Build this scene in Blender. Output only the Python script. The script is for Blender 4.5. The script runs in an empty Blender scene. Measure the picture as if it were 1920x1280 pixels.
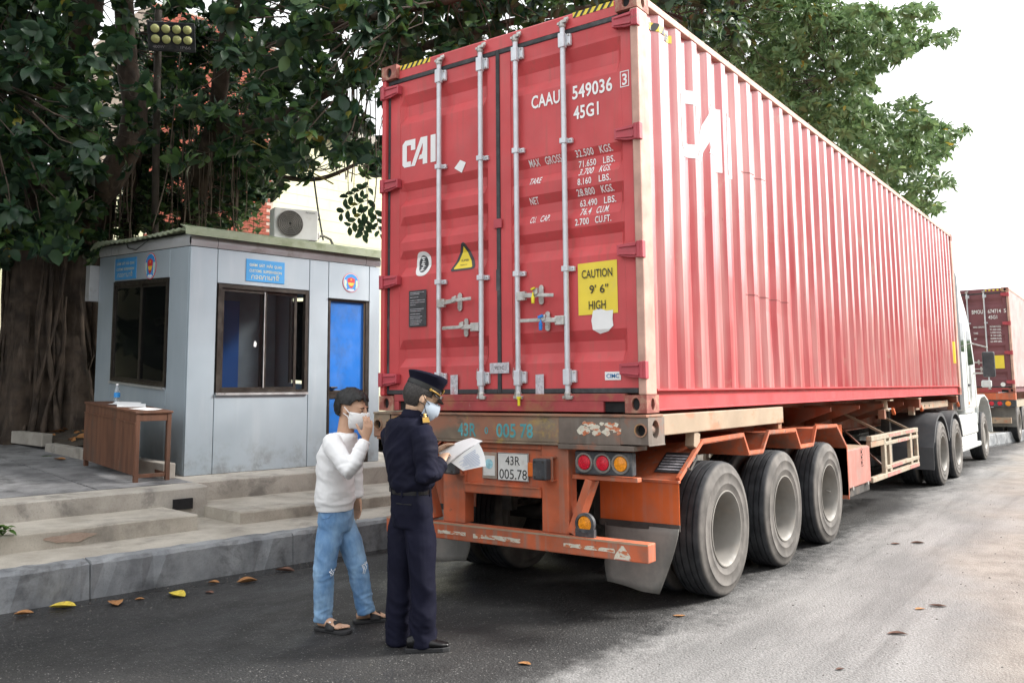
import bpy, bmesh, math, random
import numpy as np
from mathutils import Vector, Matrix, noise as mnoise
R = math.radians
random.seed(7)
rng = np.random.default_rng(11)
scene = bpy.context.scene
COL = scene.collection

# ------------------------------------------------------------------ camera
CAM = Vector((5.0722, -5.1169, 1.5633))
CR = Vector((0.8085257, 0.58839854, -0.00856472))
CU = Vector((0.07057368, -0.08250622, 0.99408857))
CF = Vector((-0.58421362, 0.8043506, 0.10823385))
FPX, CX, CY = 1617.49, 960.0, 553.35
cam_data = bpy.data.cameras.new('camera')
cam_data.sensor_width = 36.0
cam_data.lens = FPX / 1920 * 36.0
cam_data.shift_y = (CY - 640) / 1920
cam_data.clip_start = 0.1
cam_data.clip_end = 2000
cam = bpy.data.objects.new('camera', cam_data)
COL.objects.link(cam)
mw = Matrix(((CR.x, CU.x, -CF.x, CAM.x), (CR.y, CU.y, -CF.y, CAM.y), (CR.z, CU.z, -CF.z, CAM.z), (0, 0, 0, 1)))
cam.matrix_world = mw
scene.camera = cam

# ------------------------------------------------------------------ world, sun, exposure (bright hazy overcast, glare from the right)
SUN_DIR = Vector((0.58, 0.60, 0.56)).normalized()      # towards the sun
world = bpy.data.worlds.new('World')
scene.world = world
world.use_nodes = True
wn = world.node_tree.nodes
wl = world.node_tree.links
bg = wn['Background']
sky = wn.new('ShaderNodeTexSky')
sky.sky_type = 'NISHITA'
sky.sun_disc = False
sky.sun_elevation = math.asin(SUN_DIR.z)
sky.sun_rotation = math.atan2(SUN_DIR.x, SUN_DIR.y)
sky.dust_density = 6.0
sky.air_density = 1.2
sky.ozone_density = 1.0
hs = wn.new('ShaderNodeHueSaturation')
hs.inputs['Saturation'].default_value = 0.12
wl.new(sky.outputs[0], hs.inputs['Color'])
mixw = wn.new('ShaderNodeMix')
mixw.data_type = 'RGBA'
mixw.inputs[0].default_value = 0.62
mixw.inputs[7].default_value = (10.6, 10.8, 11.0, 1)
wl.new(hs.outputs[0], mixw.inputs[6])
wl.new(mixw.outputs[2], bg.inputs[0])
bg.inputs[1].default_value = 0.095
sun_data = bpy.data.lights.new('sun', 'SUN')
sun_data.energy = 3.0
sun_data.angle = R(14)
sun_data.color = (1.0, 0.96, 0.90)
sun = bpy.data.objects.new('sun', sun_data)
sun.rotation_euler = (-SUN_DIR).to_track_quat('-Z', 'Y').to_euler()
sun.location = (20, 10, 20)
COL.objects.link(sun)
scene.view_settings.view_transform = 'Standard'
scene.view_settings.look = 'None'
scene.view_settings.gamma = 1.0
scene.view_settings.exposure = 1.28
scene.view_settings.use_curve_mapping = False
scene.cycles.max_bounces = 6
scene.cycles.diffuse_bounces = 3
scene.cycles.glossy_bounces = 3
scene.cycles.transmission_bounces = 6
scene.cycles.transparent_max_bounces = 8
scene.cycles.use_denoising = True

# ------------------------------------------------------------------ helpers
BASE = {}

def sr(r, g, b):
    f = lambda c: (c / 255 / 12.92) if c / 255 <= 0.04045 else ((c / 255 + 0.055) / 1.055) ** 2.4
    return (f(r), f(g), f(b))

def V(*a):
    return Vector(a)

def project(p):
    d = Vector(p) - CAM
    z = d.dot(CF)
    return (CX + FPX * d.dot(CR) / z, CY - FPX * d.dot(CU) / z, z)

def at_depth(px, py, d):
    return CAM + d * (CF + CR * ((px - CX) / FPX) - CU * ((py - CY) / FPX))

def tag(o, label=None, cat=None, group=None, kind=None):
    if label: o['label'] = label
    if cat: o['category'] = cat
    if group: o['group'] = group
    if kind: o['kind'] = kind
    return o

def empty(name, loc, label=None, cat=None, group=None):
    o = bpy.data.objects.new(name, None)
    o.empty_display_size = 0.1
    COL.objects.link(o)
    o.location = loc
    BASE[o.name] = Vector(loc)
    tag(o, label, cat, group)
    return o

def base_of(o):
    while o is not None:
        if o.name in BASE: return BASE[o.name]
        o = o.parent
    return Vector((0, 0, 0))

class MB:
    def __init__(s):
        s.v = []; s.f = []
    def add(s, vs, fs):
        n = len(s.v)
        s.v += [tuple(p) for p in vs]
        s.f += [tuple(i + n for i in f) for f in fs]
        return s
    def box(s, x0, x1, y0, y1, z0, z1):
        return s.add([(x0, y0, z0), (x1, y0, z0), (x1, y1, z0), (x0, y1, z0), (x0, y0, z1), (x1, y0, z1), (x1, y1, z1), (x0, y1, z1)],
                     [(0, 3, 2, 1), (4, 5, 6, 7), (0, 1, 5, 4), (1, 2, 6, 5), (2, 3, 7, 6), (3, 0, 4, 7)])
    def obox(s, c, ax, ay, az):
        c = Vector(c); ax = Vector(ax); ay = Vector(ay); az = Vector(az)
        vs = [c + sx * ax + sy * ay + sz * az for sz in (-1, 1) for sx, sy in ((-1, -1), (1, -1), (1, 1), (-1, 1))]
        return s.add(vs, [(0, 3, 2, 1), (4, 5, 6, 7), (0, 1, 5, 4), (1, 2, 6, 5), (2, 3, 7, 6), (3, 0, 4, 7)])
    def bar(s, p0, p1, w, h, up=(0, 0, 1)):
        p0 = Vector(p0); p1 = Vector(p1); d = p1 - p0; L = d.length; d = d / L
        sd = d.cross(Vector(up))
        if sd.length < 1e-5: sd = d.cross(Vector((1, 0, 0)))
        sd.normalize(); u2 = sd.cross(d)
        return s.obox((p0 + p1) / 2, d * L / 2, sd * w / 2, u2 * h / 2)
    def tube(s, path, r, n=8, caps=True):
        P = [Vector(p) for p in path]
        rs = r if isinstance(r, (list, tuple)) else [r] * len(P)
        vs = []; fs = []
        ref = None
        for i, p in enumerate(P):
            t = (P[min(i + 1, len(P) - 1)] - P[max(i - 1, 0)])
            if t.length < 1e-9: t = Vector((0, 0, 1))
            t.normalize()
            if ref is None:
                ref = Vector((0, 0, 1)) if abs(t.z) < 0.9 else Vector((1, 0, 0))
            a = ref - t * ref.dot(t)
            if a.length < 1e-4:
                a = t.orthogonal()
            a.normalize(); ref = a; b = t.cross(a)
            for k in range(n):
                an = 2 * math.pi * k / n
                vs.append(p + (a * math.cos(an) + b * math.sin(an)) * rs[i])
        for i in range(len(P) - 1):
            for k in range(n):
                k2 = (k + 1) % n
                fs.append((i * n + k, i * n + k2, (i + 1) * n + k2, (i + 1) * n + k))
        if caps:
            fs.append(tuple(range(n - 1, -1, -1)))
            fs.append(tuple((len(P) - 1) * n + k for k in range(n)))
        return s.add(vs, fs)
    def lathe(s, prof, c, axis, n=32, caps=False):
        c = Vector(c); ax = Vector(axis).normalized(); a = ax.orthogonal().normalized()
        if abs(ax.z) < 0.9: a = (Vector((0, 0, 1)) - ax * ax.z).normalized()
        b = ax.cross(a)
        vs = []; fs = []
        for r, h in prof:
            for k in range(n):
                an = 2 * math.pi * k / n
                vs.append(c + ax * h + (a * math.cos(an) + b * math.sin(an)) * r)
        for i in range(len(prof) - 1):
            for k in range(n):
                k2 = (k + 1) % n
                fs.append((i * n + k, i * n + k2, (i + 1) * n + k2, (i + 1) * n + k))
        if caps:
            fs.append(tuple(range(n - 1, -1, -1)))
            fs.append(tuple((len(prof) - 1) * n + k for k in range(n)))
        return s.add(vs, fs)
    def prism(s, poly, mp, t0, t1):
        """poly: 2D points; mp(a,b,t) -> 3D; extruded t0..t1"""
        n = len(poly)
        vs = [mp(a, b, t0) for a, b in poly] + [mp(a, b, t1) for a, b in poly]
        fs = [tuple(range(n - 1, -1, -1)), tuple(range(n, 2 * n))]
        for k in range(n):
            k2 = (k + 1) % n
            fs.append((k, k2, n + k2, n + k))
        return s.add(vs, fs)
    def strip(s, pts, ext, thick, nrm=None):
        """sheet following pts (list of 3D) extruded by vector ext with thickness along nrm list"""
        n = len(pts); e = Vector(ext)
        vs = []
        for i, p in enumerate(pts):
            p = Vector(p)
            t = Vector(pts[min(i + 1, n - 1)]) - Vector(pts[max(i - 1, 0)])
            nn = e.cross(t).normalized() * thick
            vs += [p, p + e, p + e + nn, p + nn]
        fs = []
        for i in range(n - 1):
            a = i * 4; b = a + 4
            for k in range(4):
                k2 = (k + 1) % 4
                fs.append((a + k, a + k2, b + k2, b + k))
        fs.append((3, 2, 1, 0)); fs.append((4 * n - 4, 4 * n - 3, 4 * n - 2, 4 * n - 1))
        return s.add(vs, fs)
    def holed(s, o, ax, ay, nz, w, h, hc, rx, ry, depth, n=20, back=True):
        """rectangular plate o..o+ax*w..ay*h with an oval hole and a tube wall going along -nz"""
        o = Vector(o); ax = Vector(ax); ay = Vector(ay); nz = Vector(nz)
        ring = []; outer = []
        for k in range(n):
            an = 2 * math.pi * k / n
            ca, sa = math.cos(an), math.sin(an)
            ring.append((hc[0] + rx * ca, hc[1] + ry * sa))
            # ray from hole centre to the rectangle border
            t = min([((w - hc[0]) / ca) if ca > 1e-6 else 1e9, (-hc[0] / ca) if ca < -1e-6 else 1e9,
                     ((h - hc[1]) / sa) if sa > 1e-6 else 1e9, (-hc[1] / sa) if sa < -1e-6 else 1e9])
            outer.append((hc[0] + ca * t, hc[1] + sa * t))
        # snap nearest outer points to corners
        for cxy in ((0, 0), (w, 0), (w, h), (0, h)):
            k = min(range(n), key=lambda i: (outer[i][0] - cxy[0]) ** 2 + (outer[i][1] - cxy[1]) ** 2)
            outer[k] = cxy
        P = lambda q, d=0: o + ax * q[0] + ay * q[1] - nz * d
        vs = [P(q) for q in outer] + [P(q) for q in ring] + [P(q, depth) for q in ring]
        fs = []
        for k in range(n):
            k2 = (k + 1) % n
            fs.append((k, k2, n + k2, n + k))
            fs.append((n + k, n + k2, 2 * n + k2, 2 * n + k))
        if back: fs.append(tuple(range(2 * n, 3 * n)))
        return s.add(vs, fs)
    def build(s, name, mat, parent=None, smooth=False, bevel=0, kind=None, fix=False):
        me = bpy.data.meshes.new(name)
        b = base_of(parent) if parent is not None else Vector((0, 0, 0))
        me.from_pydata([(p[0] - b.x, p[1] - b.y, p[2] - b.z) for p in s.v], [], s.f)
        me.update()
        if fix:
            bm = bmesh.new(); bm.from_mesh(me)
            bmesh.ops.recalc_face_normals(bm, faces=bm.faces)
            bm.to_mesh(me); bm.free()
        o = bpy.data.objects.new(name, me)
        COL.objects.link(o)
        me.materials.append(mat)
        if smooth:
            for p in me.polygons: p.use_smooth = True
            if smooth == 'auto': auto_smooth(me)
        if parent is not None: o.parent = parent
        if bevel:
            m = o.modifiers.new('bevel', 'BEVEL'); m.width = bevel; m.segments = 2; m.limit_method = 'ANGLE'; m.angle_limit = R(40)
        if kind: o['kind'] = kind
        return o

def auto_smooth(me, ang=40):
    bm = bmesh.new(); bm.from_mesh(me)
    for e in bm.edges:
        if len(e.link_faces) == 2 and e.calc_face_angle(0) > R(ang): e.smooth = False
    bm.to_mesh(me); bm.free()

def conform(mesh, axis, cuts, fn):
    """cut mesh at coordinate values of an axis, then move every vertex by fn(co)->co"""
    bm = bmesh.new(); bm.from_mesh(mesh)
    n = Vector((0, 0, 0)); n[axis] = 1
    for c in cuts:
        p = Vector((0, 0, 0)); p[axis] = c
        bmesh.ops.bisect_plane(bm, geom=bm.verts[:] + bm.edges[:] + bm.faces[:], plane_co=p, plane_no=n)
    for v in bm.verts: v.co = fn(v.co)
    bm.to_mesh(mesh); bm.free()
    mesh.update()

# ------------------------------------------------------------------ text (flushed once, after a single depsgraph update)
PENDING = []

def text(name, body, mat, parent, origin, ux, uy, height, width=None, shear=0, lift=0.0015, bold=0.0, spacing=1.0, align='LEFT', fn=None, label=None):
    c = bpy.data.curves.new(name, 'FONT')
    c.body = body; c.size = 1.0; c.offset = bold; c.space_character = spacing
    c.resolution_u = 3
    c.fill_mode = 'FRONT'
    o = bpy.data.objects.new('tmp_text', c)
    COL.objects.link(o)
    PENDING.append((o, name, mat, parent, Vector(origin), Vector(ux), Vector(uy), height, width, shear, lift, align, fn, label))

def flush_text():
    bpy.context.view_layer.update()
    dg = bpy.context.evaluated_depsgraph_get()
    for (o, name, mat, parent, og, ux, uy, height, width, shear, lift, align, fn, label) in PENDING:
        me = bpy.data.meshes.new_from_object(o.evaluated_get(dg))
        me.name = name
        if len(me.vertices) == 0:
            bpy.data.objects.remove(o); continue
        co = np.zeros(len(me.vertices) * 3); me.vertices.foreach_get('co', co); co = co.reshape(-1, 3)
        x0, x1 = co[:, 0].min(), co[:, 0].max()
        cap = 0.729
        sy = height / cap
        sx = sy if width is None else width / (x1 - x0)
        xs = (co[:, 0] - x0) * sx; ys = co[:, 1] * sy
        xs = xs + shear * ys
        if align == 'CENTER': xs -= (x1 - x0) * sx / 2
        nz = ux.cross(uy).normalized()
        W3 = np.array(og)[None] + xs[:, None] * np.array(ux)[None] + ys[:, None] * np.array(uy)[None] + lift * np.array(nz)[None]
        me.vertices.foreach_set('co', W3.ravel()); me.update()
        if fn: fn(me)
        b = base_of(parent)
        me.transform(Matrix.Translation(-b))
        me.materials.clear(); me.materials.append(mat)
        t = bpy.data.objects.new(name, me); COL.objects.link(t); t.parent = parent
        if label: t['label'] = label
        cu = o.data
        bpy.data.objects.remove(o)
        bpy.data.curves.remove(cu)
    PENDING.clear()

# ------------------------------------------------------------------ materials
class NT:
    def __init__(s, name):
        s.m = bpy.data.materials.new(name); s.m.use_nodes = True
        s.n = s.m.node_tree.nodes; s.l = s.m.node_tree.links
        s.p = s.n['Principled BSDF']
        s._pos = None
    def pos(s):
        if s._pos is None:
            s._pos = s.n.new('ShaderNodeNewGeometry')
        return s._pos.outputs['Position']
    def mapped(s, scale):
        m = s.n.new('ShaderNodeMapping'); m.inputs['Scale'].default_value = scale if isinstance(scale, (tuple, list)) else (scale,) * 3
        s.l.new(s.pos(), m.inputs['Vector']); return m.outputs[0]
    def noise(s, scale, detail=4, rough=0.55, dist=0.0):
        t = s.n.new('ShaderNodeTexNoise'); t.inputs['Scale'].default_value = 1.0
        t.inputs['Detail'].default_value = detail; t.inputs['Roughness'].default_value = rough; t.inputs['Distortion'].default_value = dist
        s.l.new(s.mapped(scale), t.inputs['Vector']); return t.outputs['Fac']
    def ramp(s, x, a, b, lo=0.0, hi=1.0):
        r = s.n.new('ShaderNodeMapRange'); r.interpolation_type = 'SMOOTHSTEP'
        r.inputs['From Min'].default_value = a; r.inputs['From Max'].default_value = b
        r.inputs['To Min'].default_value = lo; r.inputs['To Max'].default_value = hi
        s.l.new(x, r.inputs['Value']); return r.outputs[0]
    def math(s, op, a, b=None, clamp=False):
        m = s.n.new('ShaderNodeMath'); m.operation = op; m.use_clamp = clamp
        for i, q in enumerate((a, b)):
            if q is None: continue
            if isinstance(q, (int, float)): m.inputs[i].default_value = q
            else: s.l.new(q, m.inputs[i])
        return m.outputs[0]
    def mix(s, fac, a, b):
        m = s.n.new('ShaderNodeMix'); m.data_type = 'RGBA'
        for i, q in ((0, fac), (6, a), (7, b)):
            if isinstance(q, (int, float)): m.inputs[i].default_value = q
            elif isinstance(q, (tuple, list)): m.inputs[i].default_value = (*q[:3], 1)
            else: s.l.new(q, m.inputs[i])
        return m.outputs[2]
    def xyz(s):
        x = s.n.new('ShaderNodeSeparateXYZ'); s.l.new(s.pos(), x.inputs[0]); return x.outputs
    def bump(s, h, strength, dist=0.01):
        b = s.n.new('ShaderNodeBump'); b.inputs['Strength'].default_value = strength; b.inputs['Distance'].default_value = dist
        s.l.new(h, b.inputs['Height']); s.l.new(b.outputs[0], s.p.inputs['Normal'])
    def col(s, c):
        if isinstance(c, (tuple, list)): s.p.inputs['Base Color'].default_value = (*c[:3], 1)
        else: s.l.new(c, s.p.inputs['Base Color'])
    def set(s, rough=0.5, metal=0.0, spec=0.5):
        s.p.inputs['Roughness'].default_value = rough; s.p.inputs['Metallic'].default_value = metal
        s.p.inputs['Specular IOR Level'].default_value = spec

def mat(name, c, rough=0.5, metal=0.0, var=0.12, vs=5, dirt=None, dscale=3.0, dlo=0.5, dhi=0.7, damt=0.8, streak=None, samt=0.4, bump=0.0, bs=60, spec=0.5, scratch=None):
    t = NT(name)
    lo = tuple(q * (1 - var) for q in c); hi = tuple(min(1, q * (1 + var)) for q in c)
    k = t.mix(t.ramp(t.noise(vs), 0.3, 0.7), lo, hi)
    if streak:
        f = t.ramp(t.noise((22, 22, 1.1), 3), 0.5, 0.72, 0, samt)
        k = t.mix(f, k, streak)
    if dirt:
        f = t.ramp(t.noise(dscale, 7, 0.65), dlo, dhi, 0, damt)
        k = t.mix(f, k, dirt)
    if scratch:
        f = t.ramp(t.noise(scratch[1], 8, 0.7, 0.6), scratch[2], scratch[2] + 0.03, 0, 1)
        k = t.mix(f, k, scratch[0])
    t.col(k); t.set(rough, metal, spec)
    if bump: t.bump(t.noise(bs, 6), bump, 0.004)
    if dirt or var > 0.05:
        rr = t.ramp(t.noise(vs * 2.3), 0.3, 0.7, max(0.03, rough - 0.08), min(1, rough + 0.12))
        t.l.new(rr, t.p.inputs['Roughness'])
    return t.m

DUST = sr(150, 138, 124)
RED = (0.55, 0.066, 0.072)
m_red = mat('red_container_paint', RED, 0.5, var=0.10, vs=2.2, dirt=(0.30, 0.12, 0.11), dscale=1.6, dlo=0.55, dhi=0.8, damt=0.45, streak=(0.36, 0.09, 0.075), samt=0.4, bump=0.05, bs=30)
m_red_sill = mat('rusty_red_paint', (0.33, 0.05, 0.055), 0.6, var=0.2, vs=4, dirt=(0.30, 0.12, 0.06), dscale=3.5, dlo=0.48, dhi=0.62, damt=0.85, bump=0.15, bs=40, scratch=((0.33, 0.25, 0.2), 6, 0.66))
m_red_hinge = mat('red_hinge_paint', (0.43, 0.06, 0.08), 0.5, var=0.12, dirt=(0.25, 0.08, 0.06), dscale=14, dlo=0.58, dhi=0.7)
m_side = None
m_cast = mat('corner_casting_rust', (0.30, 0.09, 0.07), 0.7, var=0.25, vs=9, dirt=(0.38, 0.26, 0.18), dscale=9, dlo=0.45, dhi=0.62, damt=0.8, bump=0.3, bs=50)
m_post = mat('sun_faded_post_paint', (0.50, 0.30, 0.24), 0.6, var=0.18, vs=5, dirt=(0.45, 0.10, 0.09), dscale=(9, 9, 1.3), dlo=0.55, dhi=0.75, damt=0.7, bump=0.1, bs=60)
m_rubber = mat('black_rubber_seal', (0.035, 0.038, 0.042), 0.7, var=0.25, vs=8, dirt=(0.10, 0.10, 0.10), dscale=5)
m_rod = mat('galvanised_rod', (0.62, 0.64, 0.68), 0.42, 0.25, var=0.08, vs=9, dirt=(0.40, 0.37, 0.34), dscale=9, dlo=0.58, dhi=0.75, damt=0.6)
m_zinc = mat('zinc_handle', (0.50, 0.49, 0.47), 0.45, 0.5, var=0.18, vs=18, dirt=(0.28, 0.2, 0.15), dscale=16, dlo=0.52, dhi=0.68, damt=0.7)
m_whitepaint = mat('white_marking_paint', (0.82, 0.82, 0.82), 0.55, var=0.04, dirt=(0.5, 0.2, 0.2), dscale=14, dlo=0.66, dhi=0.75, damt=0.5)
m_yellow = mat('yellow_sticker', (0.80, 0.62, 0.05), 0.45, var=0.05, dirt=(0.6, 0.5, 0.2), dscale=6, dlo=0.6, dhi=0.8, damt=0.4)
m_black = mat('black_print', (0.02, 0.02, 0.02), 0.5, var=0.1)
m_sticker = mat('white_sticker', (0.78, 0.78, 0.78), 0.4, var=0.04, dirt=(0.5, 0.45, 0.45), dscale=9, dlo=0.6, dhi=0.75, damt=0.4)
m_tape = mat('worn_grey_tape', (0.52, 0.50, 0.54), 0.3, 0.2, var=0.2, vs=30, dirt=(0.5, 0.2, 0.22), dscale=18, dlo=0.55, dhi=0.7, damt=0.6)
m_plate_dark = mat('dark_data_plate', (0.06, 0.06, 0.065), 0.4, 0.3, var=0.2, vs=20)
m_bluetxt = mat('blue_print', (0.02, 0.16, 0.40), 0.5, var=0.05)
m_dark = mat('cavity_shade_black', (0.012, 0.012, 0.013), 0.9, var=0.1)  # flat black that paints the shade inside holes and openings
m_sealyellow = mat('yellow_seal_plastic', (0.75, 0.65, 0.02), 0.4, var=0.05)
m_sealblue = mat('blue_seal_plastic', (0.02, 0.20, 0.62), 0.4, var=0.05)

ORANGE = (0.52, 0.122, 0.050)
m_orange = mat('orange_chassis_paint', ORANGE, 0.6, var=0.18, vs=3, dirt=(0.22, 0.125, 0.09), dscale=3.2, dlo=0.44, dhi=0.70, damt=0.75, streak=(0.33, 0.19, 0.14), samt=0.75, bump=0.15, bs=40, scratch=((0.14, 0.085, 0.06), 7, 0.655))
m_orange_dk = mat('dusty_brown_orange_frame', (0.24, 0.06, 0.025), 0.7, var=0.25, vs=3, dirt=(0.16, 0.11, 0.085), dscale=3, dlo=0.42, dhi=0.62, damt=0.8, bump=0.15)
m_bright_orange = mat('bright_orange_panel', (0.58, 0.11, 0.018), 0.5, var=0.1, vs=4, dirt=(0.30, 0.16, 0.12), dscale=3, dlo=0.5, dhi=0.75, damt=0.4, streak=(0.4, 0.2, 0.15), samt=0.3)

def beam_mat():
    t = NT('worn_tan_beam_paint')
    k = t.mix(t.ramp(t.noise(2.6), 0.35, 0.65), (0.15, 0.115, 0.085), (0.26, 0.20, 0.14))
    k = t.mix(t.ramp(t.noise(1.9, 6, 0.6), 0.47, 0.62, 0, 0.75), k, (0.34, 0.13, 0.075))
    k = t.mix(t.ramp(t.noise(2.9, 7, 0.7, 0.5), 0.55, 0.66, 0, 0.7), k, (0.40, 0.28, 0.08))
    k = t.mix(t.ramp(t.noise((5, 9, 9), 6), 0.57, 0.70, 0, 0.8), k, (0.09, 0.075, 0.06))
    t.col(k); t.set(0.6); t.bump(t.noise(40, 6), 0.2, 0.004)
    return t.m
m_beam = beam_mat()
m_beam_dk = mat('bare_grey_brown_steel', (0.15, 0.12, 0.10), 0.6, 0.1, var=0.25, vs=4, dirt=(0.30, 0.11, 0.06), dscale=5, dlo=0.52, dhi=0.66, damt=0.7, streak=(0.22, 0.19, 0.165), samt=0.5, bump=0.3, bs=40)
m_rail_tan = mat('faded_tan_rail_paint', (0.36, 0.27, 0.19), 0.6, var=0.12, vs=3, dirt=(0.42, 0.17, 0.09), dscale=(3, 3, 6), dlo=0.52, dhi=0.66, damt=0.7, bump=0.1, scratch=((0.22, 0.18, 0.15), 5, 0.63))
m_cream = mat('cream_guard_paint', (0.38, 0.33, 0.25), 0.6, var=0.15, vs=5, dirt=(0.24, 0.13, 0.085), dscale=5, dlo=0.46, dhi=0.68, damt=0.8)
m_redband = mat('faded_red_band', (0.48, 0.20, 0.17), 0.55, var=0.15, vs=8, dirt=(0.5, 0.45, 0.38), dscale=9, dlo=0.52, dhi=0.66, damt=0.6)
m_pinkbox = mat('dusty_pink_red_box', (0.40, 0.16, 0.13), 0.65, var=0.12, vs=4, dirt=(0.30, 0.23, 0.2), dscale=3, dlo=0.45, dhi=0.7, damt=0.6, streak=(0.45, 0.28, 0.24), samt=0.4)
m_grey_rubber = mat('grey_mud_flap', (0.17, 0.165, 0.155), 0.7, var=0.18, vs=3, dirt=(0.30, 0.27, 0.24), dscale=3, dlo=0.45, dhi=0.7, damt=0.5, streak=(0.22, 0.21, 0.19), samt=0.4)
m_steel_dk = mat('grimy_dark_steel', (0.045, 0.042, 0.04), 0.7, 0.2, var=0.3, vs=5, dirt=(0.12, 0.10, 0.085), dscale=4, dlo=0.45, dhi=0.65)
m_lampbox = mat('black_lamp_housing', (0.05, 0.053, 0.06), 0.5, var=0.2, vs=9, dirt=(0.16, 0.15, 0.14), dscale=9, dlo=0.5, dhi=0.7, damt=0.6)
m_redlens = mat('red_lamp_lens', (0.55, 0.012, 0.03), 0.25, var=0.25, vs=70)
m_amberlens = mat('amber_lamp_lens', (0.80, 0.28, 0.015), 0.25, var=0.2, vs=70)
m_retro = mat('worn_white_reflective_tape', (0.62, 0.58, 0.48), 0.5, var=0.1, vs=20, dirt=(0.52, 0.16, 0.07), dscale=(16, 16, 30), dlo=0.50, dhi=0.56, damt=1.0)
m_platewhite = mat('white_number_plate', (0.72, 0.72, 0.70), 0.4, var=0.05, vs=14, dirt=(0.42, 0.36, 0.30), dscale=9, dlo=0.52, dhi=0.72, damt=0.5)
m_teal = mat('faded_teal_paint', (0.09, 0.33, 0.36), 0.6, var=0.2, vs=9, dirt=(0.34, 0.26, 0.17), dscale=9, dlo=0.53, dhi=0.64, damt=0.7)

def tyre_mat():
    t = NT('dusty_tyre_rubber')
    g = t.n.new('ShaderNodeTexCoord')
    sep = t.n.new('ShaderNodeSeparateXYZ'); t.l.new(g.outputs['Object'], sep.inputs[0])
    # local axis x = axle; sidewall (|x| large) carries pale road dust, tread stays dark
    ax = t.math('ABSOLUTE', sep.outputs[0])
    dust = t.ramp(ax, 0.105, 0.128)
    k1 = t.mix(t.ramp(t.noise(9), 0.3, 0.7), (0.022, 0.024, 0.028), (0.050, 0.052, 0.058))
    k2 = t.mix(t.ramp(t.noise(5, 6), 0.35, 0.68), (0.095, 0.088, 0.082), (0.175, 0.160, 0.148))
    t.col(t.mix(dust, k1, k2)); t.set(0.78, 0, 0.3)
    t.bump(t.noise(90, 4), 0.25, 0.003)
    return t.m
m_tyre = tyre_mat()
m_rim = mat('dusty_steel_rim', (0.215, 0.202, 0.185), 0.6, 0.1, var=0.12, vs=5, dirt=(0.23, 0.20, 0.17), dscale=6, dlo=0.5, dhi=0.7, damt=0.6)
# ------------------------------------------------------------------ shipping container
CW, CH, CL, CZ = 2.438, 2.896, 12.192, 1.40

def side_paint():
    t = NT('sun_faded_red_side_paint')
    k = t.mix(t.ramp(t.noise(1.1, 4), 0.3, 0.7), (0.46, 0.070, 0.082), (0.54, 0.11, 0.115))
    # chalky fading that runs down in streaks
    k = t.mix(t.ramp(t.noise((7, 7, 0.45), 4), 0.36, 0.72, 0, 0.55), k, (0.70, 0.45, 0.42))
    k = t.mix(t.ramp(t.noise((5, 2.5, 2.5), 6, 0.65), 0.60, 0.72, 0, 0.5), k, (0.50, 0.36, 0.28))
    k = t.mix(t.ramp(t.noise((9, 3, 1.2), 8, 0.75, 0.8), 0.66, 0.70, 0, 0.7), k, (0.22, 0.09, 0.06))
    t.col(k); t.set(0.34, 0, 0.75)
    rr = t.ramp(t.noise(3.0), 0.3, 0.7, 0.28, 0.42); t.l.new(rr, t.p.inputs['Roughness'])
    t.p.inputs['Coat Weight'].default_value = 1.0
    t.p.inputs['Coat Roughness'].default_value = 0.16
    return t.m
m_side = side_paint()

GROOVES = [(4.000, 3.915, 3.825, 3.748), (3.252, 3.190, 3.118, 3.058), (2.973, 2.905, 2.831, 2.762), (2.690, 2.625, 2.555, 2.480), (1.965, 1.890, 1.815, 1.745)]
DOOR_Y, GD = 0.045, 0.036
# positions were measured on the plane of the corner castings; the doors lie 45 mm deeper
DX = lambda x: 5.0722 - (5.0722 - x) * 1.0088
DZ = lambda z: 1.5633 + (z - 1.5633) * 1.0088
GROOVES = [tuple(DZ(q) for q in g) for g in GROOVES]

def groove_depth(z):
    for a, b, c, d in GROOVES:
        if d <= z <= a:
            if z > b: return GD * (a - z) / (a - b)
            if z >= c: return GD
            return GD * (z - d) / (c - d)
    return 0.0

ZCUTS = [q for g in GROOVES for q in g]

def door_conform(me):
    def fn(co):
        dy = groove_depth(co.z)
        return Vector((co.x, co.y + dy + (0.0045 if 1.70 < co.z < 4.06 and (DX(0.222) < co.x < DX(1.135) or DX(1.360) < co.x < DX(2.302)) else 0), co.z))
    conform(me, 2, ZCUTS, fn)

def side_profile():
    """(y, x offset) break points of the corrugated side, repeated along the length"""
    pts = [(0.16, -0.046)]
    y = 0.20
    per = 0.2858
    first = 0.577 - per * 1      # start of an outward slope
    k = 0
    pts = [(0.10, -0.046)]
    while True:
        s = first + k * per
        if s + 0.20 > CL - 0.12: break
        pts += [(s, -0.046), (s + 0.055, -0.008), (s + 0.055 + 0.086, -0.008), (s + 0.196, -0.046)]
        k += 1
    pts.append((CL - 0.06, -0.046))
    return pts
SIDEP = side_profile()
SY = [p[0] for p in SIDEP]; SX = [p[1] for p in SIDEP]

SIDE_Z = [CZ + 0.155 + (CH - 0.21) * k / 12 for k in range(13)]
def side_dent(y, z):
    """small handling dents and waviness of the thin sheet"""
    e = math.sin(math.pi * (z - SIDE_Z[0]) / (SIDE_Z[-1] - SIDE_Z[0]))
    d = 0.0035 * mnoise.noise(Vector((y * 1.3, z * 1.7, 0))) + 0.0025 * mnoise.noise(Vector((y * 5.1, z * 2.3, 4)))
    for dy, dz, r_, a_ in ((2.6, 2.15, 0.35, 0.016), (6.2, 1.9, 0.45, 0.018), (9.1, 2.4, 0.4, 0.014)):
        d -= a_ * math.exp(-(((y - dy) / r_) ** 2 + ((z - dz) / (r_ * 0.8)) ** 2))
    return d * max(0, e)
def side_x(y):
    return float(np.interp(y, SY, SX))

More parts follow.
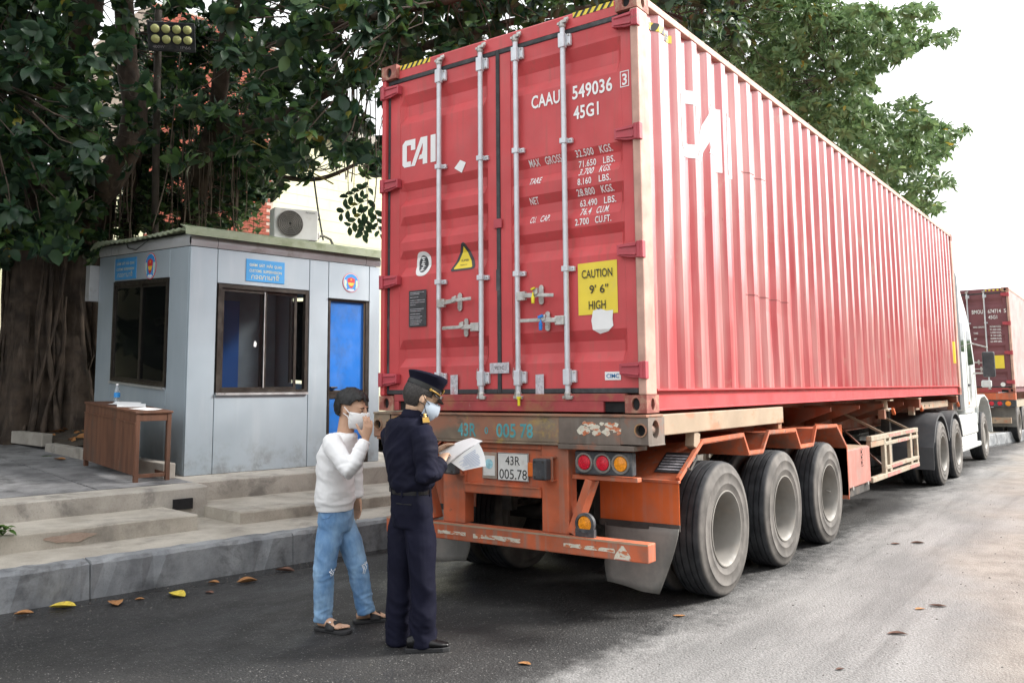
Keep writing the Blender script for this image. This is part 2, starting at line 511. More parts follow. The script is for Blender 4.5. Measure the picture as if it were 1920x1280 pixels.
def container(base, label, group, full=True, paint=None, sidep=None):
    X0, Y0, Z0 = base
    root = empty('shipping_container', base, label, 'container', group)
    T = lambda mb: mb
    paint = paint or m_red; sidep = sidep or m_side
    B = MB
    O = Vector(base) - Vector((0, 0, CZ))
    def put(mb, name, m, parent=root, **k):
        if O.length > 1e-6: mb.v = [(p[0] + O.x, p[1] + O.y, p[2] + O.z) for p in mb.v]
        return mb.build(name, m, parent, **k)
    zt = CZ + CH
    # side walls (corrugated sheet)
    for sgn, nm in ((1, 'right'), (-1, 'left')):
        mb = MB(); vs = []; z0, z1 = CZ + 0.155, zt - 0.055
        nz_ = len(SIDE_Z) - 1
        for y, dx in SIDEP:
            for z in SIDE_Z:
                d_ = dx + side_dent(y, z)
                vs.append((CW + d_ if sgn > 0 else -d_, y, z))
        fs = []
        for i in range(len(SIDEP) - 1):
            for j_ in range(nz_):
                a_ = i * (nz_ + 1) + j_; b_ = a_ + nz_ + 1
                q = (a_, b_, b_ + 1, a_ + 1)
                fs.append(q if sgn > 0 else q[::-1])
        mb.add(vs, fs)
        put(mb, 'side_wall', sidep)
    # roof, floor, front wall
    put(MB().box(0.03, CW - 0.03, 0.08, CL - 0.03, zt - 0.05, zt - 0.025), 'roof', paint)
    put(MB().box(0.05, CW - 0.05, 0.1, CL - 0.05, CZ + 0.09, CZ + 0.14), 'floor', m_orange_dk)
    put(MB().box(0.05, CW - 0.05, CL - 0.06, CL - 0.02, CZ + 0.14, zt - 0.05), 'front_wall', paint)
    for sx in (0, 1):
        x0, x1 = ((CW - 0.06, CW - 0.001) if sx else (0.001, 0.06))
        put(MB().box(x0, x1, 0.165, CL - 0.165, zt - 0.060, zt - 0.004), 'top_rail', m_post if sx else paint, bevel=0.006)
        mb = MB()
        # C-section bottom rail: top lip, web, bottom lip
        if sx:
            mb.prism([(CW - 0.07, CZ + 0.012), (CW - 0.003, CZ + 0.012), (CW - 0.003, CZ + 0.020), (CW - 0.035, CZ + 0.024), (CW - 0.035, CZ + 0.140), (CW + 0.000, CZ + 0.146), (CW + 0.000, CZ + 0.158), (CW - 0.07, CZ + 0.158)],
                     lambda a, b, t: (a, t, b), 0.165, CL - 0.165)
        else:
            mb.box(0.003, 0.07, 0.165, CL - 0.165, CZ + 0.012, CZ + 0.158)
        put(mb, 'bottom_rail', m_red_sill if False else paint, fix=True)
        # posts
        for y0, y1 in ((0.0, 0.165), (CL - 0.165, CL)):
            a, b = ((CW - 0.062, CW - 0.002) if sx else (0.002, 0.047))
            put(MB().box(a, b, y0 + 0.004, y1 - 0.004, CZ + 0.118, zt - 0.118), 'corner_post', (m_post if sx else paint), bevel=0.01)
    # rear right post shows the door paint on its rear face
    # corner castings with oval holes
    for sx in (0, 1):
        for sy in (0, 1):
            for sz in (0, 1):
                x0 = CW - 0.162 if sx else 0.0; y0 = CL - 0.178 if sy else 0.0; z0 = zt - 0.118 if sz else CZ
                x1, y1, z1 = x0 + 0.162, y0 + 0.178, z0 + 0.118
                if sy == 0 and sz: x0, x1 = (CW - 0.170, CW) if sx else (0, 0.170)
                mb = MB()
                # outer x face and outer y face with holes, the rest plain
                xo = x1 if sx else x0; nx = 1 if sx else -1
                yo = y1 if sy else y0; ny = 1 if sy else -1
                if nx > 0: mb.holed((xo, y0, z0), (0, 1, 0), (0, 0, 1), (1, 0, 0), 0.178, 0.118, (0.089, 0.058), 0.026, 0.040, 0.028)
                else: mb.holed((xo, y1, z0), (0, -1, 0), (0, 0, 1), (-1, 0, 0), 0.178, 0.118, (0.089, 0.058), 0.026, 0.040, 0.028)
                wx = x1 - x0
                if ny < 0: mb.holed((x0, yo, z0), (1, 0, 0), (0, 0, 1), (0, -1, 0), wx, 0.118, (wx / 2, 0.058), 0.030, 0.042, 0.028)
                else: mb.holed((x1, yo, z0), (-1, 0, 0), (0, 0, 1), (0, 1, 0), wx, 0.118, (wx / 2, 0.058), 0.030, 0.042, 0.028)
                xi = x0 if sx else x1; yi = y0 if sy else y1
                mb.add([(xi, y0, z0), (xi, y1, z0), (xi, y1, z1), (xi, y0, z1)], [(0, 1, 2, 3)])
                mb.add([(x0, yi, z0), (x1, yi, z0), (x1, yi, z1), (x0, yi, z1)], [(0, 1, 2, 3)])
                mb.add([(x0, y0, z1), (x1, y0, z1), (x1, y1, z1), (x0, y1, z1), (x0, y0, z0), (x1, y0, z0), (x1, y1, z0), (x0, y1, z0)], [(0, 1, 2, 3), (7, 6, 5, 4)])
                cst = put(mb, 'corner_casting', m_cast, fix=False)
                wx2 = (x0 + x1) / 2; hy = y0 + 0.089; hz = z0 + 0.058
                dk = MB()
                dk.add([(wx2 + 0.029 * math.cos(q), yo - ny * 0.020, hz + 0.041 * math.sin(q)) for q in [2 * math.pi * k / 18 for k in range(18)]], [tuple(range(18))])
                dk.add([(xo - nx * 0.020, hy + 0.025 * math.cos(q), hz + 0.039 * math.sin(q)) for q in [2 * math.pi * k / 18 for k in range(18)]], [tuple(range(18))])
                put(dk, 'casting_hole_shade', m_dark, cst)  # black discs paint the shade of a deep hole in each casting
    # rear header and sill
    put(MB().prism([(0.038, zt - 0.12), (0.038, zt - 0.02), (0.048, zt - 0.008), (0.14, zt - 0.008), (0.14, zt - 0.12)], lambda a, b, t: (t, a, b), 0.171, CW - 0.171), 'door_header', paint, fix=True)
    sill = MB()
    px = ((0.215, 0.30), (CW - 0.33, CW - 0.165))
    sill.box(0.163, CW - 0.163, 0.006, 0.12, CZ + 0.075, CZ + 0.128)
    for a, b in ((0.163, 0.215), (0.300, CW - 0.33),):
        sill.box(a, b, 0.006, 0.12, CZ + 0.004, CZ + 0.0745)
    put(sill, 'door_sill', m_red_sill, bevel=0.004)
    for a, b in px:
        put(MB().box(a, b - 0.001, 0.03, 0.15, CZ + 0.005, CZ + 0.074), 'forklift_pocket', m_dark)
    # doors: formed sheets
    doors = []
    for i, (x0, p0, p1, x1) in enumerate(((0.068, DX(0.222), DX(1.135), 1.196), (1.218, DX(1.360), DX(2.302), 2.362))):
        zs = [CZ + 0.165, 1.695] + sorted(ZCUTS) + [4.045, zt - 0.158]
        xs = [x0, p0 - 0.004, p0, p0 + 0.035, p1 - 0.035, p1, p1 + 0.004, x1]
        mb = MB(); vs = []
        for z in zs:
            for x in xs:
                ins = 0.006 if (p0 <= x <= p1 and 1.695 <= z <= 4.045) else 0.0
                e = 1.0 if p0 + 0.03 < x < p1 - 0.03 else 0.0
                vs.append((x, DOOR_Y + ins + groove_depth(z) * e, z))
        n = len(xs); fs = []
        for a in range(len(zs) - 1):
            for b in range(n - 1):
                fs.append((a * n + b, a * n + b + 1, (a + 1) * n + b + 1, (a + 1) * n + b))
        mb.add(vs, fs)
        # closing edges behind the sheet
        mb.box(x0, x1, DOOR_Y + 0.05, DOOR_Y + 0.06, CZ + 0.165, zt - 0.158)
        d = put(mb, 'door', paint); doors.append(d)
    # gaskets
    g = MB()
    g.box(1.190, 1.224, DOOR_Y - 0.012, DOOR_Y + 0.03, CZ + 0.13, zt - 0.12)
    put(g, 'door_seal', m_rubber, bevel=0.006)
    for x0, x1 in ((0.048, 0.070), (2.360, 2.376)):
        put(MB().box(x0, x1, DOOR_Y - 0.008, DOOR_Y + 0.03, CZ + 0.13, zt - 0.12), 'door_seal', m_rubber, bevel=0.005)
    for z0, z1 in ((zt - 0.158, zt - 0.122), (CZ + 0.13, CZ + 0.166)):
        for x0, x1 in ((0.071, 1.1895), (1.2245, 2.3595)):
            put(MB().box(x0, x1, DOOR_Y - 0.010, DOOR_Y + 0.03, z0, z1), 'door_seal', m_rubber, bevel=0.006)
    # locking rods
    for i, rx in enumerate((0.634, 1.058, 1.397, 1.822)):
        ry = 0.012
        rod = put(MB().tube([(rx, ry, CZ + 0.10), (rx, ry, zt - 0.075)], 0.0195, 14), 'locking_rod', m_rod, smooth='auto')
        for z, hh in ((4.085, 0.11), (1.645, 0.11)):
            mb = MB().box(rx - 0.026, rx + 0.026, -0.014, 0.030, z - hh / 2, z + hh / 2)
            mb.box(rx + 0.026, rx + 0.062, 0.018, 0.045, z - hh * 0.36, z + hh * 0.42)
            put(mb, 'rod_bracket', m_rod, rod, bevel=0.005)
            for zz in (z - 0.03, z + 0.035):
                put(MB().lathe([(0.0, -0.010), (0.007, -0.010), (0.007, 0.0)], (rx + 0.046, 0.017, zz), (0, 1, 0), 8), 'bolt', m_zinc, rod)
        for z in (3.337, 2.408):
            mb = MB().box(rx - 0.027, rx + 0.027, -0.012, 0.030, z - 0.020, z + 0.020)
            mb.box(rx + 0.027, rx + 0.062, 0.020, 0.045, z - 0.019, z + 0.016)
            put(mb, 'rod_clamp', m_rod, rod, bevel=0.004)
            put(MB().lathe([(0.0, -0.010), (0.006, -0.010), (0.006, 0.0)], (rx + 0.046, 0.019, z), (0, 1, 0), 8), 'bolt', m_zinc, rod)
        # cams and keepers, top and bottom
        for z, sg in ((zt - 0.070, 1), (CZ + 0.098, -1)):
            mb = MB().lathe([(0.018, -0.05 * sg), (0.026, -0.035 * sg), (0.026, 0.0), (0.012, 0.012 * sg)], (rx, ry, z), (0, 0, 1), 10, caps=True)
            mb.obox((rx + 0.022, ry - 0.012, z - 0.004 * sg), (0.026, 0, 0), (0, 0.012, 0), (0.004, 0, 0.012))
            mb.obox((rx - 0.024, ry + 0.004, z - 0.006 * sg), (0.018, 0, 0), (0, 0.014, 0), (0, 0, 0.010))
            mb.obox((rx + 0.030, ry + 0.006, z + 0.018 * sg), (0.018, 0, 0), (0, 0.008, 0), (0, 0, 0.014))
            put(mb, 'locking_cam', m_zinc, rod, bevel=0.003, fix=True)
    # handles: (pivot x, z, end x, end z, keeper x)
    for px_, pz, ex, ez, kx in ((0.640, 2.238, 0.985, 2.252, 0.830), (1.050, 2.036, 0.695, 2.038, 0.892), (1.410, 2.240, 1.735, 2.224, 1.592), (1.815, 2.046, 1.440, 2.056, 1.645)):
        sg = 1 if ex > px_ else -1
        h = MB().box(min(px_, px_ + sg * 0.075), max(px_, px_ + sg * 0.075), -0.022, 0.010, pz - 0.035, pz + 0.030)
        h.bar((px_ + sg * 0.06, -0.020, pz), (kx, -0.024, (pz + ez) / 2), 0.012, 0.034)
        h.bar((kx, -0.024, (pz + ez) / 2 + 0.002), (ex, -0.020, ez), 0.009, 0.026)
        hd = put(h, 'door_handle', m_zinc, bevel=0.004)
        kp = MB().lathe([(0.0, -0.004), (0.021, -0.004), (0.021, 0.004), (0, 0.004)], (kx, 0.036, pz + 0.052), (0, 1, 0), 12)
        kp.box(kx - 0.021, kx + 0.021, 0.030, 0.042, pz - 0.050, pz + 0.052)
        kp.lathe([(0.0, -0.004), (0.021, -0.004), (0.021, 0.004), (0, 0.004)], (kx, 0.036, pz - 0.050), (0, 1, 0), 12)
        kp.obox((kx - 0.005 * sg, -0.026, pz + 0.018), (0.020, 0, 0.006), (0, 0.012, 0), (0, 0, 0.022))
        put(kp, 'handle_keeper', m_zinc, hd, bevel=0.003)
    if full:
        s1 = MB().lathe([(0.0, -0.028), (0.012, -0.026), (0.013, 0.02), (0.007, 0.03), (0.004, 0.055)], (1.574, -0.046, 2.200), (0, 0, 1), 10)
        s1.bar((1.560, -0.045, 2.275), (1.590, -0.045, 2.285), 0.014, 0.012)
        put(s1, 'bolt_seal', m_sealyellow, smooth='auto')
        s2 = MB().lathe([(0.0, -0.028), (0.013, -0.026), (0.014, 0.025), (0.007, 0.03), (0.004, 0.05)], (1.638, -0.046, 2.005), (0, 0, 1), 10)
        s2.bar((1.618, -0.045, 2.070), (1.655, -0.045, 2.082), 0.014, 0.018)
        put(s2, 'bolt_seal', m_sealblue, smooth='auto')
        s3 = MB().lathe([(0.0, -0.03), (0.010, -0.03), (0.010, 0.02), (0.0, 0.02)], (1.425, -0.022, 1.475), (0, 0, 1), 8)
        s3.box(1.412, 1.440, -0.032, -0.014, 1.495, 1.51)
        put(s3, 'bolt_seal', m_sealyellow)
        # wire round two rods
        for rx in (1.058, 1.397):
            pts = [(rx - 0.02 - 0.012 * math.sin(i * 1.1), -0.012, 1.72 - i * 0.035) for i in range(7)]
            put(MB().tube(pts, 0.0025, 5), 'wire', m_zinc)
    # hinges
    for hx, sg in ((0.078, 1), (CW - 0.078, -1)):
        for hz in (4.065, 3.262, 2.452, 1.648):
            dz = 0.035 if sg < 0 else 0.0
            z = hz + dz
            mb = MB().lathe([(0.0, -0.055), (0.017, -0.055), (0.017, 0.055), (0.0, 0.055)], (hx - sg * 0.050, -0.008, z), (0, 0, 1), 12)
            mb.prism([(hx - sg * 0.05, z - 0.052), (hx + sg * 0.02, z - 0.050), (hx + sg * 0.112, z - 0.030), (hx + sg * 0.112, z + 0.045), (hx + sg * 0.02, z + 0.050), (hx - sg * 0.05, z + 0.052)], lambda a, b, t: (a, t, b), -0.004, 0.012)
            h = put(mb, 'hinge', m_red_hinge, bevel=0.004, fix=True)
            mb = MB().bar((hx - sg * 0.03, -0.010, z + 0.030), (hx + sg * 0.10, -0.006, z + 0.030), 0.012, 0.012)
            mb.bar((hx - sg * 0.03, -0.010, z - 0.032), (hx + sg * 0.10, -0.006, z - 0.018), 0.012, 0.012)
            mb.box(min(hx + sg * 0.10, hx + sg * 0.118), max(hx + sg * 0.10, hx + sg * 0.118), -0.006, 0.046, z - 0.030, z + 0.045)
            put(mb, 'hinge_rib', m_red_hinge, h, bevel=0.003)
            put(MB().box(*((0.0, 0.022) if sg > 0 else (CW - 0.022, CW + 0.006)), -0.016, 0.03, z - 0.058, z + 0.058), 'hinge_lug', m_red_hinge, h, bevel=0.004)
    return root, put

con, cput = container((0, 0, CZ), 'large red shipping container on the orange trailer nearest the camera', 'shipping containers on trailers')
# central anti-rack plate
cput(MB().box(1.170, 1.246, DOOR_Y - 0.022, DOOR_Y - 0.012, 2.775, 2.845).box(1.170, 1.179, DOOR_Y - 0.02, DOOR_Y, 2.775, 2.845), 'centre_lug', m_red_hinge, bevel=0.003)
cput(MB().box(1.188, 1.222, DOOR_Y - 0.016, DOOR_Y - 0.011, 2.30, 2.46), 'seal_patch', m_lampbox)

def decal(name, poly, m, y=DOOR_Y - 0.0016, parent=None, label=None, fn=door_conform):
    me = bpy.data.meshes.new(name)
    me.from_pydata([(DX(x), y, DZ(z)) for x, z in poly], [], [tuple(range(len(poly)))])
    if fn: fn(me)
    me.transform(Matrix.Translation(-base_of(con)))
    me.materials.append(m)
    o = bpy.data.objects.new(name, me); COL.objects.link(o); o.parent = parent or con
    if label: o['label'] = label
    return o

UX, UZ = (1, 0, 0), (0, 0, 1)
def ctext(body, x, z, h, x1, shear=0, bold=0.022, m=None, name='lettering', lift=0.003):
    text(name, body, m or m_whitepaint, con, (DX(x), DOOR_Y, DZ(z)), UX, UZ, h * 1.0088, (x1 - x) * 1.0088, shear, lift, bold, 1.05, fn=door_conform)
ctext('CAAU', 1.548, 3.626, 0.098, 1.800)
ctext('549036', 1.905, 3.624, 0.099, 2.232)
ctext('3', 2.313, 3.640, 0.080, 2.350)
ctext('45G1', 1.912, 3.474, 0.096, 2.120)
x0, x1, z0, z1 = 2.297, 2.366, 3.624, 3.738
for a, b, c, d in ((x0, x1, z0, z0 + 0.006), (x0, x1, z1 - 0.006, z1), (x0, x0 + 0.005, z0 + 0.006, z1 - 0.006), (x1 - 0.005, x1, z0 + 0.006, z1 - 0.006)):
    decal('lettering', [(a, c), (b, c), (b, d), (a, d)], m_whitepaint, DOOR_Y - 0.003, fn=None)
for words, x, z, h, x1, sh in ((('MAX', .33, 'GROSS', .5), 1.511, 3.194, 0.053, 1.792, 0), (('32.500', .49, 'KGS.', .66), 1.914, 3.202, 0.048, 2.213, 0), (('71.650', .485, 'LBS.', .68), 1.928, 3.127, 0.048, 2.221, 0),
        (('3.700', .45, 'KGS.', .65), 1.942, 3.061, 0.054, 2.200, 0.08), (('TARE', 1, '', 1), 1.514, 3.057, 0.052, 1.618, 0.08), (('8.160', .42, 'LBS.', .65), 1.936, 2.992, 0.048, 2.203, 0),
        (('NET', 1, '', 1), 1.513, 2.912, 0.050, 1.589, 0), (('28.800', .49, 'KGS.', .67), 1.919, 2.918, 0.048, 2.216, 0), (('63.490', .48, 'LBS.', .67), 1.933, 2.842, 0.048, 2.224, 0),
        (('CU.', .30, 'CAP.', .52), 1.516, 2.770, 0.050, 1.690, 0.08), (('76.4', .375, 'CU.M.', .56), 1.946, 2.775, 0.053, 2.178, 0.08), (('2.700', .39, 'CU.FT.', .56), 1.910, 2.705, 0.048, 2.201, 0)):
    ctext(words[0], x, z, h, x + (x1 - x) * words[1], sh, bold=0.012)
    if words[2]: ctext(words[2], x + (x1 - x) * words[3], z, h, x1, sh, bold=0.012)

# three-letter logo made of cut strokes; (a,b) in units of letter height
def logo_polys():
    C = [[(0.10, 0.0), (0.42, 0.0), (0.42, 0.20), (0.22, 0.20), (0.22, 0.80), (0.42, 0.80), (0.42, 0.60), (0.64, 0.60), (0.64, 1.0), (0.14, 1.0), (0.0, 0.86), (0.0, 0.10)]]
    A = [[(0.42, 0.0), (0.62, 0.0), (1.00, 0.78), (1.00, 0.52), (0.94, 0.36), (0.86, 0.36), (0.79, 0.20), (1.00, 0.20), (1.00, 0.0), (1.22, 0.0), (1.22, 1.0), (0.90, 1.0)]]
    I = [[(1.38, 0.0), (1.62, 0.0), (1.62, 1.0), (1.38, 1.0)]]
    return C + A + I
for poly in logo_polys():
    decal('logo_letter', [(0.245 + a * 0.224, 3.385 + b * 0.226) for a, b in poly], m_whitepaint, DOOR_Y - 0.002)
# stickers on the doors
st = decal('caution_sticker', [(1.926, 2.069), (2.238, 2.071), (2.238, 2.434), (1.926, 2.430)], m_yellow, DOOR_Y - 0.0022, label='yellow height caution sticker on the right door')
for s_, xc, z, h, w in (('CAUTION', 2.082, 2.325, 0.060, 0.245), ("9' 6\"", 2.095, 2.215, 0.060, 0.150), ('HIGH', 2.080, 2.105, 0.062, 0.135)):
    text('lettering', s_, m_black, st, (DX(xc), DOOR_Y, DZ(z)), UX, UZ, h, w, 0, 0.0045, 0.006, align='CENTER')
decal('torn_sticker', [(2.030, 2.03), (2.045, 2.095), (2.095, 2.108), (2.150, 2.090), (2.202, 2.092), (2.196, 2.030), (2.202, 1.985), (2.160, 1.950), (2.090, 1.935), (2.040, 1.965)], m_sticker, DOOR_Y - 0.005, label='torn white sticker under the yellow caution sticker')
st = decal('maker_sticker', [(2.129, 1.619), (2.252, 1.619), (2.252, 1.675), (2.129, 1.675)], m_sticker, fn=None, y=DOOR_Y - 0.002)
text('lettering', 'CIMC', m_bluetxt, st, (DX(2.190), DOOR_Y, DZ(1.634)), UX, UZ, 0.028, 0.098, 0, 0.004, 0.02, align='CENTER')
oval = [(0.456 + 0.078 * math.copysign(abs(math.cos(a)) ** 0.75, math.cos(a)), 2.570 + 0.100 * math.copysign(abs(math.sin(a)) ** 0.75, math.sin(a))) for a in [2 * math.pi * k / 28 for k in range(28)]]
st = decal('class_sticker', oval, m_sticker, DOOR_Y - 0.002, label='oval white sticker on the left door')
decal('sticker_ring', [(0.456 + 0.050 * math.cos(a), 2.570 + 0.070 * math.sin(a)) for a in [2 * math.pi * k / 24 for k in range(24)]], m_plate_dark, DOOR_Y - 0.0035, st)
for k in range(7):
    zz = 2.516 + k * 0.017
    decal('sticker_figure', [(0.425 + 0.012 * (k % 3), zz), (0.445 + 0.006 * ((k * 5) % 4), zz - 0.003), (0.480 - 0.01 * (k % 2), zz + 0.006), (0.44, zz + 0.011)], m_sticker, DOOR_Y - 0.005, st)
tri = [(0.870, 2.690), (0.888, 2.700), (0.905, 2.690), (0.998, 2.510), (0.995, 2.488), (0.975, 2.480), (0.775, 2.478), (0.760, 2.490), (0.768, 2.512)]
st = decal('warning_sticker', tri, m_plate_dark, DOOR_Y - 0.002, label='yellow triangular warning sticker on the left door')
decal('sticker_field', [(0.886, 2.668), (0.972, 2.505), (0.965, 2.496), (0.797, 2.494), (0.790, 2.502)], m_yellow, DOOR_Y - 0.0038, st)
text('lettering', 'SUPER', m_plate_dark, st, (DX(0.884), DOOR_Y, DZ(2.552)), UX, UZ, 0.018, 0.075, 0, 0.0055, 0.004, align='CENTER', fn=door_conform)
text('lettering', 'HEAVY', m_plate_dark, st, (DX(0.882), DOOR_Y, DZ(2.518)), UX, UZ, 0.012, 0.070, 0, 0.0055, 0.0, align='CENTER', fn=door_conform)
st = decal('data_plate', [(0.330, 2.066), (0.518, 2.066), (0.518, 2.358), (0.330, 2.358)], m_plate_dark, DOOR_Y - 0.004, label='dark metal data plate on the left door', fn=None)
for k, (a, w) in enumerate(((2.338, 0.15), (2.325, 0.10), (2.300, 0.09), (2.275, 0.16), (2.258, 0.16), (2.240, 0.06), (2.205, 0.15), (2.190, 0.12), (2.165, 0.11), (2.145, 0.13), (2.130, 0.11), (2.112, 0.13), (2.097, 0.12), (2.082, 0.10))):
    decal('plate_line', [(0.345, a), (0.345 + w, a), (0.345 + w, a + 0.004), (0.345, a + 0.004)], m_tape, DOOR_Y - 0.006, st, fn=None)
for x0, x1, z0, z1 in ((1.160, 1.338, 1.679, 1.760), (0.776, 0.849, 1.472, 1.677), (1.568, 1.640, 1.468, 1.668)):
    vert = (z1 - z0) > (x1 - x0)
    y = DOOR_Y - 0.0175 if not vert else DOOR_Y - 0.014
    st = decal('sealing_tape', [(x0, z0), (x1, z0 + 0.002), (x1, z1), (x0, z1 - 0.003)], m_tape, y - 0.002, fn=None, label='worn grey sealing tape across the door seal')
    if not vert:
        text('lettering', 'VCTC', m_steel_dk, st, (DX((x0 + x1) / 2), y - 0.003, DZ(z0 + 0.03)), UX, UZ, 0.024, 0.085, 0, 0.002, 0.0, align='CENTER')
    else:
        text('lettering', 'VCTC', m_steel_dk, st, (DX((x0 + x1) / 2 + 0.012), y - 0.003, DZ((z0 + z1) / 2 - 0.04)), (0, 0, 1), (-1, 0, 0), 0.022, 0.09, 0, -0.002, 0.0)
decal('paper_sticker', [(0.803, 3.296), (0.879, 3.248), (0.921, 3.324), (0.863, 3.353)], m_sticker, DOOR_Y - 0.003, label='small tilted white paper sticker on the left door')
# hazard stripes on the header, both ends
for x0, x1, z0, z1, n in ((0.223, 0.557, 4.222, 4.262, 6), (1.926, 2.262, 4.222, 4.262, 6)):
    bgd = decal('hazard_stripe', [(x0, z0), (x1, z0), (x1, z1), (x0, z1)], m_yellow, 0.0365, fn=None, label='yellow and black hazard stripe on the container top')
    st_ = (x1 - x0) / n
    for k in range(n):
        a = x0 + k * st_
        decal('black_stripe', [(a, z0), (a + st_ * 0.42, z0), (min(a + st_ * 0.95, x1), z1), (min(a + st_ * 0.53, x1), z1)], m_black, 0.0350, bgd, fn=None)

# side logo painted on the corrugations, and small side markings
def side_conform(me):
    conform(me, 2, SIDE_Z, lambda co: co)
    def fn(co): return Vector((CW + side_x(co.y) + side_dent(co.y, co.z) + 0.0028, co.y, co.z))
    conform(me, 1, SY, fn)
def side_decal(name, poly, m, parent=None):
    me = bpy.data.meshes.new(name)
    me.from_pydata([(CW, y, z) for y, z in poly], [], [tuple(range(len(poly)))])
    side_conform(me)
    me.transform(Matrix.Translation(-base_of(con)))
    me.materials.append(m)
    o = bpy.data.objects.new(name, me); COL.objects.link(o); o.parent = parent or con
    return o
for poly in logo_polys():
    side_decal('side_logo_letter', [(0.69 + a * 0.64, 3.30 + b * 0.53) for a, b in poly], m_whitepaint)
for k in range(3):
    y = 0.27 + k * 0.11
    side_decal('side_hazard_stripe', [(y, 4.11), (y + 0.11, 4.11), (y + 0.11, 4.17), (y, 4.17)], m_yellow)
    o = side_decal('side_black_stripe', [(y, 4.11), (y + 0.05, 4.11), (y + 0.09, 4.17), (y + 0.04, 4.17)], m_black)
    o.location.x += 0.0015
m_weld = mat('dark_red_weld', (0.26, 0.07, 0.07), 0.6)
for a, b, c, d in ((1.93, 1.938, 2.35, 3.42), (1.938, 2.95, 2.345, 2.353), (1.938, 2.55, 3.414, 3.42)): side_decal('patch_weld', [(a, c), (b, c), (b, d), (a, d)], m_weld)
side_decal('side_yellow_label', [(11.72, 1.95), (11.83, 1.95), (11.83, 2.33), (11.72, 2.33)], m_yellow)
# ------------------------------------------------------------------ skeletal trailer
def arc_tyre(n=44):
    """one tyre at the origin, axle along x, width 0.27, with circumferential grooves"""
    Rt = 0.502
    prof = [(0.268, -0.105), (0.285, -0.128), (0.330, -0.1375), (0.334, -0.1405), (0.340, -0.1405), (0.344, -0.138), (0.405, -0.138), (0.409, -0.1410), (0.418, -0.1410), (0.422, -0.1365), (0.462, -0.128), (0.478, -0.124), (0.494, -0.112)]
    grooves = [-0.075, -0.028, 0.028, 0.075]
    for g in grooves:
        prof += [(Rt, g - 0.012), (Rt - 0.0, g - 0.007), (Rt - 0.014, g - 0.005), (Rt - 0.014, g + 0.005), (Rt, g + 0.007)]
    prof += [(0.494, 0.112), (0.478, 0.124), (0.462, 0.128), (0.422, 0.1365), (0.418, 0.1410), (0.409, 0.1410), (0.405, 0.138), (0.344, 0.138), (0.340, 0.1405), (0.334, 0.1405), (0.330, 0.1375), (0.285, 0.128), (0.268, 0.105), (0.268, -0.105)]
    mb = MB().lathe(prof, (0, 0, 0), (1, 0, 0), n)
    return mb

def rim_mesh(outer):
    """steel disc wheel; outer=True: deep dish seen from +x"""
    if outer:
        prof = [(0.272, 0.118), (0.284, 0.126), (0.286, 0.134), (0.276, 0.136), (0.262, 0.122), (0.250, 0.095), (0.238, 0.02), (0.232, -0.06), (0.215, -0.10), (0.12, -0.105), (0.115, -0.06), (0.10, -0.035), (0.06, -0.03), (0.0, -0.03)]
    else:
        prof = [(0.272, 0.118), (0.284, 0.128), (0.276, 0.134), (0.262, 0.120), (0.250, 0.095), (0.238, 0.05), (0.21, 0.10), (0.14, 0.115), (0.0, 0.115)]
    return MB().lathe(prof, (0, 0, 0), (1, 0, 0), 40)

TY = None
def wheel(parent, x, y, z, facing, outer, name='wheel', rim_m=None, scale=1.0):
    """facing +1: outer side towards +x"""
    global TY
    if TY is None:
        a = MB.build(arc_tyre(), 'tyre', m_tyre, smooth='auto'); b = MB.build(rim_mesh(True), 'rim', m_rim, smooth='auto'); c = MB.build(rim_mesh(False), 'rim', m_rim, smooth='auto')
        v = MB().tube([(0.03, 0.222, -0.06), (0.075, 0.215, -0.065)], 0.006, 6).build('valve', m_zinc)
        TY = tuple(o.data for o in (a, b, c, v))
        for o in (a, b, c, v): bpy.data.objects.remove(o)
    w = bpy.data.objects.new(name, None); w.empty_display_size = 0.1; COL.objects.link(w); w.parent = parent
    bp = base_of(parent)
    w.location = (x - bp.x, y - bp.y, z - bp.z); w.rotation_euler = (random.uniform(0, 6.28), 0, 0 if facing > 0 else math.pi)
    w.scale = (scale,) * 3
    BASE[w.name] = Vector((0, 0, 0))
    for me, nm in ((TY[0], 'tyre'), (TY[1] if outer else TY[2], 'rim')) + (((TY[3], 'valve'),) if outer else ()):
        o = bpy.data.objects.new(nm, me); COL.objects.link(o); o.parent = w
        if nm == 'rim' and rim_m: o.material_slots[0].link = 'OBJECT'; o.material_slots[0].material = rim_m
    return w

tr = empty('container_trailer', (1.22, 3.0, 0), 'orange skeletal trailer with three axles carrying the large red container', 'trailer', 'container trailers')
def tb(mb, name, m, parent=None, **k): return mb.build(name, m, parent or tr, **k)

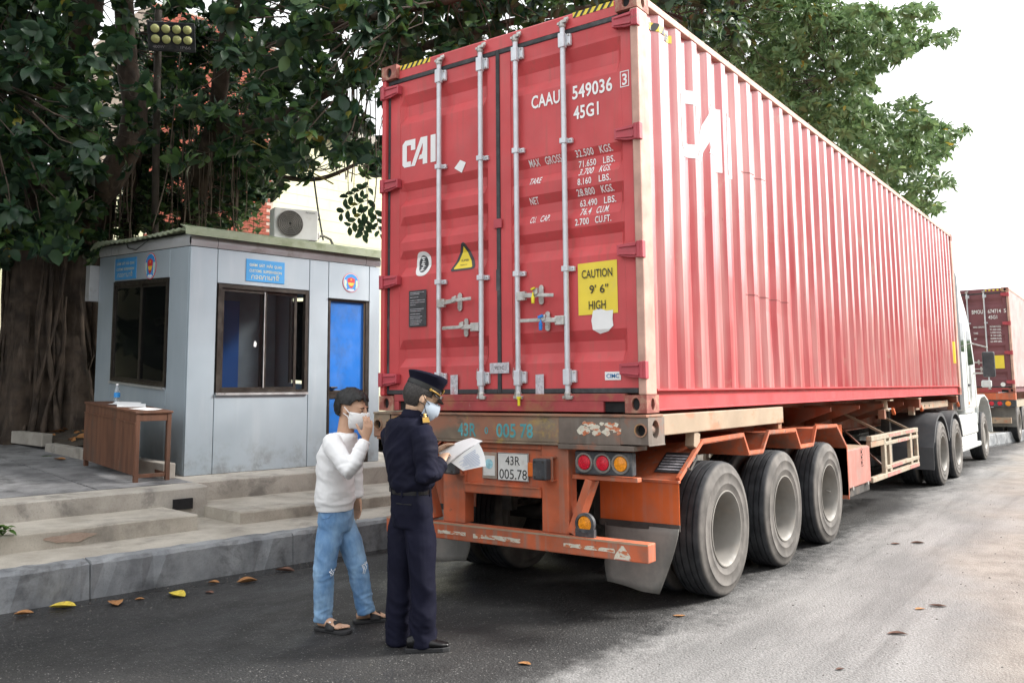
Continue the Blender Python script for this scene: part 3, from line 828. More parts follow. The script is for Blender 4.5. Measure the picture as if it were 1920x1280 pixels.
# rear bolster
bz0, bz1 = 1.190, 1.372
bo = tb(MB().box(0.16, 1.770, -0.030, 0.19, bz0, bz1), 'rear_beam', m_beam, bevel=0.006)
tb(MB().box(1.7705, 2.255, -0.036, 0.19, bz0 - 0.004, bz1), 'rear_beam', m_beam_dk, bevel=0.006)
tb(MB().box(-0.020, 2.455, -0.046, 0.20, bz1 + 0.0005, bz1 + 0.018), 'beam_flange', m_beam, bevel=0.004)
tb(MB().box(0.02, 1.769, -0.044, 0.10, bz0 - 0.016, bz0 - 0.0005), 'beam_flange', m_beam, bevel=0.004)
tb(MB().box(1.772, 2.362, -0.050, 0.14, 1.152, 1.1855), 'beam_plate', m_beam_dk, bevel=0.004)
for x0, x1, sg in ((2.256, 2.462, 1), (-0.020, 0.1595, -1)):
    w_ = x1 - x0
    mb = MB()
    mb.holed((x0, -0.036, 1.196), (1, 0, 0), (0, 0, 1), (0, -1, 0), w_, 0.1755, (w_ * (0.74 if sg > 0 else 0.28), 0.093), 0.036, 0.040, 0.16)
    xe = x1 if sg > 0 else x0
    if sg > 0: mb.holed((xe, -0.036, 1.196), (0, 1, 0), (0, 0, 1), (1, 0, 0), 0.236, 0.1755, (0.105, 0.098), 0.050, 0.060, 0.10)
    else: mb.holed((xe, 0.20, 1.196), (0, -1, 0), (0, 0, 1), (-1, 0, 0), 0.236, 0.1755, (0.13, 0.098), 0.050, 0.060, 0.10)
    mb.add([(x0, -0.036, 1.196), (x1, -0.036, 1.196), (x1, 0.2, 1.196), (x0, 0.2, 1.196)], [(3, 2, 1, 0)])
    tb(mb, 'beam_end', m_beam_dk if sg > 0 else m_beam)
    tb(MB().box(xe - (0.006 if sg > 0 else 0), xe + (0 if sg > 0 else 0.006) + 0.003 * sg, -0.030, 0.205, 1.186, 1.1955), 'end_lip', m_beam_dk, bevel=0.003)
    hq = x0 + w_ * (0.74 if sg > 0 else 0.28)
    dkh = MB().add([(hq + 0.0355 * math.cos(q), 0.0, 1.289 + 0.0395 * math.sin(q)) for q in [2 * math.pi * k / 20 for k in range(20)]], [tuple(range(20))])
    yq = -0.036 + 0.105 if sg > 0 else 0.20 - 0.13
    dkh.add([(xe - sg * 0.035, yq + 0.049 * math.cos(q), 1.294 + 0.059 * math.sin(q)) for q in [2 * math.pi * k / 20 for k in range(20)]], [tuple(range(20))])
    tb(dkh, 'beam_hole_shade', m_dark)  # black discs set in the beam ends as painted shade
    # ring round the hole
    hx = x0 + w_ * (0.74 if sg > 0 else 0.28)
    tb(MB().lathe([(0.036, 0.0), (0.037, -0.010), (0.045, -0.010), (0.046, 0.0)], (hx, -0.0365, 1.289), (0, 1, 0), 20), 'hole_ring', m_beam)
# painted number on the beam and flaking white paint
for s_, a, b, h in (('43R', 0.862, 1.039, 0.098), ('0', 1.118, 1.150, 0.050), ('005', 1.226, 1.402, 0.100), ('78', 1.440, 1.552, 0.100)):
    text('painted_number', s_, m_teal, bo, (a, -0.030, 1.220 + (0.02 if s_ == '0' else 0)), UX, UZ, h, b - a, 0, 0.002, 0.018)
fl = MB()
for k in range(26):
    x = 1.95 + rng.random() * 0.30; z = 1.255 + rng.random() * 0.085; r_ = 0.008 + rng.random() * 0.020
    a0 = rng.random() * 6
    pts = [(x + r_ * (0.6 + 0.6 * rng.random()) * math.cos(a0 + q * 0.9) * 1.5, -0.0372 - k * 0.00008, z + r_ * (0.5 + 0.6 * rng.random()) * math.sin(a0 + q * 0.9)) for q in range(7)]
    fl.add(pts, [tuple(range(7))])
tb(fl, 'flaking_paint', m_retro)
# side rails of the rear frame
for x0, x1 in ((2.300, 2.438), (0.0, 0.138)):
    tb(MB().box(x0, x1, 0.21, 2.645, 1.245, 1.386), 'side_rail', m_rail_tan, bevel=0.006)
    tb(MB().box(x0 + 0.0, x1 - 0.02, 2.56, 2.648, 1.19, 1.2445), 'rail_stop', m_beam, bevel=0.004)
# cross bolsters and main beams
for y in (2.50, 8.6, 11.75):
    tb(MB().box(0.02, 2.418, y, y + 0.13, 1.24 if y < 9 else 1.27, 1.382), 'cross_bolster', m_orange_dk, bevel=0.005)
for x in (0.72, 1.655):
    mb = MB().box(x + 0.055, x + 0.07, 0.10, 12.0, 0.98, 1.35)
    mb.box(x, x + 0.125, 0.10, 12.0, 1.350, 1.368).box(x, x + 0.125, 0.10, 9.3, 0.960, 0.980)
    tb(mb, 'main_beam', m_orange_dk)
    # stiffening webs
for k in range(7):
    y = 3.2 + k * 1.15
    tb(MB().box(0.79, 1.715, y, y + 0.08, 1.05, 1.33), 'cross_member', m_orange_dk)
    for s_ in (-1, 1):
        xa = 1.22 + s_ * 0.50; xb = 1.22 + s_ * 1.15
        if 4 < y < 9.5:
            tb(MB().prism([(xa, 1.34), (xb, 1.34), (xb, 1.30), (xa, 1.06)], lambda a, b, t: (a, t, b), y, y + 0.012), 'gusset', m_orange_dk, fix=True)
# rear uprights, plates, rails
for x0, x1 in ((0.700, 0.912), (1.607, 1.830)):
    tb(MB().box(x0, x1, -0.012, 0.10, 0.572, 1.172), 'upright', m_orange, bevel=0.008)
tb(MB().box(0.913, 1.606, 0.010, 0.022, 0.876, 1.135), 'back_panel', m_orange)
tb(MB().box(0.913, 1.606, -0.010, 0.05, 1.1355, 1.172), 'upper_rail', m_orange, bevel=0.005)
tb(MB().box(0.913, 1.606, -0.022, 0.09, 0.802, 0.8755), 'lower_rail', m_orange, bevel=0.008)
tb(MB().box(0.913, 1.606, -0.03, -0.0225, 0.866, 0.8755), 'rail_lip', m_orange)
bm_ = tb(MB().box(0.150, 2.452, -0.060, 0.05, 0.452, 0.5715), 'bumper', m_orange, bevel=0.008)
tb(MB().box(0.150, 2.452, -0.062, -0.0605, 0.560, 0.5725), 'bumper_lip', m_rail_tan)
for x0, x1, z0, z1 in ((0.690, 0.960, 0.490, 0.520), (1.030, 1.455, 0.485, 0.522), (1.815, 2.212, 0.496, 0.530)):
    n = 9; poly = [(x0 + (x1 - x0) * k / n, z0 + 0.006 * rng.random()) for k in range(n + 1)] + [(x1 - (x1 - x0) * k / n, z1 - 0.007 * rng.random()) for k in range(n + 1)]
    tb(MB().add([(a, -0.0628, b) for a, b in poly], [tuple(range(len(poly)))]), 'reflective_tape', m_retro, bm_)
tb(MB().prism([(2.205, 0.458), (2.335, 0.460), (2.322, 0.490), (2.275, 0.548), (2.262, 0.548), (2.215, 0.488)], lambda a, b, t: (a, t, b), -0.0665, -0.0615), 'reflector_triangle', m_retro, bm_, fix=True)
tb(MB().box(2.215, 2.325, -0.0675, -0.0670, 0.4585, 0.464), 'triangle_edge', m_redband, bm_)
# number plate
pl = tb(MB().box(1.216, 1.491, -0.006, -0.001, 0.907, 1.106), 'number_plate', m_platewhite, bevel=0.004)
text('lettering', '43R', m_black, pl, (1.353, -0.006, 1.020), UX, UZ, 0.066, 0.130, 0, 0.0015, 0.0, align='CENTER')
text('lettering', '005.78', m_black, pl, (1.356, -0.006, 0.921), UX, UZ, 0.072, 0.245, 0, 0.0015, 0.0, align='CENTER')
fr = MB()
for a, b, c, d in ((1.218, 1.489, 0.909, 0.912), (1.218, 1.489, 1.101, 1.104), (1.218, 1.221, 0.9125, 1.1005), (1.486, 1.489, 0.9125, 1.1005)): fr.box(a, b, -0.0078, -0.0062, c, d)
tb(fr, 'plate_border', m_black, pl)
p2 = tb(MB().box(1.072, 1.206, -0.004, 0.008, 0.912, 1.104), 'document_holder', mat('grey_metal_holder', (0.36, 0.31, 0.26), 0.6, 0.2, var=0.2, vs=9, dirt=(0.5, 0.2, 0.1), dscale=9), bevel=0.005)
tb(MB().box(1.086, 1.192, -0.009, -0.0045, 0.935, 1.08), 'holder_lid', m_platewhite, p2, bevel=0.004)
tb(MB().lathe([(0.0, -0.0045), (0.036, -0.0045), (0.036, -0.001)], (1.140, -0.006, 1.02), (0, 1, 0), 20), 'round_sticker', mat('pale_blue_sticker', (0.35, 0.62, 0.70), 0.5, var=0.25, vs=30), p2)
tb(MB().box(1.494, 1.541, -0.022, 0.008, 0.948, 1.046), 'amber_reflector', mat('orange_reflector', (0.62, 0.14, 0.02), 0.4, var=0.2, vs=20), bevel=0.005)
for x0, sg in ((1.612, 1), (0.800, 1)):
    b_ = tb(MB().box(x0, x0 + 0.115, -0.135, -0.065, 0.940, 1.086), 'rubber_buffer', m_lampbox, bevel=0.012)
    for xx in (x0 + 0.022, x0 + 0.09):
        for zz in (0.962, 1.064):
            tb(MB().lathe([(0.0, -0.004), (0.009, -0.004), (0.009, 0.002)], (xx, -0.135, zz), (0, 1, 0), 8), 'bolt', m_steel_dk, b_)
    mb = MB().box(x0 + 0.01, x0 + 0.125, -0.0645, -0.0585, 0.930, 1.096)
    mb.box(x0 + 0.02, x0 + 0.125, -0.058, -0.0125, 1.088, 1.096).box(x0 + 0.02, x0 + 0.125, -0.058, -0.0125, 0.930, 0.938)
    tb(mb, 'buffer_bracket', m_orange)
# tail lamps
def disc(c, r, h, n=24): return MB().lathe([(r * 1.0, 0.0), (r, -h), (r * 0.93, -h - 0.006), (0.0, -h - 0.012)], c, (0, 1, 0), n)
for sgn in (1, -1):
    mx = (lambda x: x) if sgn > 0 else (lambda x: 2.441 - x)
    xa, xb = sorted((mx(1.876), mx(2.320)))
    lb = tb(MB().box(xa, xb, 0.0, 0.06, 0.984, 1.140), 'lamp_housing', m_lampbox, bevel=0.01)
    for k, lx in enumerate((1.955, 2.098, 2.235)):
        tb(MB().lathe([(0.050, 0.0), (0.056, -0.014), (0.066, -0.012), (0.068, 0.0)], (mx(lx), 0.0, 1.064), (0, 1, 0), 28), 'lamp_ring', m_grey_rubber, lb, smooth='auto')
        tb(disc((mx(lx), 0.0, 1.064), 0.050, 0.003), 'lamp_lens', m_redlens if k < 2 else m_amberlens, lb, smooth='auto')
    xa, xb = sorted((mx(1.832), mx(2.34)))
    tb(MB().box(xa, xb, 0.03, 0.09, 0.945, 0.975), 'lamp_rail', m_orange, bevel=0.004)
    tb(MB().bar((mx(1.985), 0.05, 0.945), (mx(1.845), 0.03, 0.585), 0.055, 0.10, (0, 1, 0)), 'brace', m_orange)
    # marker lamp on the bumper
    mk = tb(MB().lathe([(0.0, 0.02), (0.072, 0.02), (0.074, -0.012), (0.056, -0.016), (0.054, 0.0)], (mx(1.964), -0.02, 0.658), (0, 1, 0), 28).box(mx(1.964) - 0.073, mx(1.964) + 0.073, -0.032, 0.0, 0.573, 0.625), 'marker_lamp', m_lampbox, smooth='auto')
    tb(disc((mx(1.964), -0.02, 0.658), 0.054, 0.004), 'lamp_lens', m_amberlens, mk, smooth='auto')
    # mudguard over the wheels: continuous bent strip with a rolled lip
    pr = [(0.470, 0.585), (0.478, 0.912), (0.885, 1.150), (1.68, 1.160), (1.785, 1.010), (2.115, 1.005), (2.275, 1.155), (2.975, 1.145), (3.100, 0.985), (3.495, 0.985), (3.615, 1.145), (4.305, 1.135), (4.640, 0.900), (4.640, 0.40)]
    xa, xb = sorted((mx(1.80), mx(2.430)))
    pts = [(xa, y, z) for y, z in pr]
    tb(MB().strip(pts[1:], (xb - xa, 0, 0), 0.006), 'mudguard', m_orange)
    xl = mx(2.436)
    tb(MB().strip([(min(xl, mx(2.408)), y, z + 0.008) for y, z in pr[1:]], (0.028, 0, 0), 0.030), 'mudguard_lip', m_orange)
    tb(MB().box(xa, xb, 0.462, 0.4695, 0.62, 0.905), 'mudguard_end', m_bright_orange if sgn > 0 else m_orange, bevel=0.003)
    tb(MB().box(xa, xb + 0.005, 0.448, 0.461, 0.580, 0.625), 'flap_bar', m_steel_dk, bevel=0.003)
    tb(MB().box(xa, xb + 0.005, 0.450, 0.485, 0.9055, 0.9250), 'mudguard_edge', m_orange, bevel=0.004)
    # rubber flap with a curled corner
    fl = MB(); vs = []; nx, nz = 8, 10
    for j in range(nz + 1):
        for i in range(nx + 1):
            s_ = i / nx; t_ = j / nz
            xa_ = 1.845 + 0.03 * max(0, t_ - 0.75) * 4; xb_ = 2.432 - 0.175 * t_ ** 1.2
            x = mx(xa_ + (xb_ - xa_) * s_)
            z = 0.60 - t_ * (0.405 + 0.05 * s_)
            y = 0.455 - 0.035 * t_ * t_ + 0.10 * max(0, s_ - 0.72) * t_ * 2.2 + 0.012 * math.sin(s_ * 5)
            vs.append((x, y, z))
    for j in range(nz):
        for i in range(nx): fl.f.append((j * (nx + 1) + i, j * (nx + 1) + i + 1, (j + 1) * (nx + 1) + i + 1, (j + 1) * (nx + 1) + i))
    fl.v = vs
    o = tb(fl, 'mud_flap', m_grey_rubber, smooth=True)
    sd = o.modifiers.new('solid', 'SOLIDIFY'); sd.thickness = 0.008
    # clip bracket at the front of the first guard
    tb(MB().obox((mx(2.39), 0.80, 1.185), (0.035, 0, 0), (0, 0.05, -0.02), (0, 0.01, 0.06)), 'guard_bracket', m_rail_tan, bevel=0.004)
    tb(MB().tube([(mx(2.437), 0.60, 1.00), (mx(2.445), 0.63, 0.985), (mx(2.445), 0.74, 1.06), (mx(2.437), 0.76, 1.085)], 0.008, 6), 'hook', m_steel_dk)
# data plate lying on the mudguard slope
dp = tb(MB().obox((2.30, 0.655, 1.030), (0.10, 0, 0), (0, 0.105, 0.0613), (0, -0.0015, 0.003)), 'data_plate', m_plate_dark)
for k in range(6):
    c_ = Vector((2.30, 0.655, 1.030)) + Vector((0, 0.105, 0.0613)) * (-0.75 + 0.28 * k) + Vector((0, -0.0022, 0.0042))
    tb(MB().obox(c_, (0.088, 0, 0), (0, 0.007, 0.004), (0, -0.0002, 0.0004)), 'plate_line', m_tape, dp)
# axles, springs and wheels
for ay in (1.27, 2.60, 3.95):
    tb(MB().tube([(0.15, ay, 0.50), (2.29, ay, 0.50)], 0.065, 12), 'axle', m_steel_dk, smooth='auto')
    for x in (0.78, 1.66):
        mb = MB()
        for q in range(4): mb.box(x - 0.04, x + 0.04, ay - 0.50 + q * 0.09, ay + 0.50 - q * 0.09, 0.60 + q * 0.022, 0.619 + q * 0.022)
        tb(mb, 'leaf_spring', m_steel_dk)
        tb(MB().prism([(ay - 0.62, 0.96), (ay - 0.45, 0.96), (ay - 0.50, 0.58), (ay - 0.57, 0.58)], lambda a, b, t: (t, a, b), x - 0.05, x + 0.05), 'spring_hanger', m_steel_dk, fix=True)
        tb(MB().tube([(x + 0.14 if x < 1 else x - 0.14, ay + 0.1, 0.52), (x + 0.14 if x < 1 else x - 0.14, ay - 0.18, 0.55)], 0.085, 14), 'brake_chamber', m_steel_dk, smooth='auto')
    wheel(tr, 2.303, ay, 0.498, 1, True)
    wheel(tr, 1.965, ay, 0.498, 1, False)
    wheel(tr, 0.135, ay, 0.498, -1, True)
    wheel(tr, 0.473, ay, 0.498, -1, False)
# air tanks
for x in (0.95, 1.40):
    tb(MB().lathe([(0.0, -0.42), (0.10, -0.40), (0.125, -0.34), (0.125, 0.34), (0.10, 0.40), (0, 0.42)], (x, 5.4, 0.82), (0, 1, 0), 18), 'air_tank', m_steel_dk, smooth='auto')
# toolbox
bx = tb(MB().box(1.95, 2.395, 4.70, 5.70, 0.445, 0.868), 'toolbox', m_pinkbox, bevel=0.008)
tb(MB().box(2.3955, 2.412, 4.715, 5.685, 0.46, 0.862), 'toolbox_door', m_pinkbox, bx, bevel=0.005)
tb(MB().box(1.96, 2.390, 4.71, 5.69, 0.8685, 0.874), 'toolbox_top', m_rail_tan, bx)
tb(MB().box(1.99, 2.39, 4.705, 5.69, 0.355, 0.4445), 'toolbox_rail', m_steel_dk, bx, bevel=0.005)
for y in (4.88, 5.52):
    tb(MB().lathe([(0.0, 0.02), (0.022, 0.02), (0.022, -0.01)], (2.405, y, 0.45), (1, 0, 0), 10), 'toolbox_latch', m_zinc, bx)
ch = MB()
for k in range(7): ch.lathe([(0.010, -0.004), (0.014, 0.0), (0.010, 0.004)], (2.418, 5.30, 0.85 - k * 0.03), (1, 0, 0) if k % 2 else (0, 1, 0), 8)
tb(ch, 'toolbox_chain', m_steel_dk, bx)
tb(MB().box(2.20, 2.436, 4.640, 4.655, 0.36, 0.90), 'guard_end_plate', m_orange)
# side underrun guard of cream tubes
def guard(mxf):
    xg = mxf(2.40)
    g = tb(MB().box(xg - 0.03, xg + 0.03, 5.73, 8.35, 0.912, 0.972), 'side_guard', m_cream, bevel=0.006)
    for z0, z1, y0 in ((0.828, 0.872, 6.42), (0.532, 0.580, 6.42), (0.432, 0.492, 5.73)):
        tb(MB().box(xg - 0.028, xg + 0.028, y0, 8.352, z0, z1), 'guard_rail', m_cream, g, bevel=0.006)
    for y, w_ in ((6.37, 0.10), (6.62, 0.12), (7.84, 0.12), (8.26, 0.085)):
        tb(MB().box(xg - 0.024, xg + 0.024, y, y + w_, 0.4925, 0.9115), 'guard_post', m_cream, g, bevel=0.005)
    tb(MB().box(xg - 0.034, xg + 0.022, 5.73, 6.36, 0.84, 0.908), 'guard_plate', m_rail_tan, g, bevel=0.005)
    for y0, y1 in ((6.62, 7.25), (7.55, 8.1)):
        tb(MB().box(xg + 0.0305, xg + 0.0325, y0, y1, 0.925, 0.962), 'red_band', m_redband, g)
    for y0, y1, z0, z1 in ((7.1, 7.72, 0.832, 0.868), (6.7, 7.3, 0.536, 0.576), (6.45, 7.2, 0.438, 0.486), (7.75, 8.3, 0.438, 0.486)):
        tb(MB().box(xg + 0.0285, xg + 0.0305, y0, y1, z0, z1), 'red_band', m_redband, g)
    for y in (6.55, 7.95):
        tb(MB().bar((xg - 0.02, y, 0.965), (mxf(1.80), y + 0.1, 1.25), 0.015, 0.03), 'guard_stay', m_rail_tan, g)
    tb(MB().bar((xg - 0.03, 6.7, 0.50), (mxf(1.78), 6.9, 1.0), 0.02, 0.02), 'guard_stay', m_orange_dk, g)
guard(lambda x: x); guard(lambda x: 2.438 - x)
# gusset plate with a hole in front of the toolbox
tb(MB().holed((2.06, 5.86, 0.88), (0, -0.98, 0.05), (0, 0.0, 1), (1, 0, 0), 1.1, 0.22, (0.45, 0.12), 0.07, 0.06, 0.03), 'gusset', m_bright_orange)
# twist locks with orange handles
for y in (6.9, 8.66, 11.80):
    for x, sg in ((2.33, 1), (0.108, -1)):
        t_ = tb(MB().box(x - 0.09, x + 0.09, y - 0.09, y + 0.09, 1.372, 1.388).lathe([(0.0, 0.0), (0.055, 0.0), (0.055, 0.02), (0.035, 0.03), (0.035, 0.13), (0.0, 0.13)], (x, y, 1.24), (0, 0, 1), 14), 'twist_lock', m_rail_tan)
        tb(MB().box(x - 0.06, x + 0.02, y - 0.12, y - 0.03, 1.14, 1.26), 'lock_housing', m_beam, t_, bevel=0.004)
        tb(MB().tube([(x, y, 1.265), (x + sg * 0.06, y + 0.08, 1.265)], 0.010, 8), 'lock_arm', m_zinc, t_)
        tb(MB().obox((x + sg * 0.075, y + 0.12, 1.235), (0.02, 0, 0), (0, 0.045, -0.035), (0, 0.012, 0.016)), 'lock_handle', m_bright_orange, t_, bevel=0.006)
# landing legs
for x in (0.55, 1.90):
    tb(MB().box(x - 0.06, x + 0.06, 8.75, 8.87, 0.42, 1.25), 'landing_leg', m_steel_dk, bevel=0.006)
    tb(MB().box(x - 0.12, x + 0.12, 8.68, 8.94, 0.40, 0.419), 'landing_foot', m_steel_dk)
# gooseneck plate with bolt holes
tb(MB().box(2.26, 2.30, 9.0, 11.6, 1.20, 1.31), 'gooseneck_rail', m_rail_tan, bevel=0.01)
tb(MB().box(0.10, 0.14, 9.0, 11.6, 1.20, 1.31), 'gooseneck_rail', m_rail_tan, bevel=0.01)
for y in (9.6, 9.95):
    tb(MB().lathe([(0.0, 0.0), (0.018, 0.0), (0.018, 0.004), (0.0, 0.004)], (2.300, y, 1.25), (1, 0, 0), 10), 'bolt_hole', m_dark)

# ------------------------------------------------------------------ tractor unit
m_white_cab = mat('white_cab_paint', (0.60, 0.62, 0.61), 0.3, var=0.05, vs=2, dirt=(0.52, 0.48, 0.42), dscale=2.2, dlo=0.55, dhi=0.8, damt=0.5)
m_glass_dk = mat('dark_glass', (0.015, 0.018, 0.02), 0.05, var=0.05, spec=0.8)
m_fender = mat('black_plastic_fender', (0.085, 0.088, 0.095), 0.5, var=0.15, vs=2, dirt=(0.15, 0.14, 0.135), dscale=2, dlo=0.45, dhi=0.75, damt=0.5)
m_seam0 = mat('panel_gap', (0.03, 0.03, 0.032), 0.8)
tc = empty('tractor_truck', (1.22, 13.5, 0), 'white bonneted tractor truck in front of the large red container', 'truck')
def tk(mb, name, m, parent=None, **k): return mb.build(name, m, parent or tc, **k)
MP = lambda a, b, t: (t, a, b)
xl, xr = 0.10, 2.338
tk(MB().prism([(12.95, 1.10), (12.95, 3.52), (13.35, 3.42), (13.9, 3.05), (14.25, 2.75), (14.62, 2.02), (14.72, 1.10)], MP, xl, xr), 'cab', m_white_cab, fix=True, bevel=0.05)
for x0, x1 in ((xr - 0.03, xr + 0.02), (xl - 0.02, xl + 0.03)):
    tk(MB().prism([(12.50, 1.12), (12.50, 3.62), (12.66, 3.74), (12.94, 3.60), (12.94, 1.12)], MP, x0, x1), 'cab_extender', m_fender, fix=True, bevel=0.01)
tk(MB().prism([(12.7, 3.50), (12.8, 3.80), (13.1, 3.76), (13.9, 3.10), (13.34, 3.45)], MP, 0.3, 2.14), 'roof_fairing', m_white_cab, fix=True, bevel=0.04)
tk(MB().prism([(14.73, 1.00), (14.73, 1.66), (15.4, 1.56), (16.3, 1.40), (16.62, 1.20), (16.66, 0.60), (14.73, 0.60)], MP, 0.42, 2.02), 'bonnet', m_white_cab, fix=True, bevel=0.06)
for a, b in ((1.80, 2.33), (0.108, 0.64)):
    pts = [(a, 14.60, 0.80), (a, 14.78, 1.12), (a, 15.15, 1.30), (a, 15.70, 1.33), (a, 16.15, 1.22), (a, 16.45, 0.95), (a, 16.55, 0.55)]
    tk(MB().strip(pts, (b - a, 0, 0), 0.04), 'wheel_arch', m_white_cab, smooth='auto')
    tk(MB().prism([(12.1, 0.62), (12.1, 1.02), (14.60, 1.02), (14.66, 0.62)], MP, a + 0.02, b - 0.01), 'side_skirt', m_white_cab, fix=True, bevel=0.03)
    tk(MB().box(a + 0.01, b + 0.02, 12.2, 14.75, 0.36, 0.45), 'side_step', m_white_cab, bevel=0.02)
    tk(MB().box(a + 0.05, b - 0.03, 12.3, 14.6, 0.4505, 0.6195), 'fuel_tank', m_white_cab, bevel=0.02)
    tk(MB().box(a + 0.1, b - 0.0, 13.2, 14.3, 1.0205, 1.26), 'step_fairing', m_white_cab, bevel=0.03)
tk(MB().prism([(13.75, 1.95), (13.75, 2.62), (14.1, 2.62), (14.42, 1.98)], MP, xr - 0.005, xr + 0.004), 'side_window', m_glass_dk, fix=True)
tk(MB().prism([(14.31, 2.70), (14.64, 2.05), (14.655, 2.055), (14.325, 2.706)], MP, 0.25, 2.19), 'windscreen', m_glass_dk, fix=True)
tk(MB().box(xr + 0.004, xr + 0.012, 13.55, 13.60, 1.2, 1.25), 'marker_lamp', m_amberlens)
tk(MB().box(0.2, 2.24, 16.62, 16.78, 0.35, 0.62), 'front_bumper', m_zinc, bevel=0.03)
for s_, xm in ((1, xr), (-1, xl)):
    mr = tk(MB().box(xm + s_ * 0.30 - 0.11, xm + s_ * 0.30 + 0.11, 14.18, 14.26, 1.72, 2.22), 'mirror', m_lampbox, bevel=0.03)
    for z in (1.80, 2.40):
        tk(MB().tube([(xm, 14.3, z), (xm + s_ * 0.30, 14.22, z + (0.0 if z < 2 else -0.1))], 0.014, 8), 'mirror_arm', m_zinc, mr)
    tk(MB().box(xm + s_ * 0.25 - 0.09, xm + s_ * 0.25 + 0.09, 14.1, 14.2, 1.52, 1.66), 'small_mirror', m_white_cab, mr, bevel=0.03)
for x in (0.80, 1.55):
    tk(MB().box(x, x + 0.09, 9.2, 16.4, 0.72, 0.95), 'chassis_rail', m_steel_dk)
tk(MB().lathe([(0.0, 0.0), (0.45, 0.0), (0.45, 0.05), (0.0, 0.05)], (1.22, 10.75, 1.00), (0, 0, 1), 24), 'fifth_wheel', m_steel_dk)
tk(MB().box(0.95, 1.5, 10.2, 11.3, 0.951, 0.999), 'fifth_wheel_mount', m_steel_dk)
for wy in (10.15, 11.47):
    tk(MB().tube([(0.2, wy, 0.5), (2.24, wy, 0.5)], 0.08, 12), 'axle', m_steel_dk)
    for x, fc, ou in ((2.30, 1, True), (1.965, 1, False), (0.138, -1, True), (0.473, -1, False)): wheel(tc, x, wy, 0.498, fc, ou)
    for a, b in ((1.78, 2.425), (0.013, 0.658)):
        pts = [(a, wy + 0.66 * math.cos(R(q)) * -1, 0.50 + 0.62 * math.sin(R(q))) for q in range(20, 165, 9)]
        if wy < 11: pts = [(a, wy - 0.74, 0.29), (a, wy - 0.72, 0.62)] + pts
        tk(MB().strip(pts, (b - a, 0, 0), 0.012), 'fender', m_fender, smooth='auto')
        for xx in (a, b - 0.015):
            tk(MB().strip([(xx, p[1], p[2] - 0.004) for p in pts[2 if wy < 11 else 0:]], (0.015, 0, 0), -0.035), 'fender_lip', m_fender, smooth='auto')
for x, fc in ((2.16, 1), (0.278, -1)): wheel(tc, x, 15.75, 0.498, fc, False)
tk(MB().tube([(0.3, 15.75, 0.5), (2.14, 15.75, 0.5)], 0.06, 10), 'axle', m_steel_dk)

# ------------------------------------------------------------------ the truck ahead: second container and trailer
m_maroon = mat('maroon_container_paint', (0.17, 0.058, 0.068), 0.6, var=0.12, vs=2)
m_maroon_side = mat('haze_pale_maroon_side', (0.66, 0.52, 0.50), 0.45, var=0.12, vs=2, dirt=(0.5, 0.4, 0.36), dscale=1.5)  # pale colour carries the haze and glare over the truck ahead
tk(MB().prism([(13.55, 1.13), (13.55, 2.70), (13.565, 2.70), (13.565, 1.13)], MP, xr, xr + 0.003), 'door_seam', m_seam0, fix=True)
tk(MB().prism([(14.45, 1.13), (14.45, 1.95), (14.465, 1.95), (14.465, 1.13)], MP, xr, xr + 0.003), 'door_seam', m_seam0, fix=True)
tk(MB().box(xr, xr + 0.025, 13.62, 13.80, 1.55, 1.59), 'door_handle', m_lampbox, bevel=0.006)
tk(MB().prism([(13.05, 2.2), (13.05, 2.75), (13.4, 2.75), (13.4, 2.2)], MP, xr - 0.005, xr + 0.004), 'side_window', m_glass_dk, fix=True)
tk(MB().tube([(2.20, 12.62, 0.9), (2.20, 12.62, 3.9)], 0.07, 14), 'exhaust_stack', m_zinc, smooth='auto')
C2 = (-0.20, 22.15, 1.36)
con2, cput2 = container(C2, 'maroon shipping container on the truck ahead at the right edge', 'shipping containers on trailers', full=False, paint=m_maroon, sidep=m_maroon_side)
def c2text(body, x, z, h, x1):
    text('lettering', body, m_whitepaint, con2, (C2[0] + x, C2[1] + DOOR_Y, C2[2] - CZ + z), UX, UZ, h, x1 - x, 0, 0.004, 0.01)
c2text('BMOU', 1.50, 3.60, 0.11, 1.78); c2text('674714', 1.90, 3.60, 0.11, 2.22); c2text('5', 2.29, 3.60, 0.11, 2.345); c2text('45G1', 1.90, 3.44, 0.10, 2.12)
for k, (s_, x, x1) in enumerate((('32.500 KGS.', 1.92, 2.2), ('71.650 LBS.', 1.92, 2.2), ('3.700 KGS.', 1.93, 2.2), ('8.160 LBS.', 1.93, 2.2), ('28.800 KGS.', 1.92, 2.2), ('63.490 LBS.', 1.92, 2.2))):
    c2text(s_, x, 3.20 - k * 0.083, 0.05, x1)
c2text('MAX GROSS', 1.51, 3.20, 0.05, 1.79); c2text('TARE', 1.51, 3.03, 0.05, 1.62); c2text('NET', 1.51, 2.87, 0.05, 1.59)
cput2(MB().box(1.95, 2.22, DOOR_Y - 0.012, DOOR_Y - 0.004, 2.06, 2.42), 'caution_sticker', m_yellow)
cput2(MB().lathe([(0.0, -0.004), (0.06, -0.004), (0.06, 0.004)], (2.15, DOOR_Y - 0.010, 1.62), (0, 1, 0), 20), 'round_sticker', m_sticker)
for k in range(5):
    cput2(MB().box(1.85 + k * 0.1, 1.90 + k * 0.1, 0.030, 0.036, 4.22, 4.262), 'hazard_stripe', m_yellow)
t2 = empty('container_trailer', (1.02, 24.0, 0), 'rear end of the trailer carrying the maroon container ahead', 'trailer', 'container trailers')
def t2b(mb, name, m, parent=None, **k): return mb.build(name, m, parent or t2, **k)
t2b(MB().box(-0.2, 2.24, 22.10, 22.35, 1.16, 1.345), 'rear_beam', m_orange, bevel=0.006)
t2b(MB().box(-0.2, 2.24, 22.12, 22.25, 0.96, 1.155), 'lamp_bar', m_lampbox, bevel=0.006)
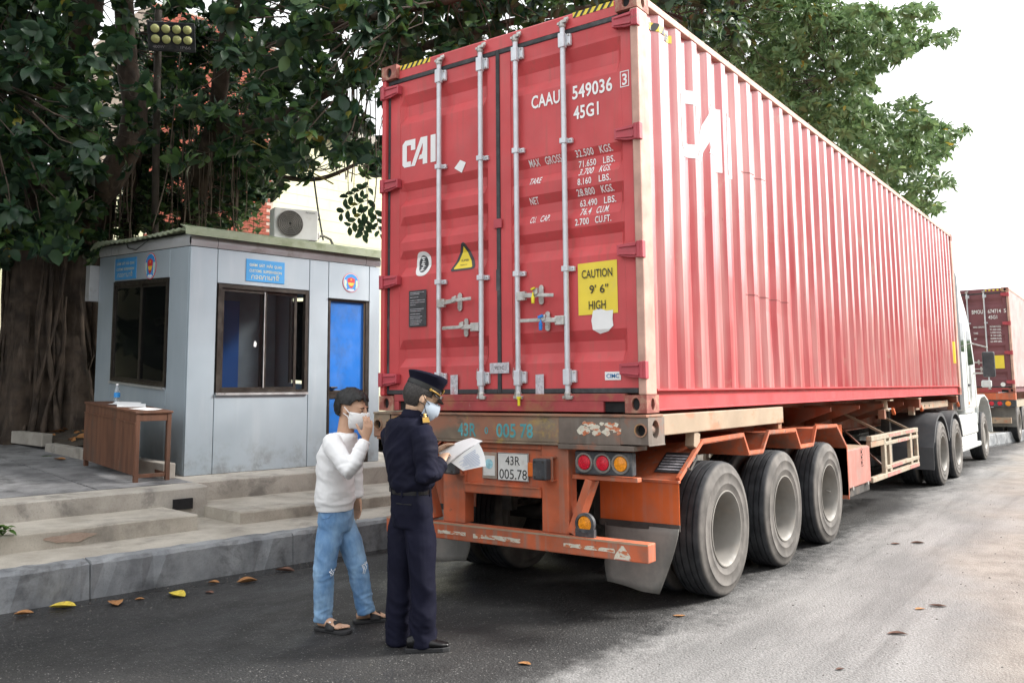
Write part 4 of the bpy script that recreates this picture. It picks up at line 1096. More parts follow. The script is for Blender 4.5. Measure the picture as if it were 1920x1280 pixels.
for x in (0.2, 0.4, 0.6, 1.45, 1.65, 1.85): t2b(disc((x, 22.12, 1.06), 0.06, 0.01), 'lamp_lens', m_redlens)
t2b(disc((2.05, 22.12, 1.06), 0.07, 0.01), 'lamp_lens', m_amberlens)
t2b(MB().box(0.3, 2.1, 22.08, 22.20, 0.52, 0.68), 'bumper', m_rail_tan, bevel=0.006)
for x in (0.5, 1.5): t2b(MB().box(x, x + 0.1, 22.15, 22.25, 0.68, 0.96), 'upright', m_orange)
for x in (0.35, 1.65): t2b(MB().box(x, x + 0.12, 22.4, 33.5, 0.98, 1.34), 'main_beam', m_orange_dk)
for a, b in ((1.55, 2.20), (-0.16, 0.49)):
    t2b(MB().box(a, b, 22.30, 22.31, 0.42, 0.95), 'mud_flap', m_grey_rubber)
    t2b(MB().box(a, b, 22.32, 26.6, 1.10, 1.13), 'mudguard', m_cream)
    t2b(MB().box(b - 0.012 if a > 1 else a, b if a > 1 else a + 0.012, 22.32, 26.6, 0.95, 1.0995), 'mudguard_skirt', m_cream)
for ay in (22.95, 24.28, 25.6):
    t2b(MB().tube([(-0.1, ay, 0.5), (2.1, ay, 0.5)], 0.07, 10), 'axle', m_steel_dk)
    for x, fc, ou in ((2.07, 1, True), (1.73, 1, False), (-0.03, -1, True), (0.31, -1, False)): wheel(t2, x, ay, 0.498, fc, ou)
# ------------------------------------------------------------------ ground and kerb frame (u along the kerb, w away from the road)
PH = R(8.5)
UU = Vector((math.sin(PH), math.cos(PH), 0)); WW = Vector((-math.cos(PH), math.sin(PH), 0))
def P(u, w, z): return UU * u + WW * w + Vector((0, 0, z))
def UW(p): p = Vector(p); return p.dot(UU), p.dot(WW)

class MU(MB):
    """mesh builder in kerb coordinates (u, w, z)"""
    shear = None
    def build(s, *a, **k):
        q = s.shear
        s.v = [tuple(P(p[0], p[1], p[2] + (q(p) if q else 0))) for p in s.v]
        k.setdefault('fix', True)
        return MB.build(s, *a, **k)

def road_mat():
    t = NT('asphalt_with_dust')
    x = t.xyz()
    agg = t.noise(105, 4, 0.75)
    agg2 = t.n.new('ShaderNodeTexVoronoi'); agg2.inputs['Scale'].default_value = 65; t.l.new(t.pos(), agg2.inputs['Vector'])
    k = t.mix(t.ramp(t.noise(0.9, 7, 0.65), 0.3, 0.7), (0.011, 0.011, 0.012), (0.034, 0.033, 0.033))
    k = t.mix(t.ramp(t.noise((3.2, 0.5, 1), 5), 0.55, 0.75, 0, 0.35), k, (0.055, 0.053, 0.051))
    k = t.mix(t.ramp(agg, 0.48, 0.70, 0, 0.75), k, (0.075, 0.073, 0.072))
    spark = t.math('LESS_THAN', agg2.outputs['Distance'], 0.24)
    sel = t.math('MULTIPLY', spark, t.ramp(t.noise(37, 2), 0.52, 0.58))
    k = t.mix(sel, k, (0.27, 0.26, 0.25))
    # pale dust where the wheels and the open road lie: boundary roughly x = 2.5, wandering
    n1 = t.noise((1.1, 0.55, 1), 6, 0.65); n2 = t.noise(9, 8, 0.75)
    e = t.math('ADD', x[0], t.math('MULTIPLY', t.math('SUBTRACT', n1, 0.5), 1.5))
    e = t.math('ADD', e, t.math('MULTIPLY', t.math('SUBTRACT', n2, 0.5), 1.1))
    dust = t.ramp(e, 2.12, 2.85, 0, 0.96)
    d1 = t.mix(t.ramp(t.noise((2.2, 0.5, 1), 6, 0.6), 0.3, 0.7), (0.20, 0.196, 0.194), (0.34, 0.332, 0.326))
    fine = t.ramp(t.noise(55, 5, 0.85), 0.40, 0.68, 0, 0.75)
    d1 = t.mix(fine, d1, (0.12, 0.115, 0.11))
    grit = t.n.new('ShaderNodeTexVoronoi'); grit.inputs['Scale'].default_value = 38; t.l.new(t.pos(), grit.inputs['Vector'])
    gsel = t.math('MULTIPLY', t.math('LESS_THAN', grit.outputs['Distance'], 0.20), t.ramp(t.noise(11, 4, 0.7), 0.52, 0.62))
    d1 = t.mix(gsel, d1, (0.075, 0.068, 0.062))
    d1 = t.mix(t.ramp(t.noise((5, 0.35, 1), 5, 0.6), 0.52, 0.70, 0, 0.45), d1, (0.105, 0.10, 0.098))
    # sandy brown verge further right
    e2 = t.math('ADD', x[0], t.math('MULTIPLY', t.math('SUBTRACT', t.noise((0.6, 0.4, 1), 5), 0.5), 2.4))
    e2 = t.math('ADD', e2, t.math('MULTIPLY', x[1], 0.10))
    sand = t.ramp(e2, 3.7, 4.7, 0, 0.9)
    sandc = t.mix(t.ramp(t.noise(3, 7, 0.7), 0.35, 0.65), (0.215, 0.185, 0.160), (0.32, 0.285, 0.25))
    sandc = t.mix(t.ramp(t.noise(26, 6, 0.7), 0.55, 0.72, 0, 0.7), sandc, (0.15, 0.10, 0.08))
    d1 = t.mix(sand, d1, sandc)
    k = t.mix(dust, k, d1)
    # damp gutter close to the kerb
    ww = t.math('ADD', t.math('MULTIPLY', x[0], -math.cos(PH)), t.math('MULTIPLY', x[1], math.sin(PH)))
    g = t.math('ADD', ww, t.math('MULTIPLY', t.math('SUBTRACT', t.noise((2, 1, 1), 5), 0.5), 0.7))
    wet = t.ramp(g, 0.92, 1.2)
    k = t.mix(t.math('MULTIPLY', wet, 0.55), k, (0.018, 0.017, 0.016))
    t.col(k)
    r0 = t.mix(wet, t.ramp(t.noise((1.3, 0.8, 1), 6, 0.65), 0.38, 0.62, 0.42, 0.78), (0.16,) * 3)
    r0 = t.mix(dust, r0, (0.9,) * 3)
    t.l.new(r0, t.p.inputs['Roughness'])
    t.p.inputs['Specular IOR Level'].default_value = 0.4
    h = t.math('ADD', t.math('MULTIPLY', agg, 1.0), t.math('MULTIPLY', agg2.outputs['Distance'], 0.8))
    h = t.math('MULTIPLY', h, t.math('SUBTRACT', 1.0, t.math('MULTIPLY', wet, 0.8)))
    t.bump(h, 0.9, 0.008)
    return t.m
m_road = road_mat()
road = MB()
road.add([(-60, -60, 0), (260, -60, 0), (260, 700, 0), (-60, 700, 0)], [(0, 1, 2, 3)])
road = road.build('road', m_road, kind='structure')

def conc(name, c, c2, rough=0.85, sc=2.5, stain=(0.09, 0.085, 0.08), samt=0.6, bumps=0.35, lo=0.5, hi=0.68):
    t = NT(name)
    k = t.mix(t.ramp(t.noise(sc, 6, 0.6), 0.3, 0.7), c, c2)
    k = t.mix(t.ramp(t.noise(sc * 0.8, 8, 0.7, 0.4), lo, hi, 0, samt), k, stain)
    k = t.mix(t.ramp(t.noise(70, 4), 0.5, 0.75, 0, 0.35), k, tuple(q * 0.6 for q in c))
    t.col(k); t.set(rough)
    t.bump(t.math('ADD', t.noise(45, 6, 0.7), t.math('MULTIPLY', t.noise(6, 5), 1.5)), bumps, 0.01)
    return t.m
m_conc = conc('weathered_concrete', (0.31, 0.285, 0.25), (0.46, 0.43, 0.385))
m_conc2 = conc('tan_concrete_step', (0.36, 0.325, 0.275), (0.52, 0.48, 0.415), samt=0.45)
m_kerbm = conc('blue_grey_kerb_stone', (0.18, 0.19, 0.205), (0.33, 0.34, 0.35), sc=3.0, stain=(0.055, 0.057, 0.062), samt=0.75, lo=0.45, hi=0.66)
m_slab = conc('dark_grey_paving', (0.12, 0.12, 0.125), (0.25, 0.25, 0.255), sc=3, stain=(0.03, 0.03, 0.032), samt=0.7)
m_soil = conc('dark_soil', (0.035, 0.028, 0.02), (0.08, 0.062, 0.045), rough=0.95, sc=6, bumps=0.9)
m_patch = conc('pinkish_plaster_patch', (0.34, 0.25, 0.20), (0.40, 0.31, 0.25), sc=8, samt=0.1)

SL = 0.05
def zp(w): return 0.60 + SL * (w - 3.2)

# kerb: separate stones with joints
KW, KH = 1.30, 0.285
kerb = empty('kerb', P(0, KW, 0)); kerb['kind'] = 'structure'
edges = [-9.0, -7.9, -6.6, -5.3, -4.2, -3.0, -1.735, 0.02, 1.30, 2.6, 3.9, 5.2, 6.5, 7.8, 9.1, 10.4, 11.7, 13.0, 14.5, 16, 18, 20, 23, 26, 30, 35, 40]
for i in range(len(edges) - 1):
    a, b = edges[i] + 0.004, edges[i + 1] - 0.004
    j = 0.006 * (random.random() - 0.5)
    mb = MU()
    n = 18; vs = []
    prof = [(KW + j, -0.02), (KW + j + 0.006, KH - 0.03), (KW + j + 0.03, KH), (KW + 0.16, KH + 0.004), (KW + 0.16, -0.02)]
    for q in range(n + 1):
        u = a + (b - a) * q / n
        chip = 0.03 if random.random() < 0.12 else 0.0
        for qi, (w, z) in enumerate(prof): vs.append((u, w + random.uniform(-0.005, 0.005) + (chip if qi in (1, 2) else 0), z + (random.uniform(-0.006, 0.004) - (chip * 0.6 if qi == 2 else 0) if z > 0.1 else 0)))
    m_ = len(prof); fs = []
    for q in range(n):
        for c in range(m_): fs.append((q * m_ + c, q * m_ + (c + 1) % m_, (q + 1) * m_ + (c + 1) % m_, (q + 1) * m_ + c))
    fs += [tuple(range(m_)), tuple(n * m_ + c for c in range(m_))]
    mb.add(vs, fs); mb.build('kerb_stone', m_kerbm, kerb)

def slab(name, u0, u1, w0, w1, z0, z1f, m, nu=24, nw=6, jag=0.006, bev=0.012):
    """raised slab with slightly uneven worn edges; z1f(w) top height"""
    mb = MU(); vs = []; fs = []
    us = np.linspace(u0, u1, nu + 1); ws = np.linspace(w0, w1, nw + 1)
    for a in us:
        j = random.uniform(-jag, jag)
        vs.append((a, w0 + j, z0))
        vs.append((a, w0 + j + 0.002, z1f(w0) - bev + random.uniform(-jag, jag) * 0.5))
        for k, b in enumerate(ws):
            vs.append((a, b + (bev + j if k == 0 else 0), z1f(b) + random.uniform(-jag, jag) * 0.3))
        vs.append((a, w1, z0))
    m_ = nw + 4
    for q in range(nu):
        for c in range(m_ - 1): fs.append((q * m_ + c, q * m_ + c + 1, (q + 1) * m_ + c + 1, (q + 1) * m_ + c))
    fs += [tuple(range(m_)), tuple(nu * m_ + c for c in range(m_))]
    mb.add(vs, fs)
    return mb.build(name, m, kind='structure', smooth=False)

slab('pavement', -9, 40, KW + 0.15, 16.0, 0.1, lambda w: KH - 0.004, m_conc2, nu=90, nw=20, jag=0.004)
slab('step', -9.0, -0.50, 2.12, 2.91, 0.2, lambda w: 0.425, m_conc2, nu=40, nw=5)
slab('step', -0.06, 3.55, 2.13, 3.26, 0.2, lambda w: 0.395, m_conc2, nu=24, nw=6, jag=0.008)
pf = slab('platform', -9.0, -0.03, 2.90, 9.4, 0.2, lambda w: zp(w) + 0.004, m_slab, nu=60, nw=24, jag=0.005)
slab('plinth', -0.027, 3.45, 3.25, 9.0, 0.2, lambda w: zp(w), m_conc, nu=20, nw=10)
slab('platform_edge', -9.0, -0.032, 2.885, 3.20, 0.2, lambda w: zp(w) + 0.010, m_conc, nu=60, nw=3)
# joints of the paving slabs on the platform: individual slabs laid on top
pv = empty('platform_paving', P(-4, 6, 0.6)); pv['kind'] = 'structure'
for i in range(9):
    for j_ in range(5):
        u0 = -0.10 - i * 0.92; w0 = 3.22 + j_ * 0.92
        mb = MU(); a, b, c, d = u0 - 0.90, u0, w0, w0 + 0.90
        h = random.uniform(0.006, 0.012) + 0.006
        mb.add([(a, c, zp(c) - 0.01), (b, c, zp(c) - 0.01), (b, d, zp(d) - 0.01), (a, d, zp(d) - 0.01), (a, c, zp(c) + h), (b, c, zp(c) + h), (b, d, zp(d) + h), (a, d, zp(d) + h)],
               [(0, 3, 2, 1), (4, 5, 6, 7), (0, 1, 5, 4), (1, 2, 6, 5), (2, 3, 7, 6), (3, 0, 4, 7)])
        mb.build('paving_slab', m_slab, pv)
# drain opening in the platform front
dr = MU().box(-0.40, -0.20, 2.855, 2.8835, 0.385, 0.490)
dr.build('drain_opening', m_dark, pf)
# repaired plaster on the low step
vs = [(-1.62 + 0.19 * math.cos(a) * (1 + 0.25 * math.sin(3 * a)), 2.107, 0.352 + 0.036 * math.sin(a) * (1 + 0.2 * math.cos(5 * a))) for a in [2 * math.pi * k / 22 for k in range(22)]]
MU().add(vs, [tuple(range(22))]).build('plaster_patch', m_patch, bpy.data.objects['step'])
# planter: low edging and soil mound with the tree
def edging(p0, p1, h, name='edging_stone', w=0.14, par=None):
    d = (Vector(p1) - Vector(p0)); n = max(1, int(d.length / 0.95)); 
    for i in range(n):
        a = Vector(p0) + d * ((i + 0.012) / n); b = Vector(p0) + d * ((i + 0.988) / n)
        z = h + random.uniform(-0.006, 0.006)
        MU().bar((a.x, a.y, (a.z + z) / 2 + 0.0), (b.x, b.y, (b.z + z) / 2), w, z - a.z if False else 0.17).build(name, m_conc, par, bevel=0.012)
plr = empty('planter_edging', P(0, 7, 0.7)); plr['kind'] = 'structure'
edging((-0.14, 3.55, 0.60), (-0.30, 6.9, 0.80), 0.82, par=plr)
edging((-0.30, 7.0, 0.80), (-0.95, 13.0, 1.05), 1.06, par=plr)
mb = MU(); vs = []; fs = []; nu, nw = 24, 24
for i in range(nu + 1):
    for j_ in range(nw + 1):
        u = -0.2 - 0.6 * (j_ / nw) + i * (14.0 / nu); w = 6.6 + j_ * (8.4 / nw)
        z = 0.80 + 0.028 * (w - 6.6) + 0.22 * math.exp(-((u - 0.6) ** 2 + (w - 8.4) ** 2) / 3.0) + 0.05 * mnoise.noise(Vector((u * 1.5, w * 1.5, 0)))
        vs.append((u, w, z))
for i in range(nu):
    for j_ in range(nw): fs.append((i * (nw + 1) + j_, i * (nw + 1) + j_ + 1, (i + 1) * (nw + 1) + j_ + 1, (i + 1) * (nw + 1) + j_))
mb.add(vs, fs); mb.build('soil', m_soil, kind='structure', smooth=True)

# ------------------------------------------------------------------ customs booth of metal panels
BU, BW_, BZ = 0.09, 3.72, 0.625        # near corner
BUE, BWE = 2.78, 6.48
m_panel = None
def panel_mat():
    t = NT('weathered_metal_panel')
    x = t.xyz()
    k = t.mix(t.ramp(t.noise(0.9, 4), 0.3, 0.7), (0.345, 0.41, 0.465), (0.41, 0.475, 0.53))
    k = t.mix(t.ramp(t.noise((6, 6, 0.6), 5), 0.5, 0.80, 0, 0.30), k, (0.55, 0.59, 0.62))
    low = t.ramp(x[2], 0.62, 1.15, 1, 0)
    st = t.math('MULTIPLY', low, t.ramp(t.noise(3.5, 7, 0.7), 0.44, 0.68, 0, 0.6))
    k = t.mix(st, k, (0.16, 0.15, 0.135))
    k = t.mix(t.ramp(t.noise((7, 7, 0.5), 4, 0.6), 0.60, 0.85, 0, 0.25), k, (0.33, 0.35, 0.36))
    t.col(k); t.set(0.42, 0.25)
    rr = t.ramp(t.noise(2.0), 0.3, 0.7, 0.38, 0.50); t.l.new(rr, t.p.inputs['Roughness'])
    return t.m
m_panel = panel_mat()
m_fascia = mat('pale_metal_fascia', (0.52, 0.53, 0.55), 0.4, 0.3, var=0.1, vs=2, dirt=(0.25, 0.23, 0.2), dscale=3, dlo=0.55, dhi=0.72, damt=0.6)
m_seam = mat('dark_seam', (0.03, 0.03, 0.032), 0.8)
m_bronze = mat('bronze_window_frame', (0.028, 0.022, 0.018), 0.4, 0.2, var=0.2, vs=9, dirt=(0.07, 0.06, 0.05), dscale=6)
m_alu = mat('bare_aluminium', (0.55, 0.56, 0.57), 0.35, 0.6, var=0.08)
m_blue = mat('blue_door_panel', (0.012, 0.155, 0.56), 0.4, var=0.06, vs=2, dirt=(0.03, 0.12, 0.35), dscale=2)
m_roofg = mat('mossy_roof_sheet', (0.30, 0.335, 0.235), 0.7, var=0.12, vs=3, dirt=(0.16, 0.19, 0.10), dscale=3, dlo=0.45, dhi=0.65, damt=0.8)
m_signblue = mat('blue_sign_enamel', (0.055, 0.31, 0.66), 0.45, var=0.06, vs=4, dirt=(0.35, 0.5, 0.62), dscale=9, dlo=0.6, dhi=0.75, damt=0.5)
m_signtxt = mat('cream_sign_lettering', (0.72, 0.70, 0.52), 0.5, var=0.06)
m_inside = mat('dim_room_paint', (0.40, 0.43, 0.45), 0.9, var=0.2, vs=2)

def glass_mat():
    t = NT('tinted_window_glass')
    t.col((0.10, 0.11, 0.11)); t.set(0.03, 0, 0.6)
    tr_ = t.n.new('ShaderNodeBsdfTransparent'); tr_.inputs[0].default_value = (0.80, 0.83, 0.85, 1)
    mx = t.n.new('ShaderNodeMixShader'); mx.inputs[0].default_value = 0.15
    gl = t.n.new('ShaderNodeBsdfGlossy'); gl.inputs['Roughness'].default_value = 0.04; gl.inputs[0].default_value = (0.9, 0.9, 0.9, 1)
    fr = t.n.new('ShaderNodeFresnel'); fr.inputs[0].default_value = 1.30
    m2 = t.n.new('ShaderNodeMixShader'); t.l.new(fr.outputs[0], m2.inputs[0])
    df = t.n.new('ShaderNodeBsdfDiffuse'); df.inputs[0].default_value = (0.03, 0.033, 0.034, 1)
    t.l.new(tr_.outputs[0], mx.inputs[1]); t.l.new(df.outputs[0], mx.inputs[2])
    t.l.new(mx.outputs[0], m2.inputs[1]); t.l.new(gl.outputs[0], m2.inputs[2])
    out = t.n['Material Output']; t.l.new(m2.outputs[0], out.inputs[0])
    return t.m
m_glass = glass_mat()

booth = empty('customs_booth', P(1.4, 5.0, BZ), 'grey metal-panelled inspection booth with bronze windows and blue door', 'booth')
SHF = lambda p: 0.062 * (p[1] - BW_)
def bb(mb, name, m, parent=None, **k):
    mb.shear = SHF
    return mb.build(name, m, parent or booth, **k)
ZT = 3.235    # top of wall panels
TH = 0.03
# front wall (faces the road): panels with recessed seams. front plane w = BW_, window/door openings
fw0, fw1, fz0, fz1 = 0.440, 1.655, 1.555, 2.825
du0, du1, dz1 = 1.975, 2.560, 2.735
def fpanel(u0, u1, z0, z1, m=None): bb(MU().box(u0 + 0.004, u1 - 0.004, BW_, BW_ + TH, z0 + 0.004, z1 - 0.004), 'wall_panel', m or m_panel, bevel=0.004)
fpanel(BU, 0.425, BZ, ZT); fpanel(0.425, 1.67, BZ, 1.535); fpanel(0.425, 1.67, 2.83, ZT); fpanel(1.67, 1.955, BZ, ZT); fpanel(1.955, 2.60, 2.755, ZT); fpanel(2.60, BUE, BZ, ZT)
# left wall: plane u = BU
lw0, lw1, lz0, lz1 = 4.275, 5.93, 1.585, 2.875
def lpanel(w0, w1, z0, z1): bb(MU().box(BU, BU + TH, w0 + 0.004, w1 - 0.004, z0 + 0.004, z1 - 0.004), 'wall_panel', m_panel, bevel=0.004)
lpanel(BW_ + TH + 0.001, 4.255, BZ, ZT); lpanel(4.255, 5.95, BZ, 1.565); lpanel(4.255, 5.95, 2.885, ZT); lpanel(5.95, BWE, BZ, ZT)
# other walls and inner lining
for w0_, w1_, z0_, z1_ in ((BW_ + TH + 0.001, 4.2, BZ, ZT), (6.0, BWE, BZ, ZT), (4.2005, 5.9995, BZ, 1.55), (4.2005, 5.9995, 2.85, ZT)):
    bb(MU().box(BUE - TH, BUE, w0_, w1_, z0_, z1_), 'wall_panel', m_panel)
wr = bb(MU().box(BUE - 0.02, BUE - 0.015, 4.25, 5.95, 1.6, 2.8), 'window', m_glass)  # unseen window, added to let light onto the blue panels inside
bb(MU().box(BUE - TH, BUE + 0.004, 4.2005, 4.25, 1.5505, 2.8495).box(BUE - TH, BUE + 0.004, 5.95, 5.9995, 1.5505, 2.8495).box(BUE - TH, BUE + 0.004, 5.08, 5.12, 1.5505, 2.8495), 'added_window_frame', m_bronze, wr)
bb(MU().box(BU + TH, BUE - TH, BWE - TH, BWE, BZ, ZT), 'wall_panel', m_panel)
bb(MU().box(BU + 0.10, BUE - 0.10, BWE - 0.20, BWE - 0.15, BZ, ZT), 'inner_wall', m_inside)
bb(MU().box(BU + TH + 0.001, BUE - TH, BW_ + TH + 0.001, BWE - TH, ZT - 0.12, ZT - 0.08), 'ceiling', m_inside)
bb(MU().box(BU + TH + 0.001, BUE - TH - 0.001, BW_ + TH + 0.001, BWE - TH, BZ + 0.001, BZ + 0.03), 'inner_floor', m_inside)
# seams: dark backing just behind the panel faces
sm = MU()
sm.box(BU + 0.01, 0.436, BW_ + 0.012, BW_ + TH + 0.004, BZ, ZT).box(1.659, 1.9535, BW_ + 0.012, BW_ + TH + 0.004, BZ, ZT).box(2.602, BUE - 0.01, BW_ + 0.012, BW_ + TH + 0.004, BZ, ZT)
sm.box(0.4365, 1.6585, BW_ + 0.012, BW_ + TH + 0.004, BZ, 1.552).box(0.4365, 1.6585, BW_ + 0.012, BW_ + TH + 0.004, 2.828, ZT).box(1.954, 2.6015, BW_ + 0.012, BW_ + TH + 0.004, 2.74, ZT)
sm.box(BU + 0.012, BU + TH + 0.004, BW_ + TH + 0.005, 4.27, BZ, ZT).box(BU + 0.012, BU + TH + 0.004, 5.935, BWE - 0.01, BZ, ZT).box(BU + 0.012, BU + TH + 0.004, 4.2705, 5.9345, BZ, 1.58).box(BU + 0.012, BU + TH + 0.004, 4.2705, 5.9345, 2.88, ZT)
bb(sm, 'seam_backing', m_seam)
# curved fascia under the roof
def fascia(pts_fn, name):
    prof = [(0.0, ZT + 0.004), (0.012, ZT + 0.05), (0.006, ZT + 0.10), (-0.03, ZT + 0.145), (-0.09, ZT + 0.165)]
    return prof
prof = [(0.000, ZT + 0.004), (0.014, ZT + 0.04), (0.014, ZT + 0.09), (-0.010, ZT + 0.135), (-0.06, ZT + 0.160)]
for u0, u1 in ((BU - 0.0, 0.415), (0.421, 2.535), (2.541, BUE)):
    mb = MU(); vs = []; 
    for (o_, z) in prof: vs += [(u0, BW_ - o_, z), (u1, BW_ - o_, z)]
    mb.add(vs, [(2 * i, 2 * i + 1, 2 * i + 3, 2 * i + 2) for i in range(len(prof) - 1)])
    bb(mb, 'fascia', m_fascia, smooth=True, fix=False)
for w0, w1 in ((BW_, 6.05), (6.056, BWE)):
    mb = MU(); vs = []
    for (o_, z) in prof: vs += [(BU - o_, w0, z), (BU - o_, w1, z)]
    mb.add(vs, [(2 * i, 2 * i + 2, 2 * i + 3, 2 * i + 1) for i in range(len(prof) - 1)])
    bb(mb, 'fascia', m_fascia, smooth=True, fix=False)
# roof: ribbed fibre sheet with ragged, sagging edge; ribs run across
mb = MU(); vs = []; fs = []; nu, nw = 44, 60
for i in range(nu + 1):
    for j_ in range(nw + 1):
        u = BU - 0.10 + i * (BUE - BU + 0.22) / nu; w = BW_ - 0.09 + j_ * (BWE - BW_ + 0.20) / nw
        rise = 0.135 * (1 - abs((u - 1.43) / 1.5)) 
        z = ZT + 0.168 + 0.028 * min(1, max(0, (w - BW_ + 0.09) / 0.15)) + 0.30 * rise * min(1, (w - BW_ + 0.09) / 0.8) + 0.013 * math.sin(j_ * math.pi / 1.5) * min(1, (w - BW_) * 4 if w > BW_ else 0)
        if i == 0: u += 0.018 * mnoise.noise(Vector((w * 3, 0, 0))); z -= 0.035 + 0.03 * mnoise.noise(Vector((w * 1.3, 4, 0)))
        if i == 0 and w > 5.9: z -= 0.07 * (w - 5.9) / 0.6
        if i <= 1: z += 0.02 * math.sin(w * 2.1)
        vs.append((u, w, z))
for i in range(nu):
    for j_ in range(nw): fs.append((i * (nw + 1) + j_, (i + 1) * (nw + 1) + j_, (i + 1) * (nw + 1) + j_ + 1, i * (nw + 1) + j_ + 1))
mb.add(vs, fs)
rf = bb(mb, 'roof', m_roofg, fix=False)
sd = rf.modifiers.new('solid', 'SOLIDIFY'); sd.thickness = 0.012
# edge trim on the road side
tr_mb = MU().prism([(BW_ - 0.105, ZT + 0.118), (BW_ - 0.098, ZT + 0.118), (BW_ - 0.09, ZT + 0.195), (BW_ + 0.05, ZT + 0.235), (BW_ + 0.05, ZT + 0.242), (BW_ - 0.10, ZT + 0.203)], lambda a, b, t: (t, a, b), BU - 0.11, BUE + 0.13)
bb(tr_mb, 'roof_trim', m_roofg)
bb(MU().box(BU + 0.04, BUE - 0.04, BW_ + 0.04, BWE - 0.04, ZT + 0.001, ZT + 0.165), 'roof_void', m_seam)
# front window: outer frame, two sliding sashes with panes
def window(axis, a0, a1, z0, z1, plane, sill_m):
    """axis 'u': front wall, 'w': left wall"""
    def bx(p0, p1, d0, d1, q0, q1):
        return MU().box(p0, p1, plane + d0, plane + d1, q0, q1) if axis == 'u' else MU().box(plane + d0, plane + d1, p0, p1, q0, q1)
    def join(*bs):
        m_ = MU()
        for b in bs: m_.add(b.v, b.f)
        return m_
    f = 0.045
    win = bb(join(bx(a0, a1, -0.012, 0.05, z1 - f, z1), bx(a0, a1, -0.012, 0.05, z0, z0 + f * 0.7), bx(a0, a0 + f, -0.012, 0.05, z0 + f * 0.7, z1 - f), bx(a1 - f, a1, -0.012, 0.05, z0 + f * 0.7, z1 - f)), 'window', m_bronze)
    mid = (a0 + a1) / 2 + (-0.02 if axis == 'w' else 0.0)
    for k, (s0, s1, d) in enumerate(((a0 + f, mid + 0.03, 0.022), (mid - 0.03, a1 - f, 0.002))):
        if axis == 'u' and k == 0: s0, s1, d = a0 + f, mid + 0.03, 0.004
        if axis == 'u' and k == 1: s0, s1, d = mid - 0.045, a1 - f - 0.10, 0.026
        g = 0.036
        zz0, zz1 = z0 + f * 0.7 + 0.002, z1 - f - 0.002
        sash = bb(join(bx(s0, s1, d, d + 0.018, zz1 - g, zz1), bx(s0, s1, d, d + 0.018, zz0, zz0 + g * 0.7), bx(s0, s0 + g, d, d + 0.018, zz0 + g * 0.7, zz1 - g), bx(s1 - g, s1, d, d + 0.018, zz0 + g * 0.7, zz1 - g)), 'sash', m_bronze, win)
        bb(bx(s0 + g + 0.001, s1 - g - 0.001, d + 0.007, d + 0.011, zz0 + g * 0.7 + 0.001, zz1 - g - 0.001), 'pane', m_glass, win)
    bb(bx(a0 - 0.005, a1 + 0.005, -0.03, 0.02, z0 - 0.030, z0 - 0.004), 'sill', sill_m, win)
    return win
wfront = window('u', fw0, fw1, fz0, fz1, BW_, m_alu)
wleft = window('w', lw0, lw1, lz0, lz1, BU, m_alu)
bb(MU().box(1.042, 1.052, BW_ - 0.004, BW_ + 0.0025, fz0 + 0.05, fz1 - 0.06), 'sash_edge', m_alu, wfront)
bb(MU().add([(0.915, BW_ + 0.006, 2.10), (0.945, BW_ + 0.006, 2.095), (0.955, BW_ + 0.006, 2.14), (0.932, BW_ + 0.006, 2.17), (0.918, BW_ + 0.006, 2.15)], [(0, 1, 2, 3, 4)]), 'paper_scrap', m_sticker, wfront)
# blue furnishings seen through the front window
bb(MU().box(0.60, 0.98, 6.05, 6.10, BZ + 0.03, 2.75), 'inner_door', m_blue); bb(MU().box(1.50, 1.95, 6.05, 6.10, BZ + 0.03, 2.75), 'inner_door', m_blue)
# door: frame, two blue panels
fr = MU().box(du0 - 0.012, du0 + 0.020, BW_ + 0.002, BW_ + 0.06, BZ, dz1 + 0.016).box(du1 - 0.02, du1 + 0.035, BW_ - 0.006, BW_ + 0.06, BZ, dz1 + 0.016).box(du0 + 0.0205, du1 - 0.0205, BW_ + 0.002, BW_ + 0.06, dz1 - 0.01, dz1 + 0.016)
dof = bb(fr, 'door', m_bronze, bevel=0.003)
bb(MU().box(du0 + 0.026, du1 - 0.030, BW_ + 0.032, BW_ + 0.045, 1.57, dz1 - 0.012), 'door_panel', m_blue, dof)
bb(MU().box(du0 + 0.026, du1 - 0.030, BW_ + 0.032, BW_ + 0.045, BZ + 0.08, 1.46), 'door_panel', m_blue, dof)
bb(MU().box(du0 + 0.0205, du1 - 0.021, BW_ + 0.022, BW_ + 0.05, 1.462, 1.568), 'door_rail', m_bronze, dof, bevel=0.004)
bb(MU().box(du0 + 0.0205, du1 - 0.021, BW_ + 0.022, BW_ + 0.05, BZ, BZ + 0.079), 'door_rail', m_bronze, dof)
bb(MU().box(du1 - 0.0295, du1 - 0.0205, BW_ + 0.010, BW_ + 0.05, BZ + 0.08, dz1 - 0.011), 'door_stop', mat('tan_wood_trim', (0.30, 0.21, 0.12), 0.6), dof)
bb(MU().box(du0 + 0.03, du0 + 0.13, BW_ - 0.012, BW_ + 0.03, 1.595, 1.615), 'door_handle', m_bronze, dof, bevel=0.003)
bb(MU().box(du0 - 0.02, du1 + 0.04, BW_ - 0.02, BW_ + 0.05, 2.752, 2.762), 'rain_strip', m_seam)
